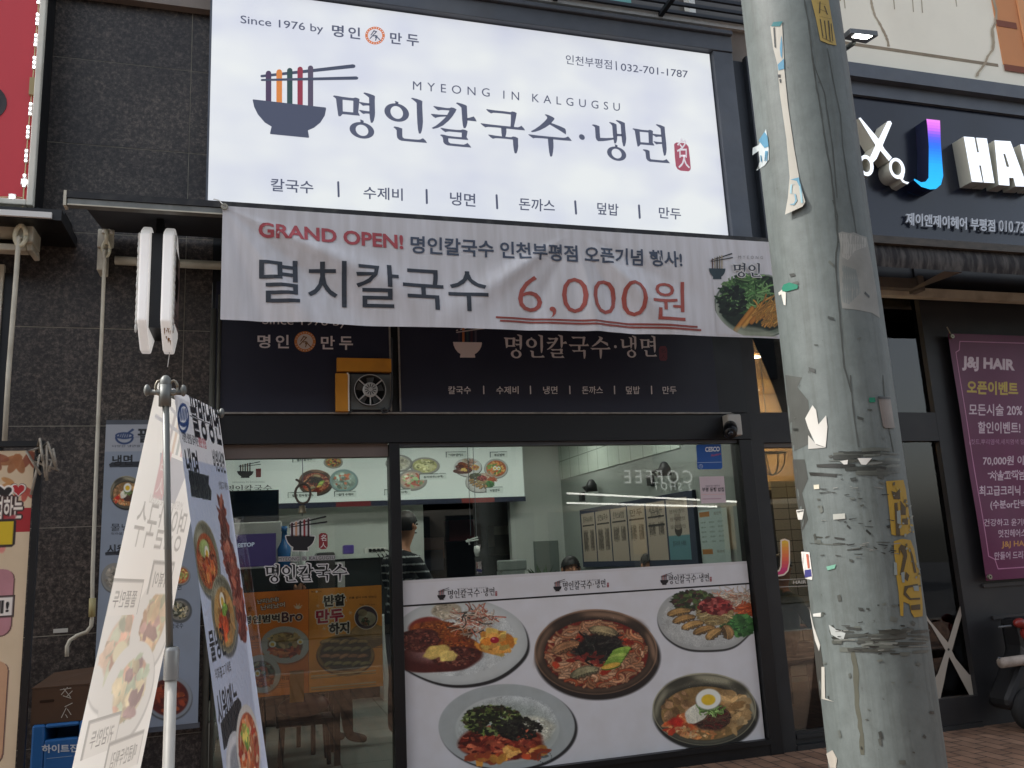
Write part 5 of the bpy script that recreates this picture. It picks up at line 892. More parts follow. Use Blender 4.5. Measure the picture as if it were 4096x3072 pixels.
# ------------------------------------------------------------------ people
M_skin = pm('skin', '#b58468', 0.55, 0, 0.05, 10); M_hair = pm('dark_hair', '#17130f', 0.45, 0, 0.3, 60)
def skin_mesh(J, E, R, colfn, name, parent, root_j, sub=2):
    ks = list(J); me = bpy.data.meshes.new(name); me.from_pydata([tuple(J[k]) for k in ks], [(ks.index(a), ks.index(b)) for a, b in E], []); o = bpy.data.objects.new(name, me); ts = bpy.data.scenes.new('t'); ts.collection.objects.link(o)
    o.modifiers.new('skin', 'SKIN').use_smooth_shade = True; sl = me.skin_vertices[0].data
    for i, k in enumerate(ks): r = R[k]; sl[i].radius = r if hasattr(r, '__len__') else (r, r); sl[i].use_root = (k == root_j)
    s_ = o.modifiers.new('sub', 'SUBSURF'); s_.levels = sub; s_.render_levels = sub
    vl = ts.view_layers[0]; vl.update(); dg = vl.depsgraph; m2 = bpy.data.meshes.new_from_object(o.evaluated_get(dg)); bpy.data.objects.remove(o); bpy.data.meshes.remove(me); bpy.data.scenes.remove(ts)
    at = m2.color_attributes.new('Col', 'FLOAT_COLOR', 'POINT'); Pv = np.array([v.co[:] for v in m2.vertices]); D_, T_ = [], []
    for a, b in E:
        A, B = np.array(J[a]), np.array(J[b]); t = np.clip(((Pv-A)@(B-A))/((B-A)@(B-A)+1e-9), 0, 1); D_.append(np.linalg.norm(Pv-A-t[:, None]*(B-A), axis=1)); T_.append(t)
    k_ = np.argmin(np.array(D_), 0); cc = [(*colfn((*E[k], T_[k][i]), Pv[i]), 1) for i, k in enumerate(k_)]
    at.data.foreach_set('color', np.array(cc, np.float32).ravel())
    for p in m2.polygons: p.use_smooth = True
    m2.materials.clear(); m2.materials.append(print_mat('body_cloth', 0.8, spec=0.2)); m2.name = name; o2 = bpy.data.objects.new(name, m2); COL.objects.link(o2)
    if parent: o2.parent = parent; o2.matrix_parent_inverse = Matrix.Translation(-parent.location)
    return o2
def person(label, base, face, pose, shirt, trousers, shoe='#20201f', stripes=None, group=None, hairlen=0.0, armL=None, armR=None, lean=0.0):
    """base: point on the floor under the hips; face: heading in degrees (0 = +Y); joints in a local x right, y forward, z up frame"""
    root = thing('person', label, 'person', tuple(base), group); th = math.radians(face); X = Vector((math.cos(th), -math.sin(th), 0)); Y = Vector((math.sin(th), math.cos(th), 0)); B = Vector(base)
    w_ = lambda x, y, z: B+X*x+Y*y+Vector((0, 0, z))
    hz = 0.95 if pose == 'stand' else 0.50; J, R, E = {}, {}, []
    def add(k, p, r, to=None):
        J[k] = w_(*p); R[k] = r
        if to: E.append((to, k))
    L = lean
    add('pelvis', (0, 0, hz), (0.15, 0.11)); add('waist', (0, 0.03+0.1*L, hz+0.18), (0.135, 0.10), 'pelvis'); add('chest', (0, 0.02+0.3*L, hz+0.4), (0.155, 0.11), 'waist'); add('neck0', (0, 0.0+0.42*L, hz+0.54), (0.075, 0.07), 'chest')
    add('neck', (0, 0.02+0.5*L, hz+0.6), 0.055, 'neck0'); add('jaw', (0, 0.06+0.57*L, hz+0.67), (0.062, 0.065), 'neck'); add('head', (0, 0.045+0.6*L, hz+0.755), (0.078, 0.095), 'jaw'); add('crown', (0, 0.03+0.62*L, hz+0.82), (0.066, 0.08), 'head')
    for sd, s_ in (('l', -1), ('r', 1)):
        add('sh'+sd, (0.185*s_, 0.0+0.38*L, hz+0.47), 0.062, 'chest'); arm = (armL if sd == 'l' else armR) or [(0.22*s_, 0.02+0.2*L, hz+0.2), (0.2*s_, 0.2+0.2*L, hz+0.1), (0.19*s_, 0.27+0.2*L, hz+0.1)]
        add('el'+sd, arm[0], 0.047, 'sh'+sd); add('wr'+sd, arm[1], 0.03, 'el'+sd); d = (Vector(arm[2])-Vector(arm[1])).normalized(); add('pa'+sd, tuple(Vector(arm[1])+d*0.06), (0.036, 0.02), 'wr'+sd)
        sid = Vector((0.7*s_, 0, 0.3)).cross(d).normalized().cross(d).normalized() if abs(d.z) < 0.9 else Vector((1, 0, 0))
        for f in range(4): pb = Vector(arm[1])+d*0.09+sid*(f-1.5)*0.019; ln = (0.062, 0.072, 0.068, 0.052)[f]; add('f%d%s' % (f, sd), tuple(pb), 0.0095, 'pa'+sd); add('g%d%s' % (f, sd), tuple(pb+d*ln*0.6+Vector((0, 0, -0.012))), 0.0085, 'f%d%s' % (f, sd)); add('h%d%s' % (f, sd), tuple(pb+d*ln*0.9+Vector((0, 0, -0.03))), 0.007, 'g%d%s' % (f, sd))
        add('t0'+sd, tuple(Vector(arm[1])+d*0.04+sid*-0.035), 0.0105, 'pa'+sd); add('t1'+sd, tuple(Vector(arm[1])+d*0.085+sid*-0.05), 0.009, 't0'+sd)
        if pose == 'stand': kn, an = (0.1*s_, 0.04, 0.5), (0.11*s_, 0.0, 0.08)
        else: kn, an = (0.12*s_, 0.43, 0.5), (0.11*s_, 0.42+0.05*s_, 0.08)
        add('hip'+sd, (0.09*s_, 0.02, hz-0.03), 0.095, 'pelvis'); add('kn'+sd, kn, 0.062, 'hip'+sd); add('ca'+sd, tuple(Vector(kn)*0.6+Vector(an)*0.4), 0.058, 'kn'+sd); add('an'+sd, an, 0.042, 'ca'+sd); add('to'+sd, (an[0], an[1]+0.15, 0.035), (0.042, 0.03), 'an'+sd)
    sk, sh_, tr, so = lin('#b58468'), lin(shirt), lin(trousers), lin(shoe)
    def col(seg, p):
        a, b, t = seg
        if b in ('neck', 'jaw', 'head', 'crown') or a in ('jaw', 'head'): return sk
        if b[:2] in ('pa', 't0', 't1') or b[0] in 'fgh' and b[1].isdigit() or (b[:2] == 'wr' and t > (0.1 if stripes else 0.9)): return sk
        if b[:2] == 'to': return so
        if b[:2] in ('kn', 'ca', 'an', 'hi') and b != 'hip': return tr
        if stripes:
            z = (Vector(p)-B).z
            if (z*16) % 1.0 < 0.17: return lin(stripes)
        return sh_
    body = skin_mesh(J, E, R, col, 'body', root, 'pelvis', 4 if stripes else 2)
    hc = J['head']; up = Vector((0, 0, 1)); h = MB(); bm = []
    n, m_ = 20, 12
    for i in range(m_+1):
        ph = math.pi*0.66*i/m_
        for j in range(n):
            t = 2*math.pi*j/n; fr = math.cos(t)                       # front = +Y
            cut = 1.0 if fr < 0.2 else 0.62
            p2 = ph*(cut+(1-cut)*(1-max(0, fr))*0.5) if fr >= 0.2 else ph*(1+hairlen)
            rad = 1+0.05*math.sin(7*t+3*i)*(i > 2); q = hc+up*(0.012+0.118*math.cos(p2))+(X*math.sin(t)*0.094+Y*(math.cos(t)*0.112-0.01))*math.sin(p2)*rad; h.v.append(tuple(q))
    for i in range(m_):
        for j in range(n): q = (j+1) % n; h.f.append((i*n+j, (i+1)*n+j, (i+1)*n+q, i*n+q)); h.c.append((1, 1, 1)); h.m.append(0)
    h.build('hair', M_hair, root, True)
    fc = MB(); nb = hc+Y*0.105-up*0.02; fc.tube([hc+Y*0.09+up*0.015, nb, hc+Y*0.092-up*0.035], [0.006, 0.014, 0.008], 8, sk)
    for s_ in (-1, 1): fc.ball(hc+X*0.09*s_-up*0.01, (0.014, 0.02, 0.028), 8, sk)
    fc.build('nose_and_ears', MATS['body_cloth'], root, True); ey = MB()
    for s_ in (-1, 1): ey.ball(hc+X*0.032*s_+Y*0.093+up*0.01, (0.012, 0.008, 0.007), 8)
    ey.ball(hc+Y*0.094-up*0.062, (0.022, 0.008, 0.006), 8); ey.build('eyes_and_mouth', pm('dark_features', '#3a221c', 0.5), root, True)
    return root
def chair(name, label, x, y, z0, face, colr='#1c1b1b', group=None, seat_h=0.45):
    root = thing(name, label, 'chair', (x, y, z0), group); th = math.radians(face); X = Vector((math.cos(th), -math.sin(th), 0)); Y = Vector((math.sin(th), math.cos(th), 0)); B = Vector((x, y, z0)); w_ = lambda a, b, c: B+X*a+Y*b+Vector((0, 0, c)); mm = pm('chair_'+colr[1:], colr, 0.5, 0, 0.15, 8)
    def bx(a0, a1, b0, b1, c0, c1, nm):
        g = MB(); g.prism([w_(a0, b0, c0), w_(a1, b0, c0), w_(a1, b1, c0), w_(a0, b1, c0)], (0, 0, c1-c0)); g.build(nm, mm, root, bevel=0.01)
    bx(-0.21, 0.21, -0.2, 0.22, seat_h-0.05, seat_h, 'seat'); bx(-0.2, 0.2, -0.24, -0.205, seat_h+0.12, seat_h+0.42, 'backrest')
    for a in (-0.18, 0.18):
        for b in (-0.2, 0.18): g = MB(); g.tube([w_(a, b, 0.0), w_(a*0.95, b, seat_h-0.04)], 0.018, 8); g.build('leg', mm, root)
        g = MB(); g.tube([w_(a, -0.22, seat_h-0.05), w_(a, -0.225, seat_h+0.4)], 0.015, 8); g.build('back_post', mm, root)
    return root
def table(label, x0, x1, y0, y1, z0, h=0.73, col='#2a2523', group=None):
    root = thing('dining_table', label, 'table', ((x0+x1)/2, (y0+y1)/2, z0), group); t = MB(); t.box(x0, x1, y0, y1, z0+h-0.035, z0+h); t.build('tabletop', pm('tabletop_'+col[1:], col, 0.35, 0, 0.15, 6), root, bevel=0.005)
    for x in (x0+0.05, x1-0.05):
        for y in (y0+0.05, y1-0.05): l_ = MB(); l_.box(x-0.022, x+0.022, y-0.022, y+0.022, z0, z0+h-0.036); l_.build('leg', pm('black_table_leg', '#141313', 0.5), root)
    return root
# ------------------------------------------------------------------ inside the noodle shop
FZ = 0.14; YB = 4.3; XW = 3.74; CZ = 3.0
def interior():
    mt, n, l, b = nodes_of('grey_floor_tile'); br = n.new('ShaderNodeTexBrick'); br.offset = 0; br.inputs['Scale'].default_value = 1; br.inputs['Brick Width'].default_value = 0.6; br.inputs['Row Height'].default_value = 0.6; br.inputs['Mortar Size'].default_value = 0.006
    br.inputs['Color1'].default_value = (*lin('#7f8681'), 1); br.inputs['Color2'].default_value = (*lin('#868c86'), 1); br.inputs['Mortar'].default_value = (*lin('#33373a'), 1); l.new(tc(n, l), br.inputs['Vector']); l.new(br.outputs[0], b.inputs['Base Color']); b.inputs['Roughness'].default_value = 0.3
    f = MB(); f.box(-0.3, XW, 0.081, YB+2.0, FZ-0.1, FZ); tag(f.build('interior_floor', mt), kind='structure')
    M_iw = pm('interior_white_wall', '#c4c9c3', 0.6, 0, 0.04, 2)
    w_ = MB(); dx0, dx1 = P(*ZO(345, 1100), YB).x, P(*ZO(1175, 1100), YB).x; dz = P(*ZO(700, 690), YB).z
    w_.box(-2.6, dx0, YB, YB+0.1, FZ, CZ); w_.box(dx1, XW, YB, YB+0.1, FZ, CZ); w_.box(dx0, dx1, YB, YB+0.1, dz, CZ); tag(w_.build('interior_wall', M_iw), kind='structure')
    s = MB(); s.box(XW, XW+0.05, 0.09, YB+2, FZ, CZ); tag(s.build('interior_wall', pm('interior_grey_wall', '#9aa19b', 0.6, 0, 0.06, 2)), kind='structure')
    s = MB(); s.box(-2.6, -2.5, 0.3, YB, FZ, CZ); s.box(-2.6, -0.3, 0.3, 0.35, FZ, CZ); tag(s.build('interior_wall', M_iw), kind='structure')
    c = MB(); c.box(-2.6, XW+0.05, 0.08, YB+2.0, CZ, CZ+0.08); tag(c.build('interior_ceiling', pm('ceiling_white', '#cfd4cd', 0.7)), kind='structure')
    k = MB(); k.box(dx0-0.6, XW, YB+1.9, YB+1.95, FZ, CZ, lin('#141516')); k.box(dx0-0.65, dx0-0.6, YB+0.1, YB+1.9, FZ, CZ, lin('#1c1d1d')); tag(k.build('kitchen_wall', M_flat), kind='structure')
    t = MB(); sh = Sheet((XW-0.012, 0, 0), (0, -1, 0), (0, 0, 1)); q = [PX(px, py, XW-0.012) for px, py in (ZO(1385, 590), ZP(1110, 215), ZP(1110, 120), ZO(1385, 120))]
    mtt, n, l, b = nodes_of('white_wall_tile'); br = n.new('ShaderNodeTexBrick'); br.offset = 0; br.inputs['Scale'].default_value = 1; br.inputs['Brick Width'].default_value = 0.3; br.inputs['Row Height'].default_value = 0.3; br.inputs['Mortar Size'].default_value = 0.004
    br.inputs['Color1'].default_value = (*lin('#c9d4c8'), 1); br.inputs['Color2'].default_value = (*lin('#cfd9cd'), 1); br.inputs['Mortar'].default_value = (*lin('#7e877f'), 1); tx = n.new('ShaderNodeTexCoord'); sx = n.new('ShaderNodeSeparateXYZ'); cx = n.new('ShaderNodeCombineXYZ')
    l.new(tx.outputs['Object'], sx.inputs[0]); l.new(sx.outputs[1], cx.inputs[0]); l.new(sx.outputs[2], cx.inputs[1]); l.new(cx.outputs[0], br.inputs['Vector']); l.new(br.outputs[0], b.inputs['Base Color']); b.inputs['Roughness'].default_value = 0.25
    t.prism(q, (0.011, 0, 0)); tag(t.build('tile_cladding', mtt), 'white tiled upper wall slanting above the grey restaurant wall', 'wall tiles')
    # lit ceiling panels
    for i, (x, y) in enumerate([(0.4, 1.0), (1.9, 1.0), (3.1, 1.0), (0.4, 3.0), (1.9, 3.0), (3.1, 3.0)]):
        r = thing('ceiling_light', 'lit white panel light on the noodle shop ceiling', 'ceiling light', (x, y, CZ), 'noodle shop ceiling lights'); a = MB(); a.box(x-0.32, x+0.32, y-0.17, y+0.17, CZ-0.03, CZ-0.001); a.build('housing', M_white, r); e = MB(); e.box(x-0.3, x+0.3, y-0.15, y+0.15, CZ-0.035, CZ-0.0305); e.build('diffuser', emit_mat('panel_light', '#fffdf6', 8.0), r)
interior()
def menu_picture_board():
    y = YB-0.25; sh = facade(y); zb = P(900, 1079, y).z; zt = 2.93; x0 = P(430, 1085, y).x; x1 = P(*ZO(1290, 500), y).x
    root = thing('picture_menu_board', 'long white overhead picture menu of noodle dishes on the back wall', 'menu board', ((x0+x1)/2, y, zb)); b = MB(); b.box(x0, x1, y+0.002, YB-0.001, zb, zt); b.build('cabinet', M_white, root)
    r = MB(); r.box(x0, x1+0.01, y-0.01, y+0.0015, zb-0.06, zb, lin('#232a44')); a, c = P(*ZM(1170, 725), y).x, P(*ZM(1500, 725), y).x; r.box(a, c, y-0.012, y-0.0101, zb-0.058, zb-0.002, lin('#7d2a30')); a, c = P(*ZO(700, 680), y).x, P(*ZO(1010, 680), y).x; r.box(a, c, y-0.012, y-0.0101, zb-0.058, zb-0.002, lin('#8d3a36')); r.build('coloured_rail', M_print, root)
    cv = Canvas(sh, x0, x1, zb, zt, 0.006, '#dfe8e2')
    mini_dish(cv, 720, 998, 20, 13, '#7b6a3a', ['#4f7a34', '#c96a2a', '#4a1c26', '#d8c25a'], 61); dish_red_noodle(cv, *ZM(975, 540), 36, 27, 90, 62); mini_dish(cv, *ZM(1245, 525), 30, 24, '#8fa79b', ['#a4b8ab', '#9bb0a4', '#6b8274', '#b46a4e'], 63, '#7d9a98')
    mini_dish(cv, *ZO(355, 385), 31, 18, '#a9a86c', ['#c2c08a', '#8f9058', '#d2cf9c'], 64); mini_dish(cv, *ZO(235, 520), 31, 22, '#b4a090', ['#b7604e', '#8fae7a', '#d9c0a8'], 65); mini_dish(cv, *ZO(110, 360), 28, 18, '#c0bfb0', ['#c9c4b0', '#a8a690'], 66)
    dish_cutlet(cv, *ZO(762, 400), 30, 20); mini_dish(cv, *ZO(1030, 410), 25, 21, '#a4532c', ['#c8642e', '#d98a46', '#e0b060', '#6d8a3c'], 67, '#a5aba4', True); dish_dumpling_salad(cv, *ZO(872, 545), 31, 21)
    for t, A, B in (('멸치 칼국수', ZM(800, 345), ZM(945, 335)), ('얼큰 만두칼국수', ZM(755, 682), ZM(958, 676)), ('들깨 수제비', ZM(1195, 672), ZM(1335, 668)), ('반반만두(10개)', ZM(1670, 655), ZO(188, 648)), ('김치만두(10개)', ZO(342, 508), ZO(528, 500)), ('치즈 돈까스', ZO(595, 298), ZO(718, 295)), ('튀김범벅', ZO(1012, 298), ZO(1108, 295)), ('비빔만두', ZO(972, 634), ZO(1066, 628))):
        q = [(A[0]-8, A[1]+3), (B[0]+7, B[1]+3), (B[0]+7, B[1]-9), (A[0]-8, A[1]-9)]; cv.poly([(x-1.5, y_-1) for x, y_ in q], '#23302f'); cv.poly(q, '#cfd9d2'); cv.text(t, A, B, 5.5, '#1c2422', bold=0.02)
    cv.text('MYEONG IN KALGUGSU', ZM(190, 550), ZM(495, 545), 3, '#7d8a86')
    cv.mesh('menu_print', print_mat('backlit_menu', 0.4, emit=0.12), root); k = MB()
    emblem(k, sh, ZM(232, 502), ZM(460, 502), 36, dict(bowl=lin('#252a33'), chop=lin('#252a33'), n=[lin('#3f2a2a'), lin('#8a7a66'), lin('#2b2f2f'), lin('#6b4a3c'), lin('#3b2c2a')]), 0.003); wordmark(k, sh, ZM(128, 640), ZM(565, 632), 16, lin('#20262b'), 0.003, True)
    k.pflat(sh, zl(ZM, (410, 415), (460, 412), (460, 495), (412, 497)), lin('#7f2a30'), 0.003); k.build('logo_print', M_print, root)
menu_picture_board()
def price_board():
    x = XW-0.04; sh = Sheet((x, 0, 0), (0, -1, 0), (0, 0, 1)); A, B = PX(*ZP(160, 785), x), PX(*ZP(1290, 1330), x); C = PX(*ZP(1250, 610), x); zb, zt = PX(*ZP(1285, 1340), x).z, C.z; u0, u1 = -A.y, -B.y
    root = thing('price_board', 'beige multi column price list board on the grey right wall', 'price board', (x, (A.y+B.y)/2, zb)); b = MB(); b.box(x+0.001, XW-0.001, min(A.y, B.y), max(A.y, B.y), zb, zt); b.build('board', pm('board_navy', '#2a3348', 0.5), root)
    cv = Canvas(sh, u0, u1, zb, zt, 0.006, '#2b3448'); W_ = (u1-u0-0.12)/6; r = np.random.default_rng(5)
    for i in range(6):
        a = u0+0.04+i*W_; c = a+W_-0.03; cv.cpoly([cv.uv(*p) for p in ((a, zb+0.06), (c, zb+0.06), (c, zt-0.05), (a, zt-0.05))], '#b5a695' if i < 5 else '#b8ac9d')
        if i < 5:
            cv.text(('칼국수&수제비', '냉면&국수', '돈까스&덮밥', '만두', '세트메뉴')[i], (a+0.06, zt-0.16), (c-0.06, zt-0.16), 0.07, '#3c342d', raw=True); cv.cpoly([cv.uv(*p) for p in ((a+0.03, zt-0.2), (c-0.03, zt-0.2), (c-0.03, zt-0.185), (a+0.03, zt-0.185))], '#2e2823')
            for j in range((15, 15, 9, 9, 7)[i]):
                z = zt-0.29-j*(zt-zb-0.45)/15; cv.text(('멸치칼국수', '비빔냉면', '치즈돈까스', '고기만두', '만두세트')[i][:r.integers(3, 6)], (a+0.05, z), (a+0.05+W_*(0.25+0.1*r.random()), z), 0.045, '#3f372f', raw=True); cv.text('%d,%d00' % (r.integers(6, 10), r.integers(0, 9)), (c-0.16, z), (c-0.05, z), 0.045, '#3f372f', raw=True)
            if i == 4: cv.text('사이드메뉴', (a+0.1, zb+0.45), (c-0.1, zb+0.45), 0.08, '#3c342d', raw=True); cv.cpoly([cv.uv(*p) for p in ((a+0.03, zb+0.38), (c-0.03, zb+0.38), (c-0.03, zb+0.4), (a+0.03, zb+0.4))], '#2e2823')
        else:
            cv.text('명인칼국수', (a+0.06, zt-0.62), (c-0.06, zt-0.62), 0.13, '#37302a', raw=True); cv.text('인천부평점', (a+0.1, zt-0.82), (c-0.1, zt-0.82), 0.1, '#37302a', raw=True); cv.cpoly([cv.uv(*p) for p in ((a, zb+0.06), (c, zb+0.06), (c, zb+0.28), (a, zb+0.28))], '#5f8c93'); cv.text('칼국수와 수제비', (a+0.08, zb+0.18), (c-0.08, zb+0.18), 0.05, '#2b3e44', raw=True)
            L = (np.array(cv.uv((a+c)/2, zt-0.3)), np.array([0.09*cv.k, 0]), np.array([0, 0.12*cv.kv])); cv.cell(L, 0, 0.3, 0.8, 0.5, '#3d342c'); cv.cell(L, 0, -0.1, 0.9, 0.4, '#b8ac9d'); [cv.lstroke(L, [(-0.5+0.25*k, -0.9), (-0.5+0.25*k, 0.3)], 1.3, '#5b4638') for k in range(5)]
            for j in range(5): cv.text('정성을 다해 매일 직접 뽑은 면으로', (a+0.06, zb+0.62-j*0.07), (c-0.06, zb+0.62-j*0.07), 0.035, '#4b4238', raw=True)
    cv.mesh('price_print', M_matte, root)
    x2 = XW-0.02; s2 = Sheet((x2, 0, 0), (0, -1, 0), (0, 0, 1)); a, c = PX(*ZP(1285, 815), x2), PX(*ZP(1605, 1320), x2); r2 = thing('origin_notice', 'pale notice sheet with orange headings between price board and window', 'notice', tuple(a)); cv = Canvas(s2, -a.y, -max(0.12, c.y), min(c.z, zb), a.z, 0.005, '#b9c9c4'); H = cv.v1-cv.v0; W2 = cv.u1-cv.u0
    for z in (0.97, 0.3): cv.cpoly([cv.uv(cv.u0+W2*p, cv.v0+H*q) for p, q in ((0.03, z), (0.4, z), (0.4, z-0.09), (0.03, z-0.09))], '#b5793a'); cv.text('원산지', (cv.u0+W2*0.55, cv.v0+H*(z-0.07)), (cv.u0+W2*0.8, cv.v0+H*(z-0.07)), H*0.05, '#6a5a4a', raw=True)
    for j in range(5):
        for k in range(3): cv.text(('배추', '국내산', '돼지고기')[k], (cv.u0+W2*(0.06+0.3*k), cv.v0+H*(0.76-0.085*j)), (cv.u0+W2*(0.24+0.3*k), cv.v0+H*(0.76-0.085*j)), H*0.03, '#4b5550', raw=True)
    cv.mesh('notice_print', M_matte, r2)
price_board()
def lamp_reflections():  # cafe lamps mirrored in the pane, built here as solid lamps indoors
    for i, (sh_, arm, bs) in enumerate(((((245, 575), (305, 580)), [(240, 585), (195, 590), (175, 635)], (185, 680)), (((925, 420), (1010, 420)), [(925, 425), (850, 440), (832, 490)], (835, 525)))):
        x = XW-0.1-0.0*i; r = thing('gooseneck_reflection', ('smaller dark copy of a reflected cafe lamp above the far end of the price board', 'larger dark copy of a reflected cafe lamp above the middle of the price board')[i], 'lamp reflection', tuple(PX(*ZP(*bs), XW)), 'reflected cafe lamps on the grey wall')
        g = MB(); p = [PX(*ZP(*q), x) for q in arm]; p[-1].x = XW-0.02; g.tube(p, 0.012, 8); g.build('arm', pm('lamp_black', '#26272a', 0.5), r, True)
        k = MB(); c = (PX(*ZP(*sh_[0]), x)+PX(*ZP(*sh_[1]), x))/2; R = (PX(*ZP(*sh_[0]), x)-PX(*ZP(*sh_[1]), x)).length*0.35; k.lathe([(R*0.25, R*1.1), (R*0.5, R*0.9), (R*0.9, R*0.2), (R, -R*0.9), (R*0.93, -R*0.9), (R*0.6, R*0.5)], c, 18); k.build('lamp_shade', MATS['lamp_black'], r, True)
        b = MB(); q = PX(*ZP(*bs), XW-0.02); b.box(XW-0.04, XW-0.001, q.y-0.05, q.y+0.05, q.z-0.05, q.z+0.05); b.build('base_plate', MATS['lamp_black'], r)
lamp_reflections()
def interior_things():
    M_tv = pm('tv_black', '#12171d', 0.2)
    y = 3.2; r = thing('television', 'big dark switched off television high beside the drinks fridge', 'television', tuple(P(550, 1130, y))); a, b_ = P(470, 1061, y), P(*ZM(628, 950), y); g = MB(); g.box(a.x, b_.x, y, y+0.05, b_.z, a.z); g.build('casing', M_tv, r, bevel=0.006); g = MB(); g.box(a.x+0.015, b_.x-0.015, y-0.002, y-0.0005, b_.z+0.02, a.z-0.015); g.build('screen', pm('tv_screen', '#131c26', 0.08), r); g = MB(); q = (a+b_)/2; g.box(q.x-0.15, q.x+0.15, y+0.051, YB-0.26, q.z-0.05, q.z+0.05); g.build('wall_bracket', M_tv, r)
    y = 3.0; r = thing('drinks_fridge', 'white upright drinks fridge with purple lit header under the television', 'fridge', tuple(P(560, 1250, y))); a, b_ = P(440, 1145, y), P(*ZM(655, 1300), y); g = MB(); g.box(a.x, b_.x, y, y+0.6, FZ, a.z+0.06); g.build('cabinet', M_white, r, bevel=0.01)
    h = MB(); c, d = P(455, 1157, y), P(*ZM(600, 1300), y); h.box(c.x, d.x, y-0.006, y-0.001, c.z-0.32, c.z, lin('#3a2f58')); h.text(facade(y-0.006), 'REETOP', ZM(205, 1165), ZM(398, 1150), 9, lin('#b8c0d0'), 0.002, bold=0.03); h.build('lit_header', print_mat('fridge_header', 0.3, emit=0.25), r); g = MB(); g.box(c.x, d.x, y-0.004, y-0.001, FZ+0.2, c.z-0.34); g.build('glass_door', pm('fridge_glass', '#20303a', 0.1), r)
    for k in range(3):
        g = MB(); g.box(c.x+0.02, d.x-0.02, y-0.0065, y-0.0045, c.z-0.55-0.22*k, c.z-0.54-0.22*k); g.build('shelf', M_grey, r)
    # counter along the back wall
    y = 3.55; zc = P(*ZM(1450, 1215), y).z; xa, xb = P(*ZM(660, 1250), y).x, P(*ZO(330, 1200), y).x; r = thing('service_counter', 'white topped service shelf with dark base along the back wall', 'counter', ((xa+xb)/2, y, FZ)); t = MB(); t.box(xa, xb, y, YB-0.001, zc-0.05, zc); t.build('worktop', pm('counter_white', '#c9d0c9', 0.35), r); t = MB(); t.box(xa+0.02, xb-0.02, y+0.05, YB-0.001, FZ, zc-0.051); t.build('base_cabinet', pm('counter_dark', '#1e2424', 0.4, 0, 0.2, 4), r)
    def item(nm, lab, cat, fn, mat, **k): g = MB(); fn(g); return tag(g.build(nm, mat, smooth=k.get('smooth', False), bevel=k.get('bevel', 0)), lab, cat)
    q = P(*ZM(1285, 1190), y+0.2); item('purple_box', 'small purple translucent box on the white service shelf', 'box', lambda g: g.box(q.x-0.06, q.x+0.06, y+0.12, y+0.25, zc+0.001, zc+0.1), pm('purple_plastic', '#5a4a94', 0.3), bevel=0.015)
    s = P(*ZM(1540, 1180), y+0.15); r = thing('power_strip', 'white power strip with black plugs on the service shelf', 'power strip', (s.x, y+0.15, zc)); g = MB(); g.box(s.x-0.12, s.x+0.12, y+0.12, y+0.19, zc+0.001, zc+0.06); g.build('strip', M_white, r); g = MB()
    for i in range(4): x = s.x-0.06+0.045*i; g.box(x-0.013, x+0.013, y+0.08, y+0.119, zc+0.01, zc+0.045); g.tube([(x, y+0.08, zc+0.03), (x+0.05, y+0.03, zc+0.02), (x+0.09, y-0.02, zc-0.05), (x+0.1, y-0.02, zc-0.4)], 0.007, 6)
    g.build('plug', pm('plug_black', '#101010', 0.5), r)
    p2 = P(*ZM(1080, 1300), 2.9); r = thing('water_purifier', 'black drinks machine behind the window lettering', 'drinks machine', (p2.x, 2.9, FZ)); a, b_ = P(*ZM(990, 1210), 2.9), P(*ZM(1165, 1500), 2.9); g = MB(); g.box(a.x, b_.x, 2.9, 3.3, FZ, a.z); g.build('casing', pm('machine_black', '#23292b', 0.35), r, bevel=0.02); g = MB(); g.box(a.x+0.03, b_.x-0.03, 2.88, 2.899, b_.z+0.02, b_.z+0.06); g.build('drip_tray', M_grey, r); g = MB(); g.box(b_.x+0.002, b_.x+0.1, 2.95, 3.3, FZ, a.z-0.1); g.build('side_panel', M_white, r)
    p3 = P(*ZM(680, 1220), 2.9); item('blue_bottle', 'blue plastic bottle beside the drinks fridge', 'bottle', lambda g: g.lathe([(0.0, -0.14), (0.06, -0.14), (0.065, 0.05), (0.03, 0.12), (0.025, 0.22), (0.03, 0.22), (0.03, 0.27), (0, 0.27)], (p3.x, 2.9, p3.z), 16), pm('blue_bottle', '#2f6fb0', 0.2), smooth=True)
    r = thing('bottle_table', 'narrow stand holding the blue bottle', 'stand', (p3.x, 2.9, FZ)); g = MB(); g.box(p3.x-0.09, p3.x+0.09, 2.8, 3.0, FZ, p3.z-0.141); g.build('stand_body', MATS['counter_dark'], r)
    # paper towers and cups
    for i, px in enumerate((790, 850)):
        c = P(*ZM(px, 1290), 2.6); item('paper_cup_stack', ('white paper cup stack under the letter M of the window decal', 'white paper cup stack nearer the black drinks machine')[i], 'cups', lambda g: g.lathe([(0.028, -0.12), (0.036, 0.12), (0.03, 0.12)], (c.x, 2.6, c.z), 14), pm('paper_white', '#c6ccc8', 0.6), smooth=True)
    r = thing('cup_ledge', 'dark ledge carrying the paper cups under the window lettering', 'ledge', tuple(P(*ZM(820, 1345), 2.6))); q = P(*ZM(820, 1340), 2.6); g = MB(); g.box(q.x-0.5, q.x+0.35, 2.45, 2.8, FZ, q.z); g.build('ledge_body', MATS['counter_dark'], r)
    # till
    y = 2.4; a, b_ = P(*ZO(1050, 1285), y), P(*ZO(1335, 1430), y); zc2 = b_.z-0.04; r = thing('till_counter', 'dark payment counter hidden behind the dish panel', 'counter', ((a.x+b_.x)/2, y, FZ)); g = MB(); g.box(a.x-0.5, b_.x+0.15, y-0.1, y+0.5, FZ, zc2); g.build('counter_body', MATS['counter_dark'], r)
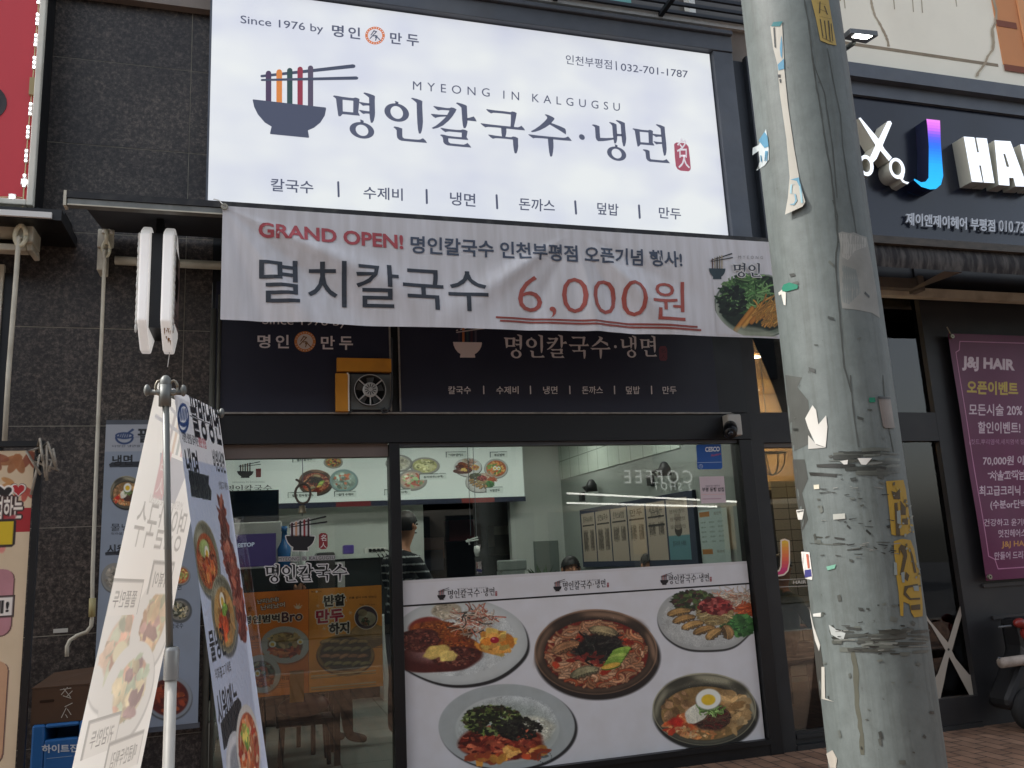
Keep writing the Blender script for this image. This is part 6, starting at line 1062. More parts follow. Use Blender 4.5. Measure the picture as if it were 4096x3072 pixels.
    r = thing('payment_terminal', 'grey back of a touch screen till beside the dark doorway', 'till', ((a.x+b_.x)/2, y+0.1, zc2)); g = MB(); g.box(a.x, b_.x, y+0.02, y+0.07, zc2+0.1, a.z); g.build('monitor', pm('till_grey', '#8d9691', 0.4), r, bevel=0.015); g = MB(); g.box(a.x+0.1, b_.x-0.1, y-0.03, y+0.0195, zc2+0.03, a.z-0.18); g.build('rear_cover', pm('till_light', '#b3bab4', 0.4), r, bevel=0.02); g = MB(); g.box((a.x+b_.x)/2-0.12, (a.x+b_.x)/2+0.12, y, y+0.2, zc2+0.001, zc2+0.099); g.build('stand', MATS['till_grey'], r)
    # plants on the window ledge
    def plant(label, px, y, n, sc_):
        c = P(*px, y); rr = random.Random(int(px[0])); r = thing('potted_plant', label, 'plant', (c.x, y, c.z-0.25), 'small plants inside the right window'); g = MB(); g.lathe([(0.0, -0.3), (0.06, -0.3), (0.08, -0.16), (0.07, -0.16), (0, -0.17)], c, 14); g.build('pot', M_white, r, True); f = MB()
        for i in range(n):
            t, e = rr.random()*6.28, 0.3+rr.random()*1.0; d = Vector((math.cos(t)*math.cos(e), math.sin(t)*math.cos(e), math.sin(e))); L_ = sc_*(0.5+rr.random()*0.6); s_ = d.cross(Vector((0, 0, 1))).normalized()*0.022; o = c+Vector((0, 0, -0.17)); m_ = o+d*L_*0.6+Vector((0, 0, 0.02)); e_ = o+d*L_+Vector((0, 0, -0.01)); f.add([o, m_-s_, e_, m_+s_], [(0, 1, 2, 3)])
        f.build('foliage', pm('plant_green', '#2f4a2c', 0.5, 0, 0.3, 20), r)
    plant('leafy potted plant beside the till behind the glass', ZO(1470, 1400), 1.2, 46, 0.26); plant('small potted plant below the dark kitchen doorway', ZO(860, 1450), 1.0, 30, 0.18)
    s = P(*ZO(1510, 1315), XW); g = MB(); q = PX(*ZO(1510, 1315), XW-0.01); z_ = P(*ZO(1510, 1315), YB-0.01); g.box(z_.x-0.16, z_.x+0.16, YB-0.03, YB-0.001, z_.z-0.28, z_.z+0.28); tag(g.build('wall_panel', pm('panel_grey', '#6f7873', 0.5)), 'grey electric panel on the white wall behind the plant', 'electric panel')
    # dark shelves in the kitchen doorway
    for k, (px, py, c_) in enumerate(((1105, 1055, '#8f8a7a'), (1110, 1130, '#5a5a54'), (690, 1000, '#6d1d1d'), (400, 1170, '#6b4a44'), (395, 1280, '#4f5468'))):
        q = P(*ZO(px, py), YB+1.2); g = MB(); g.box(q.x-0.18, q.x+0.18, YB+1.1, YB+1.4, q.z-0.14, q.z+0.14); tag(g.build('storage_box', pm('kbox_'+c_[1:], c_, 0.6), bevel=0.01), ('tan box on the right shelf of the dark kitchen', 'grey box below the tan box in the dark kitchen', 'dark red apron shape hanging in the kitchen doorway', 'brown carton on the left side of the kitchen doorway', 'slate carton low on the left of the kitchen doorway')[k], 'box')
    q = P(*ZO(790, 1100), 1.8); g = MB()
    for A, B in (((740, 1100), (855, 1063)), ((745, 1108), (860, 1086)), ((760, 1080), (778, 1135)), ((770, 1082), (775, 1110))): g.tube([P(*ZO(*A), 1.8), P(*ZO(*B), 1.8)], 0.0065, 6)
    tag(g.build('chopsticks_sign', pm('white_cutout', '#d8dcd8', 0.5)), 'white chopsticks cutout hanging in the dark doorway', 'ornament')
    g = MB(); q = P(*ZO(848, 1190), 1.8); g.lathe([(0.0, 0.045), (0.025, 0.04), (0.03, 0), (0.018, -0.05), (0, -0.055)], q, 14); tag(g.build('paper_lantern', MATS['white_cutout'], smooth=True), 'small white bowl shaped ornament below the chopsticks cutout', 'ornament')
    h = MB(); h.tube([P(*ZO(790, 1050), 1.8), (P(*ZO(790, 1050), 1.8).x, 1.8, CZ-0.001)], 0.003, 5); h.tube([P(*ZO(848, 1150), 1.8), (P(*ZO(848, 1150), 1.8).x, 1.8, CZ-0.001)], 0.003, 5); tag(h.build('hanging_strings', M_dkgrey), 'thin strings holding the white ornaments from the ceiling', 'string')
    # people, tables and chairs
    bx = P(862, 1150, 1.25); person('person in a black striped shirt standing behind the middle window post', (bx.x-0.02, 1.25, FZ), 60, 'stand', '#23262a', '#22242a', stripes='#b8bdbb', lean=0.1, armR=[(0.28, 0.12, 1.2), (0.27, 0.36, 1.14), (0.25, 0.46, 1.12)], armL=[(-0.26, 0.1, 1.2), (-0.2, 0.34, 1.16), (-0.15, 0.42, 1.16)])
    bx = P(618, 1290, 1.2); chair('dining_chair', 'black chair under the customer behind the orange posters', bx.x-0.02, 1.2, FZ, 75); person('person seated behind the orange posters with dark legs showing below', (bx.x, 1.2, FZ), 75, 'sit', '#2c2b2b', '#3a3734', shoe='#4b4744')
    t = P(*ZN(1070, 1300), 0.62); table('dark dining table with black legs behind the orange posters', t.x-0.75, t.x+0.05, 0.58, 1.15, FZ); 
    g = MB(); q = P(*ZN(790, 1130), 0.75); g.ball((q.x, 0.8, q.z), (0.19, 0.12, 0.08), 16); tag(g.build('red_bag', pm('maroon_leather', '#4a1c22', 0.4, 0, 0.2, 10), smooth=True), 'maroon bag resting under the posters on the stool', 'bag')
    r = thing('stool', 'dark stool carrying the maroon bag', 'stool', (q.x, 0.8, FZ)); g = MB(); g.box(q.x-0.2, q.x+0.2, 0.66, 0.94, q.z-0.12, q.z-0.081); g.build('seat', pm('stool_dark', '#1d1a1a', 0.5), r)
    for a in (-0.17, 0.17):
        for b in (0.69, 0.91): g = MB(); g.tube([(q.x+a, b, FZ), (q.x+a*0.9, b, q.z-0.121)], 0.017, 8); g.build('leg', MATS['stool_dark'], r)
    for k, (px, py, y, lab) in enumerate(((1230, 1228, 2.2, 'person with short dark hair seated left of the price board'), (1402, 1232, 1.9, 'person seated below the price board, only dark hair showing'))):
        q = P(px, py, y); chair('dining_chair', ('black chair behind the person left of the price board', 'black chair below the price board')[k], q.x, y, FZ, 180); person(lab, (q.x, y, FZ), 180, 'sit', ('#34363a', '#3d4a44')[k], '#26262a')
    a = P(1300, 1300, 1.5); table('dark dining table behind the dish panel', a.x-0.5, a.x+0.6, 1.0, 1.6, FZ)
    y = 3.3; a, b_ = P(826, 1330, y), P(849, 1485, y); g = MB(); g.box(a.x, b_.x+0.35, y, y+0.5, FZ, a.z); tag(g.build('white_cabinet', M_white, bevel=0.01), 'white low cabinet on the tiled floor beside the middle post', 'cabinet')
interior_things()
# ------------------------------------------------------------------ left side: red sign, canopy, far banner, boxes
def left_side():
    y = -0.4; root = thing('red_sign_box', 'red sign box edged with bright white LED modules', 'sign', tuple(P(40, 200, y)))
    tr, brt = P(*ZA(375, 200), y), P(*ZE(255, 260), y); xr = (tr.x+brt.x)/2+0.012; zb = brt.z; xl = xr-2.2
    b = MB(); b.box(xl, xr-0.02, y+0.051, -0.06, zb+0.02, 7.0); b.build('cabinet', M_black, root)  # shade on the cabinet's side is put into its black colour
    f = MB(); xi, zi = P(*ZA(330, 200), y).x, P(*ZE(200, 205), y).z; f.box(xi, xr, y, y+0.05, zb, 7.0); f.box(xl, xi-0.001, y, y+0.05, zb, zi); f.build('white_frame', pm('sign_frame_ivory', '#dcd9cb', 0.45, 0, 0.06, 6, dirt='#8c7b5c', dirt_amt=0.3), root, bevel=0.006)
    p = MB(); p.box(xl, xi-0.001, y+0.03, y+0.049, zi, 7.0); p.build('red_panel', pm('sign_red', '#b32a33', 0.4, emit=0.08), root)
    k = MB(); c = P(0, 235, y); k.lathe([(0.0, 0.029), (0.1, 0.029), (0.13, 0.026), (0.13, 0.0299)], (P(-38, 215, y).x, y, P(-38, 215, y).z), 24, 'y'); k.build('dark_lettering', pm('sign_black', '#1f1518', 0.5), root)
    wr = MB(); zpts = [(338, -60), (325, 160), (308, 350), (295, 545), (280, 740), (262, 940), (243, 1140), (228, 1345), (212, 1560), (196, 1800)]; wr.tube([P(*ZA(*q), y+0.02) for q in zpts]+[P(*ZE(205, 100), y+0.02), P(*ZE(200, 195), y+0.02), P(*ZE(100, 190), y+0.02), P(*ZE(0, 190), y+0.02)], 0.004, 5); wr.build('led_wire', pm('cream_wire', '#c9b98e', 0.5), root)
    for (x_, y_) in [(333, -20), (322, 165), (308, 345), (295, 540), (262, 940), (241, 1140), (226, 1345), (209, 1560)]:
        q = P(*ZA(x_, y_), y+0.012); m_ = MB(); m_.box(q.x-0.009, q.x+0.009, y+0.01, y+0.028, q.z-0.045, q.z+0.045); led = m_.build('led_module', M_white, root); e = MB()
        for d in (-0.034, 0, 0.034): e.ball((q.x, y+0.009, q.z+d), 0.0065, 8)
        e.build('led_bulb', emit_mat('led_white', '#fbf8ff', 6), led)
    for zx, zy in ((212, 60), (105, 190)):
        q = P(*ZE(zx, zy), y+0.012); m_ = MB(); m_.box(q.x-0.02, q.x+0.02, y+0.008, y+0.028, q.z-0.02, q.z+0.02); led = m_.build('led_module', M_white, root); e = MB(); e.ball((q.x, y+0.007, q.z), 0.012, 8); e.build('led_bulb', MATS['led_white'], led)
    q = P(*ZA(278, 745), y+0.01); m_ = MB(); m_.box(q.x-0.016, q.x+0.016, y+0.005, y+0.03, q.z-0.06, q.z+0.06); m_.build('wire_connector', pm('tan_connector', '#a59468', 0.5), root)
    # canopy under it
    r = thing('shop_canopy', 'small dark canopy with white edge strip under the red sign', 'canopy', tuple(P(50, 470, -0.5))); yc = -0.55; a, b_ = P(*ZE(447, 322), yc), P(*ZE(445, 350), yc); g = MB(); g.box(xl, a.x, yc, yc+0.02, b_.z-0.015, a.z); g.build('edge_strip', pm('canopy_white', '#d6d5d0', 0.35), r)
    g = MB(); g.box(xl, a.x+0.05, yc+0.021, -0.06, b_.z-0.02, b_.z+0.05); c = P(*ZE(500, 412), -0.1); g.box(xl, a.x+0.02, -0.3, -0.06, c.z, b_.z-0.021); g.build('canopy_body', M_black, r)
    w_ = MB(); w_.tube([P(*ZE(*q), -0.2) for q in ((262, 215), (300, 270), (380, 325), (460, 350), (500, 378), (512, 385))], 0.006, 6); w_.build('cable', pm('grey_cable', '#3b4044', 0.6), r, True)
    t = MB(); ya = -0.3; p0 = P(*ZE(100, 455), ya); t.tube([(xl, ya, p0.z), (P(*ZE(250, 460), ya).x, ya, p0.z)], 0.075, 16); t.build('roller_tube', M_ivory, r, True)
    t = MB(); a2, b2 = P(*ZE(160, 395), ya-0.08), P(*ZE(270, 650), ya-0.08); t.box(a2.x, a2.x+0.09, ya-0.1, ya+0.1, a2.z-0.14, a2.z); t.prism([P(*ZE(215, 430), ya-0.06), P(*ZE(262, 440), ya-0.06), P(*ZE(282, 650), ya-0.06), P(*ZE(230, 655), ya-0.06)], (0, 0.2, 0)); a3 = P(*ZE(0, 585), ya-0.04); b3 = P(*ZE(230, 655), ya-0.04); t.box(xl, b3.x, ya-0.04, ya+0.05, b3.z, a3.z); t.build('roller_bracket', M_ivory, r, bevel=0.008)
    e = MB(); c = P(*ZE(178, 525), -0.42); e.tube([(c.x+0.03*math.cos(i*0.5236), -0.42, c.z+0.065*math.sin(i*0.5236)) for i in range(13)], 0.014, 8); e.tube([(c.x, -0.42, c.z+0.065), (c.x, -0.38, c.z+0.14)], 0.018, 8); e.build('crank_eye', pm('cream_plastic', '#cfc9ae', 0.5), r, True)
    # neighbour's window edge far left
    n_ = thing('neighbour_window', 'reddish lit window with pale frame below the red sign', 'window', tuple(P(0, 800, -0.06))); g = MB(); a, b_ = P(*ZE(100, 690), -0.06), P(*ZE(20, 1659), -0.06); g.box(a.x-0.09, a.x-0.03, -0.09, -0.051, 1.5, 3.55); g.build('frame', M_ivory, n_); g = MB(); g.box(a.x-1.2, a.x-0.091, -0.07, -0.051, 1.5, 3.55); g.build('pane', pm('pink_lit_pane', '#8d6660', 0.3, 0, 0.3, 2), n_); g = MB(); g.box(a.x-0.028, a.x+0.02, -0.07, -0.051, 1.5, 3.5); g.build('dark_reveal', M_black, n_)
    # far left banner
    y = -1.0; sh = facade(y); r = thing('barbecue_banner', 'beige banner with red heart and yellow lettering beside the granite wall', 'banner', tuple(P(30, 1300, y))); xr = P(70, 1100, y).x-0.006
    x0, z1 = xr-0.75, P(*ZJ(150, 628), y).z; cv = Canvas(sh, x0, xr, 0.12, z1, 0.004, '#d9c4a4')
    rr = np.random.default_rng(3)
    for (u, v, s_, c, ro) in ((-0.02, 0.02, 0.09, '#8e4a32', 0.4), (-0.08, 0.04, 0.1, '#a2683e', 1.2), (-0.03, 0.2, 0.07, '#b04a3c', 0.9), (-0.09, 0.17, 0.06, '#c08a52', 2.0), (-0.2, 0.03, 0.1, '#93553a', 0.2), (-0.35, 0.04, 0.1, '#8a4634', 0.8), (-0.02, 0.34, 0.06, '#b5764a', 0.3)):
        L = (np.array(cv.uv(xr+u, z1-v)), np.array([cv.k, 0]), np.array([0, cv.kv]))
        for k in range(3): cv.cell(L, 0.03*math.cos(ro+k*0.8), 0.03*math.sin(ro+k*0.8), s_*0.55, s_*0.22, c, 0.1, ro+k*0.8, 0.9, 0.2)
    pol = lambda pts, c: cv.poly(pts, c)
    hc = ZJ(152, 950); ht = [(hc[0]+s_*1.0*16*math.sin(t)**3/16, hc[1]-s_*(13*math.cos(t)-5*math.cos(2*t)-2*math.cos(3*t)-math.cos(4*t))/16) for s_ in (18,) for t in np.linspace(0, 6.28, 40)]; pol(ht, '#4a3a34'); ht = [(hc[0]+(x-hc[0])*0.93, hc[1]+(y_-hc[1])*0.93) for x, y_ in ht]; pol(ht, '#ece6dc'); pol([(hc[0]+(x-hc[0])*0.8, hc[1]+(y_-hc[1])*0.8) for x, y_ in ht], '#b9262c')
    cv.stroke([cv.pp(*ZJ(*q)) for q in ((-40, 980), (-10, 950), (20, 975), (45, 985), (70, 955))], 13, '#efe9e0'); cv.stroke([cv.pp(*ZJ(*q)) for q in ((-40, 980), (-10, 950), (20, 975), (45, 985), (70, 955))], 8, '#241c1a')
    a, b_ = P(*ZJ(0, 1108), y).z, P(*ZJ(0, 1308), y).z; cv.cpoly([cv.uv(*q) for q in ((x0, a), (xr, a), (xr, b_), (x0, b_))], '#a8262b'); cv.text('맛있게 업하는', (P(*ZJ(-330, 1195), y).x, P(*ZJ(0, 1200), y).z), (P(*ZJ(182, 1195), y).x, P(*ZJ(0, 1200), y).z), 0.12, '#efe6da', bold=0.03, outline='#3a2320', ow=4, raw=True)
    scat(cv, (np.array(cv.uv(xr-0.2, (a+b_)/2-0.07)), np.array([cv.k, 0]), np.array([0, cv.kv])), 0, 0, 0.18, 0.06, 14, 0.05, ['#c46a68', '#b04a4e', '#d98a80'], 9)
    zt_, zb_ = P(*ZJ(0, 1215), y).z, P(*ZJ(0, 1410), y).z; xx = P(*ZJ(108, 1300), y).x; cv.text('너', (xx-0.3, zb_), (xx, zb_), zt_-zb_, '#d8b91e', bold=0.05, outline='#2a2120', ow=6, raw=True)
    for (za, zb2, c) in ((ZK(0, 10)[1], ZK(0, 565)[1], '#b9838a'), (ZK(0, 770)[1], ZK(0, 1630)[1], '#c49a78')):
        va, vb = P(0, za, y).z, P(0, zb2, y).z; xe = xr-0.06; R_ = 0.05; pts = [(x0, va), (xe-R_, va)]+[(xe-R_+R_*math.sin(t), va-R_+R_*math.cos(t)) for t in (0.4, 0.8, 1.2)]+[(xe, va-R_), (xe, vb+R_)]+[(xe-R_+R_*math.cos(t), vb+R_-R_*math.sin(t)) for t in (0.4, 0.8, 1.2)]+[(xe-R_, vb), (x0, vb)]; cv.cpoly([cv.uv(u+0.006, v-0.004) for u, v in pts], '#5a3a36'); cv.cpoly([cv.uv(*q) for q in pts], c, 1, 0.05)
    q = P(*ZK(98, 392), y); cv.cpoly([cv.uv(*p) for p in ((x0, q.z-0.01), (q.x+0.01, q.z-0.01), (q.x+0.01, q.z+0.1), (x0, q.z+0.1))], '#4a3a38'); cv.cpoly([cv.uv(*p) for p in ((x0, q.z), (q.x, q.z), (q.x, q.z+0.09), (x0, q.z+0.09))], '#e9e2da'); cv.text('이 가격 실화니에!', (q.x-0.62, q.z+0.012), (q.x-0.015, q.z+0.012), 0.065, '#1d1918', bold=0.03, raw=True)
    cv.mesh('printed_cloth', print_mat('banner_print', 0.6, trans=0.1, dirt=0.08), r)
    g = MB(); g.box(x0, xr+0.045, y-0.02, y+0.02, z1+0.02, z1+0.05); g.box(xr+0.01, xr+0.04, y-0.015, y+0.015, 0.0, z1+0.019); g.build('frame', M_black, r)
    g = MB(); rr = random.Random(2)
    for k in range(9):
        o = Vector((xr+0.0+rr.random()*0.06, y-0.025, z1+0.03-rr.random()*0.08)); g.tube([o, o+Vector((rr.uniform(-0.06, 0.08), -0.02, rr.uniform(-0.02, 0.04))), o+Vector((rr.uniform(-0.05, 0.1), -0.03, rr.uniform(-0.2, -0.02)))], 0.007, 6)
    g.build('knotted_tie', pm('rag_tie', '#8a8478', 0.8, 0, 0.4, 30), r, True)
    # wall banner with cold noodle menu
    y = -0.12; sh = facade(y); r = thing('wall_menu_banner', 'tall blue grey cold noodle menu banner flat against the granite wall', 'banner', tuple(P(320, 1240, y))); a, b_ = P(229, 917, y), P(420, 1562, y); cv = Canvas(sh, a.x, b_.x+0.02, b_.z, a.z, 0.004, '#8d98a6')
    cv.cpoly([cv.uv(*p) for p in ((a.x, a.z), (b_.x+0.02, a.z), (b_.x+0.02, P(0, 978, y).z), (a.x, P(0, 978, y).z))], '#a3a8b0')
    def noodle_icon(c, s_, col):
        L = cv.loc(c[0], c[1], s_, s_); pts = [(math.cos(t), 0.1+0.75*math.sin(t)) for t in np.linspace(0.05, 3.09, 14)]; cv.lstroke(L, pts, 3, col); cv.lstroke(L, [(math.cos(t), -0.1+0.32*math.sin(t)) for t in np.linspace(0, 6.29, 24)], 2.6, col)
        for k in range(5): cv.lstroke(L, [(-0.7+0.28*k, 0.1), (-0.5+0.26*k, -0.25)], 2.0, col)
        cv.lstroke(L, [(0.2, -0.3), (1.0, -0.9)], 1.6, col); cv.lstroke(L, [(0.35, -0.3), (1.1, -0.8)], 1.6, col)
    noodle_icon(ZJ(1032, 510), 18, '#2a3f6b'); cv.text('팔방냉면', ZJ(1142, 562), ZJ(1700, 562), 32, '#1e2228', bold=0.03); cv.text('다양한 냉면을 골라먹는 냉면맛집', ZJ(932, 600), ZJ(1480, 595), 5, '#3a3f48')
    cv.poly(zl(ZJ, (905, 740), (930, 722), (1180, 715), (1180, 765), (910, 765)), '#2a2f36'); cv.text('냉면', ZJ(932, 755), ZJ(1100, 748), 23, '#14171b', bold=0.02)
    dish_cold_noodle(cv, *ZJ(1050, 970), 35, 35); cv.text('물냉면', ZJ(920, 1295), ZJ(1160, 1292), 16, '#1f242a'); cv.text('직화불고기', ZJ(920, 1328), ZJ(1080, 1326), 6, '#3a3f48')
    cv.poly(zl(ZJ, (870, 1475), (890, 1465), (1180, 1450), (1180, 1490), (875, 1495)), '#2a2f36'); cv.text('시원메뉴', ZJ(890, 1480), ZJ(1200, 1470), 19, '#14171b', bold=0.02)
    mini_dish(cv, *ZK(950, 80), 28, 32, '#8a8a84', ['#9a9488', '#6d6a60', '#b0a898'], 71); mini_dish(cv, *ZK(1500, 60), 20, 21, '#b0603c', ['#c9683a', '#d98a50', '#a8bc6a', '#e0c070'], 72); mini_dish(cv, *ZK(1490, 350), 26, 26, '#7d7a70', ['#d9d0b0', '#3b3f30', '#8a8a7a', '#c2b48a'], 73, '#4f5558'); mini_dish(cv, *ZK(1400, 1070), 50, 48, '#5b231e', ['#8a3a22', '#5b1f1a', '#a5502c', '#6b2a20'], 74, '#8d959b')
    for t, A, B, h in (('비빔쫄면', ZK(1340, 185), ZK(1505, 182), 11), ('얼큰막국수', ZK(1340, 510), ZK(1520, 498), 11), ('치즈돈까스', ZK(1240, 735), ZK(1450, 728), 12)): cv.text(t, A, B, h, '#1f242a')
    cv.mesh('printed_vinyl', print_mat('wall_vinyl', 0.5, dirt=0.06), r); g = MB(); 
    for z in (a.z-0.001, b_.z-0.03): g.box(a.x, b_.x+0.03, y+0.002, y+0.02, z, z+0.03)
    g.build('hanging_rail', M_dkgrey, r)
    g = MB(); g.tube([(b_.x+0.06, -0.08, 0.05), (b_.x+0.06, -0.08, 3.3)], 0.02, 8); g.tube([(b_.x+0.1, -0.09, 0.3), (b_.x+0.1, -0.09, 3.4)], 0.012, 8); tag(g.build('wall_conduit', pm('conduit_grey', '#55564f', 0.6, 0, 0.2, 8), smooth=True), 'grey vertical conduits beside the blue grey menu banner', 'pipe')
    # boxes
    y = -0.55; r = thing('beer_crate', 'blue plastic bottle crate with white lettering on the pavement', 'crate', tuple(P(150, 1640, y))); zt_ = PZ(200, 1545, 0.0); a, b_ = P(*ZK(265, 1310), y), P(*ZK(720, 1310), y); M_c = pm('crate_blue', '#1f5f9c', 0.45, 0, 0.08, 5); zt_ = a.z; g = MB(); xs0, xs1 = a.x, b_.x+0.1; gp0, gp1 = P(*ZK(372, 1335), y), P(*ZK(650, 1400), y)
    g.box(xs0, gp0.x, y, y+0.34, zt_-0.62, zt_); g.box(gp1.x, xs1, y, y+0.34, zt_-0.62, zt_); g.box(gp0.x, gp1.x, y, y+0.03, gp0.z, zt_); g.box(gp0.x, gp1.x, y, y+0.03, zt_-0.62, gp1.z); g.box(gp0.x, gp1.x, y+0.3, y+0.34, zt_-0.62, zt_); g.build('crate_body', M_c, r, bevel=0.012)
    t = MB(); t.text(facade(y), '하이트진로', ZK(348, 1535), ZK(730, 1525), 18, lin('#c3cbd2'), 0.003, bold=0.03); t.line(facade(y), ZK(390, 1580), ZK(600, 1558), 1.2, lin('#8fa7bd'), 0.003); t.build('lettering', M_print, r); zc = zt_-0.62
    if zc > 0.0: s = MB(); s.box(xs0, xs1, y, y+0.34, 0.0, zc-0.001); tag(s.build('beer_crate', M_c, bevel=0.012), 'lower blue crate carrying the blue bottle crate', 'crate')
    r = thing('cardboard_box', 'brown cardboard box with white chalk marks standing on the blue crate', 'box', tuple(P(150, 1500, y))); c, d = P(*ZK(270, 1010), y+0.02), P(*ZK(740, 1300), y+0.02); g = MB(); g.box(c.x, d.x+0.05, y+0.02, y+0.33, zt_+0.002, c.z); g.build('carton', pm('cardboard', '#4f3826', 0.8, 0, 0.15, 8), r)
    g = MB(); g.prism([(c.x-0.005, y+0.02, c.z+0.002), (d.x+0.05, y+0.02, c.z+0.002), (d.x+0.05, y+0.3, c.z+0.07), (c.x+0.05, y+0.3, c.z+0.05)], (0, 0, 0.006)); g.build('flap', MATS['cardboard'], r)
    s2 = facade(y+0.02); t = MB(); cw = lin('#b9b4a8'); [t.line(s2, ZK(*A), ZK(*B), 1.6, cw, 0.003) for A, B in (((500, 1010), (590, 995)), ((510, 1050), (560, 990)), ((530, 1000), (585, 1070)), ((525, 1060), (590, 1080)), ((550, 1070), (600, 1020)), ((540, 1150), (600, 1120)), ((550, 1160), (510, 1240)), ((560, 1170), (590, 1215)), ((545, 1215), (560, 1240)))]; t.line(s2, ZK(340, 1110), ZK(440, 1100), 6, lin('#33241a'), 0.002); t.build('chalk_marks', M_flat, r)
left_side()
# ------------------------------------------------------------------ projecting blade sign
def blade_sign():
    root = thing('blade_sign', 'pair of off white octagonal light boxes seen edge on under the awning', 'sign', tuple(P(335, 610, -0.7))); y0 = -0.75; M_b = pm('blade_white', '#efedea', 0.4, 0, 0.04, 4, dirt='#9a6a2e', dirt_amt=0.1, emit=0.17); zt, zb = P(315, 475, y0).z, P(315, 742, y0).z; zk = P(*ZE(1150, 1250), y0).z; D = 0.46
    def octo(x0, x1, nm):
        c = (zb+zt)/2; h = (zt-zb)/2; ch = zk-zb; ych = 0.19; pr = [(y0, zk), (y0, zt-ch*0.6), (y0+0.03, zt-ch*0.35), (y0+ych*0.6, zt), (y0+D-ych, zt), (y0+D, zt-ch), (y0+D, zk), (y0+D-ych, zb), (y0+ych, zb), (y0+0.03, zk-ch*0.18)]
        g = MB(); g.prism([(x0, a, b) for a, b in pr], (x1-x0, 0, 0)); return g.build(nm, M_b, root, bevel=0.012)
    xa, xb = P(*ZE(1205, 600), y0).x, P(*ZE(1293, 600), y0).x; xc, xd = P(*ZE(1405, 600), y0).x, P(*ZE(1500, 600), y0).x; octo(xa, xb, 'light_box'); octo(xc, xd, 'light_box')
    m_ = MB(); m_.box(xb+0.001, xc-0.001, y0+0.08, y0+D-0.05, zb+0.12, zt-0.05); m_.box((xb+xc)/2-0.02, (xb+xc)/2+0.02, y0+0.15, y0+0.25, zt-0.049, 3.75); m_.build('centre_spine', M_black, root)
    sh = Sheet((xd+0.004, 0, 0), (0, 1, 0), (0, 0, 1)); k = MB(); ik = lin('#2a2a30'); f = MB(); zc_ = (zb+zt)/2; f.box(xd+0.0005, xd+0.003, y0+0.05, y0+D-0.04, zb+0.18, zt-0.12, lin('#cbbfc4')); f.build('printed_face', M_print, root)
    yc = y0+0.22; k.flat(sh, [(yc-0.13, zc_+0.12), (yc+0.13, zc_+0.12), (yc+0.07, zc_-0.05), (yc-0.07, zc_-0.05)], ik, 0.001)
    for i in range(4): k.flat(sh, [(yc-0.08+0.045*i, zc_+0.13), (yc-0.06+0.045*i, zc_+0.13), (yc-0.06+0.045*i, zc_+0.26), (yc-0.08+0.045*i, zc_+0.26)], ik, 0.001)
    k.text(sh, '명인칼국수', (yc-0.17, zc_-0.22), (yc+0.17, zc_-0.22), 0.1, ik, 0.001, raw=True); k.build('lettering', M_print, root)
    c = MB(); rr = random.Random(5)
    for s_, x in ((-1, xa-0.006), (1, xd+0.008)):
        for i in range(14): z = zb+0.1+(zt-zb-0.2)*i/13; c.ball((x, y0+0.02+rr.random()*0.015, z), (0.008, 0.012, 0.03), 8)
    c.build('sealant_beads', M_white, root, True)
    r_ = MB(); q = P(*ZE(1415, 1290), y0-0.001); r_.box(xc+0.015, xd-0.02, y0+0.018, y0+0.024, q.z-0.03, q.z+0.02); w_ = MB(); w_.tube([P(*ZE(1465, 1480), y0+0.2), P(*ZE(1462, 1560), y0+0.2), P(*ZE(1448, 1659), y0+0.2)], 0.003, 5); w_.build('loose_wire', M_white, root)
    for x0_, x1_ in ((xa, xb), (xc, xd)):
        s = MB(); sl = (y0+0.19-(y0+0.03))/(zb-(zk-(zk-zb)*0.18)); z1_ = zk-(zk-zb)*0.24; z2_ = z1_-0.07; f_ = lambda z: y0+0.03+(z-(zk-(zk-zb)*0.18))*sl-0.004; w2 = (x1_-x0_); rq = random.Random(3)
        for _ in range(16): u_ = rq.uniform(0.1, 0.85); z1q = z1_-rq.random()**2*0.06; z2q = z1q-rq.uniform(0.006, 0.03); s.add([(x0_+w2*u_, f_(z1q), z1q), (x0_+w2*(u_+rq.uniform(0.03, 0.14)), f_(z1q), z1q), (x0_+w2*(u_+0.05), f_(z2q), z2q)], [(0, 1, 2)]); 
        if x0_ == xc: s.build('rust_stain', pm('rust', '#a0733a', 0.8, 0, 0.4, 30), root)
blade_sign()
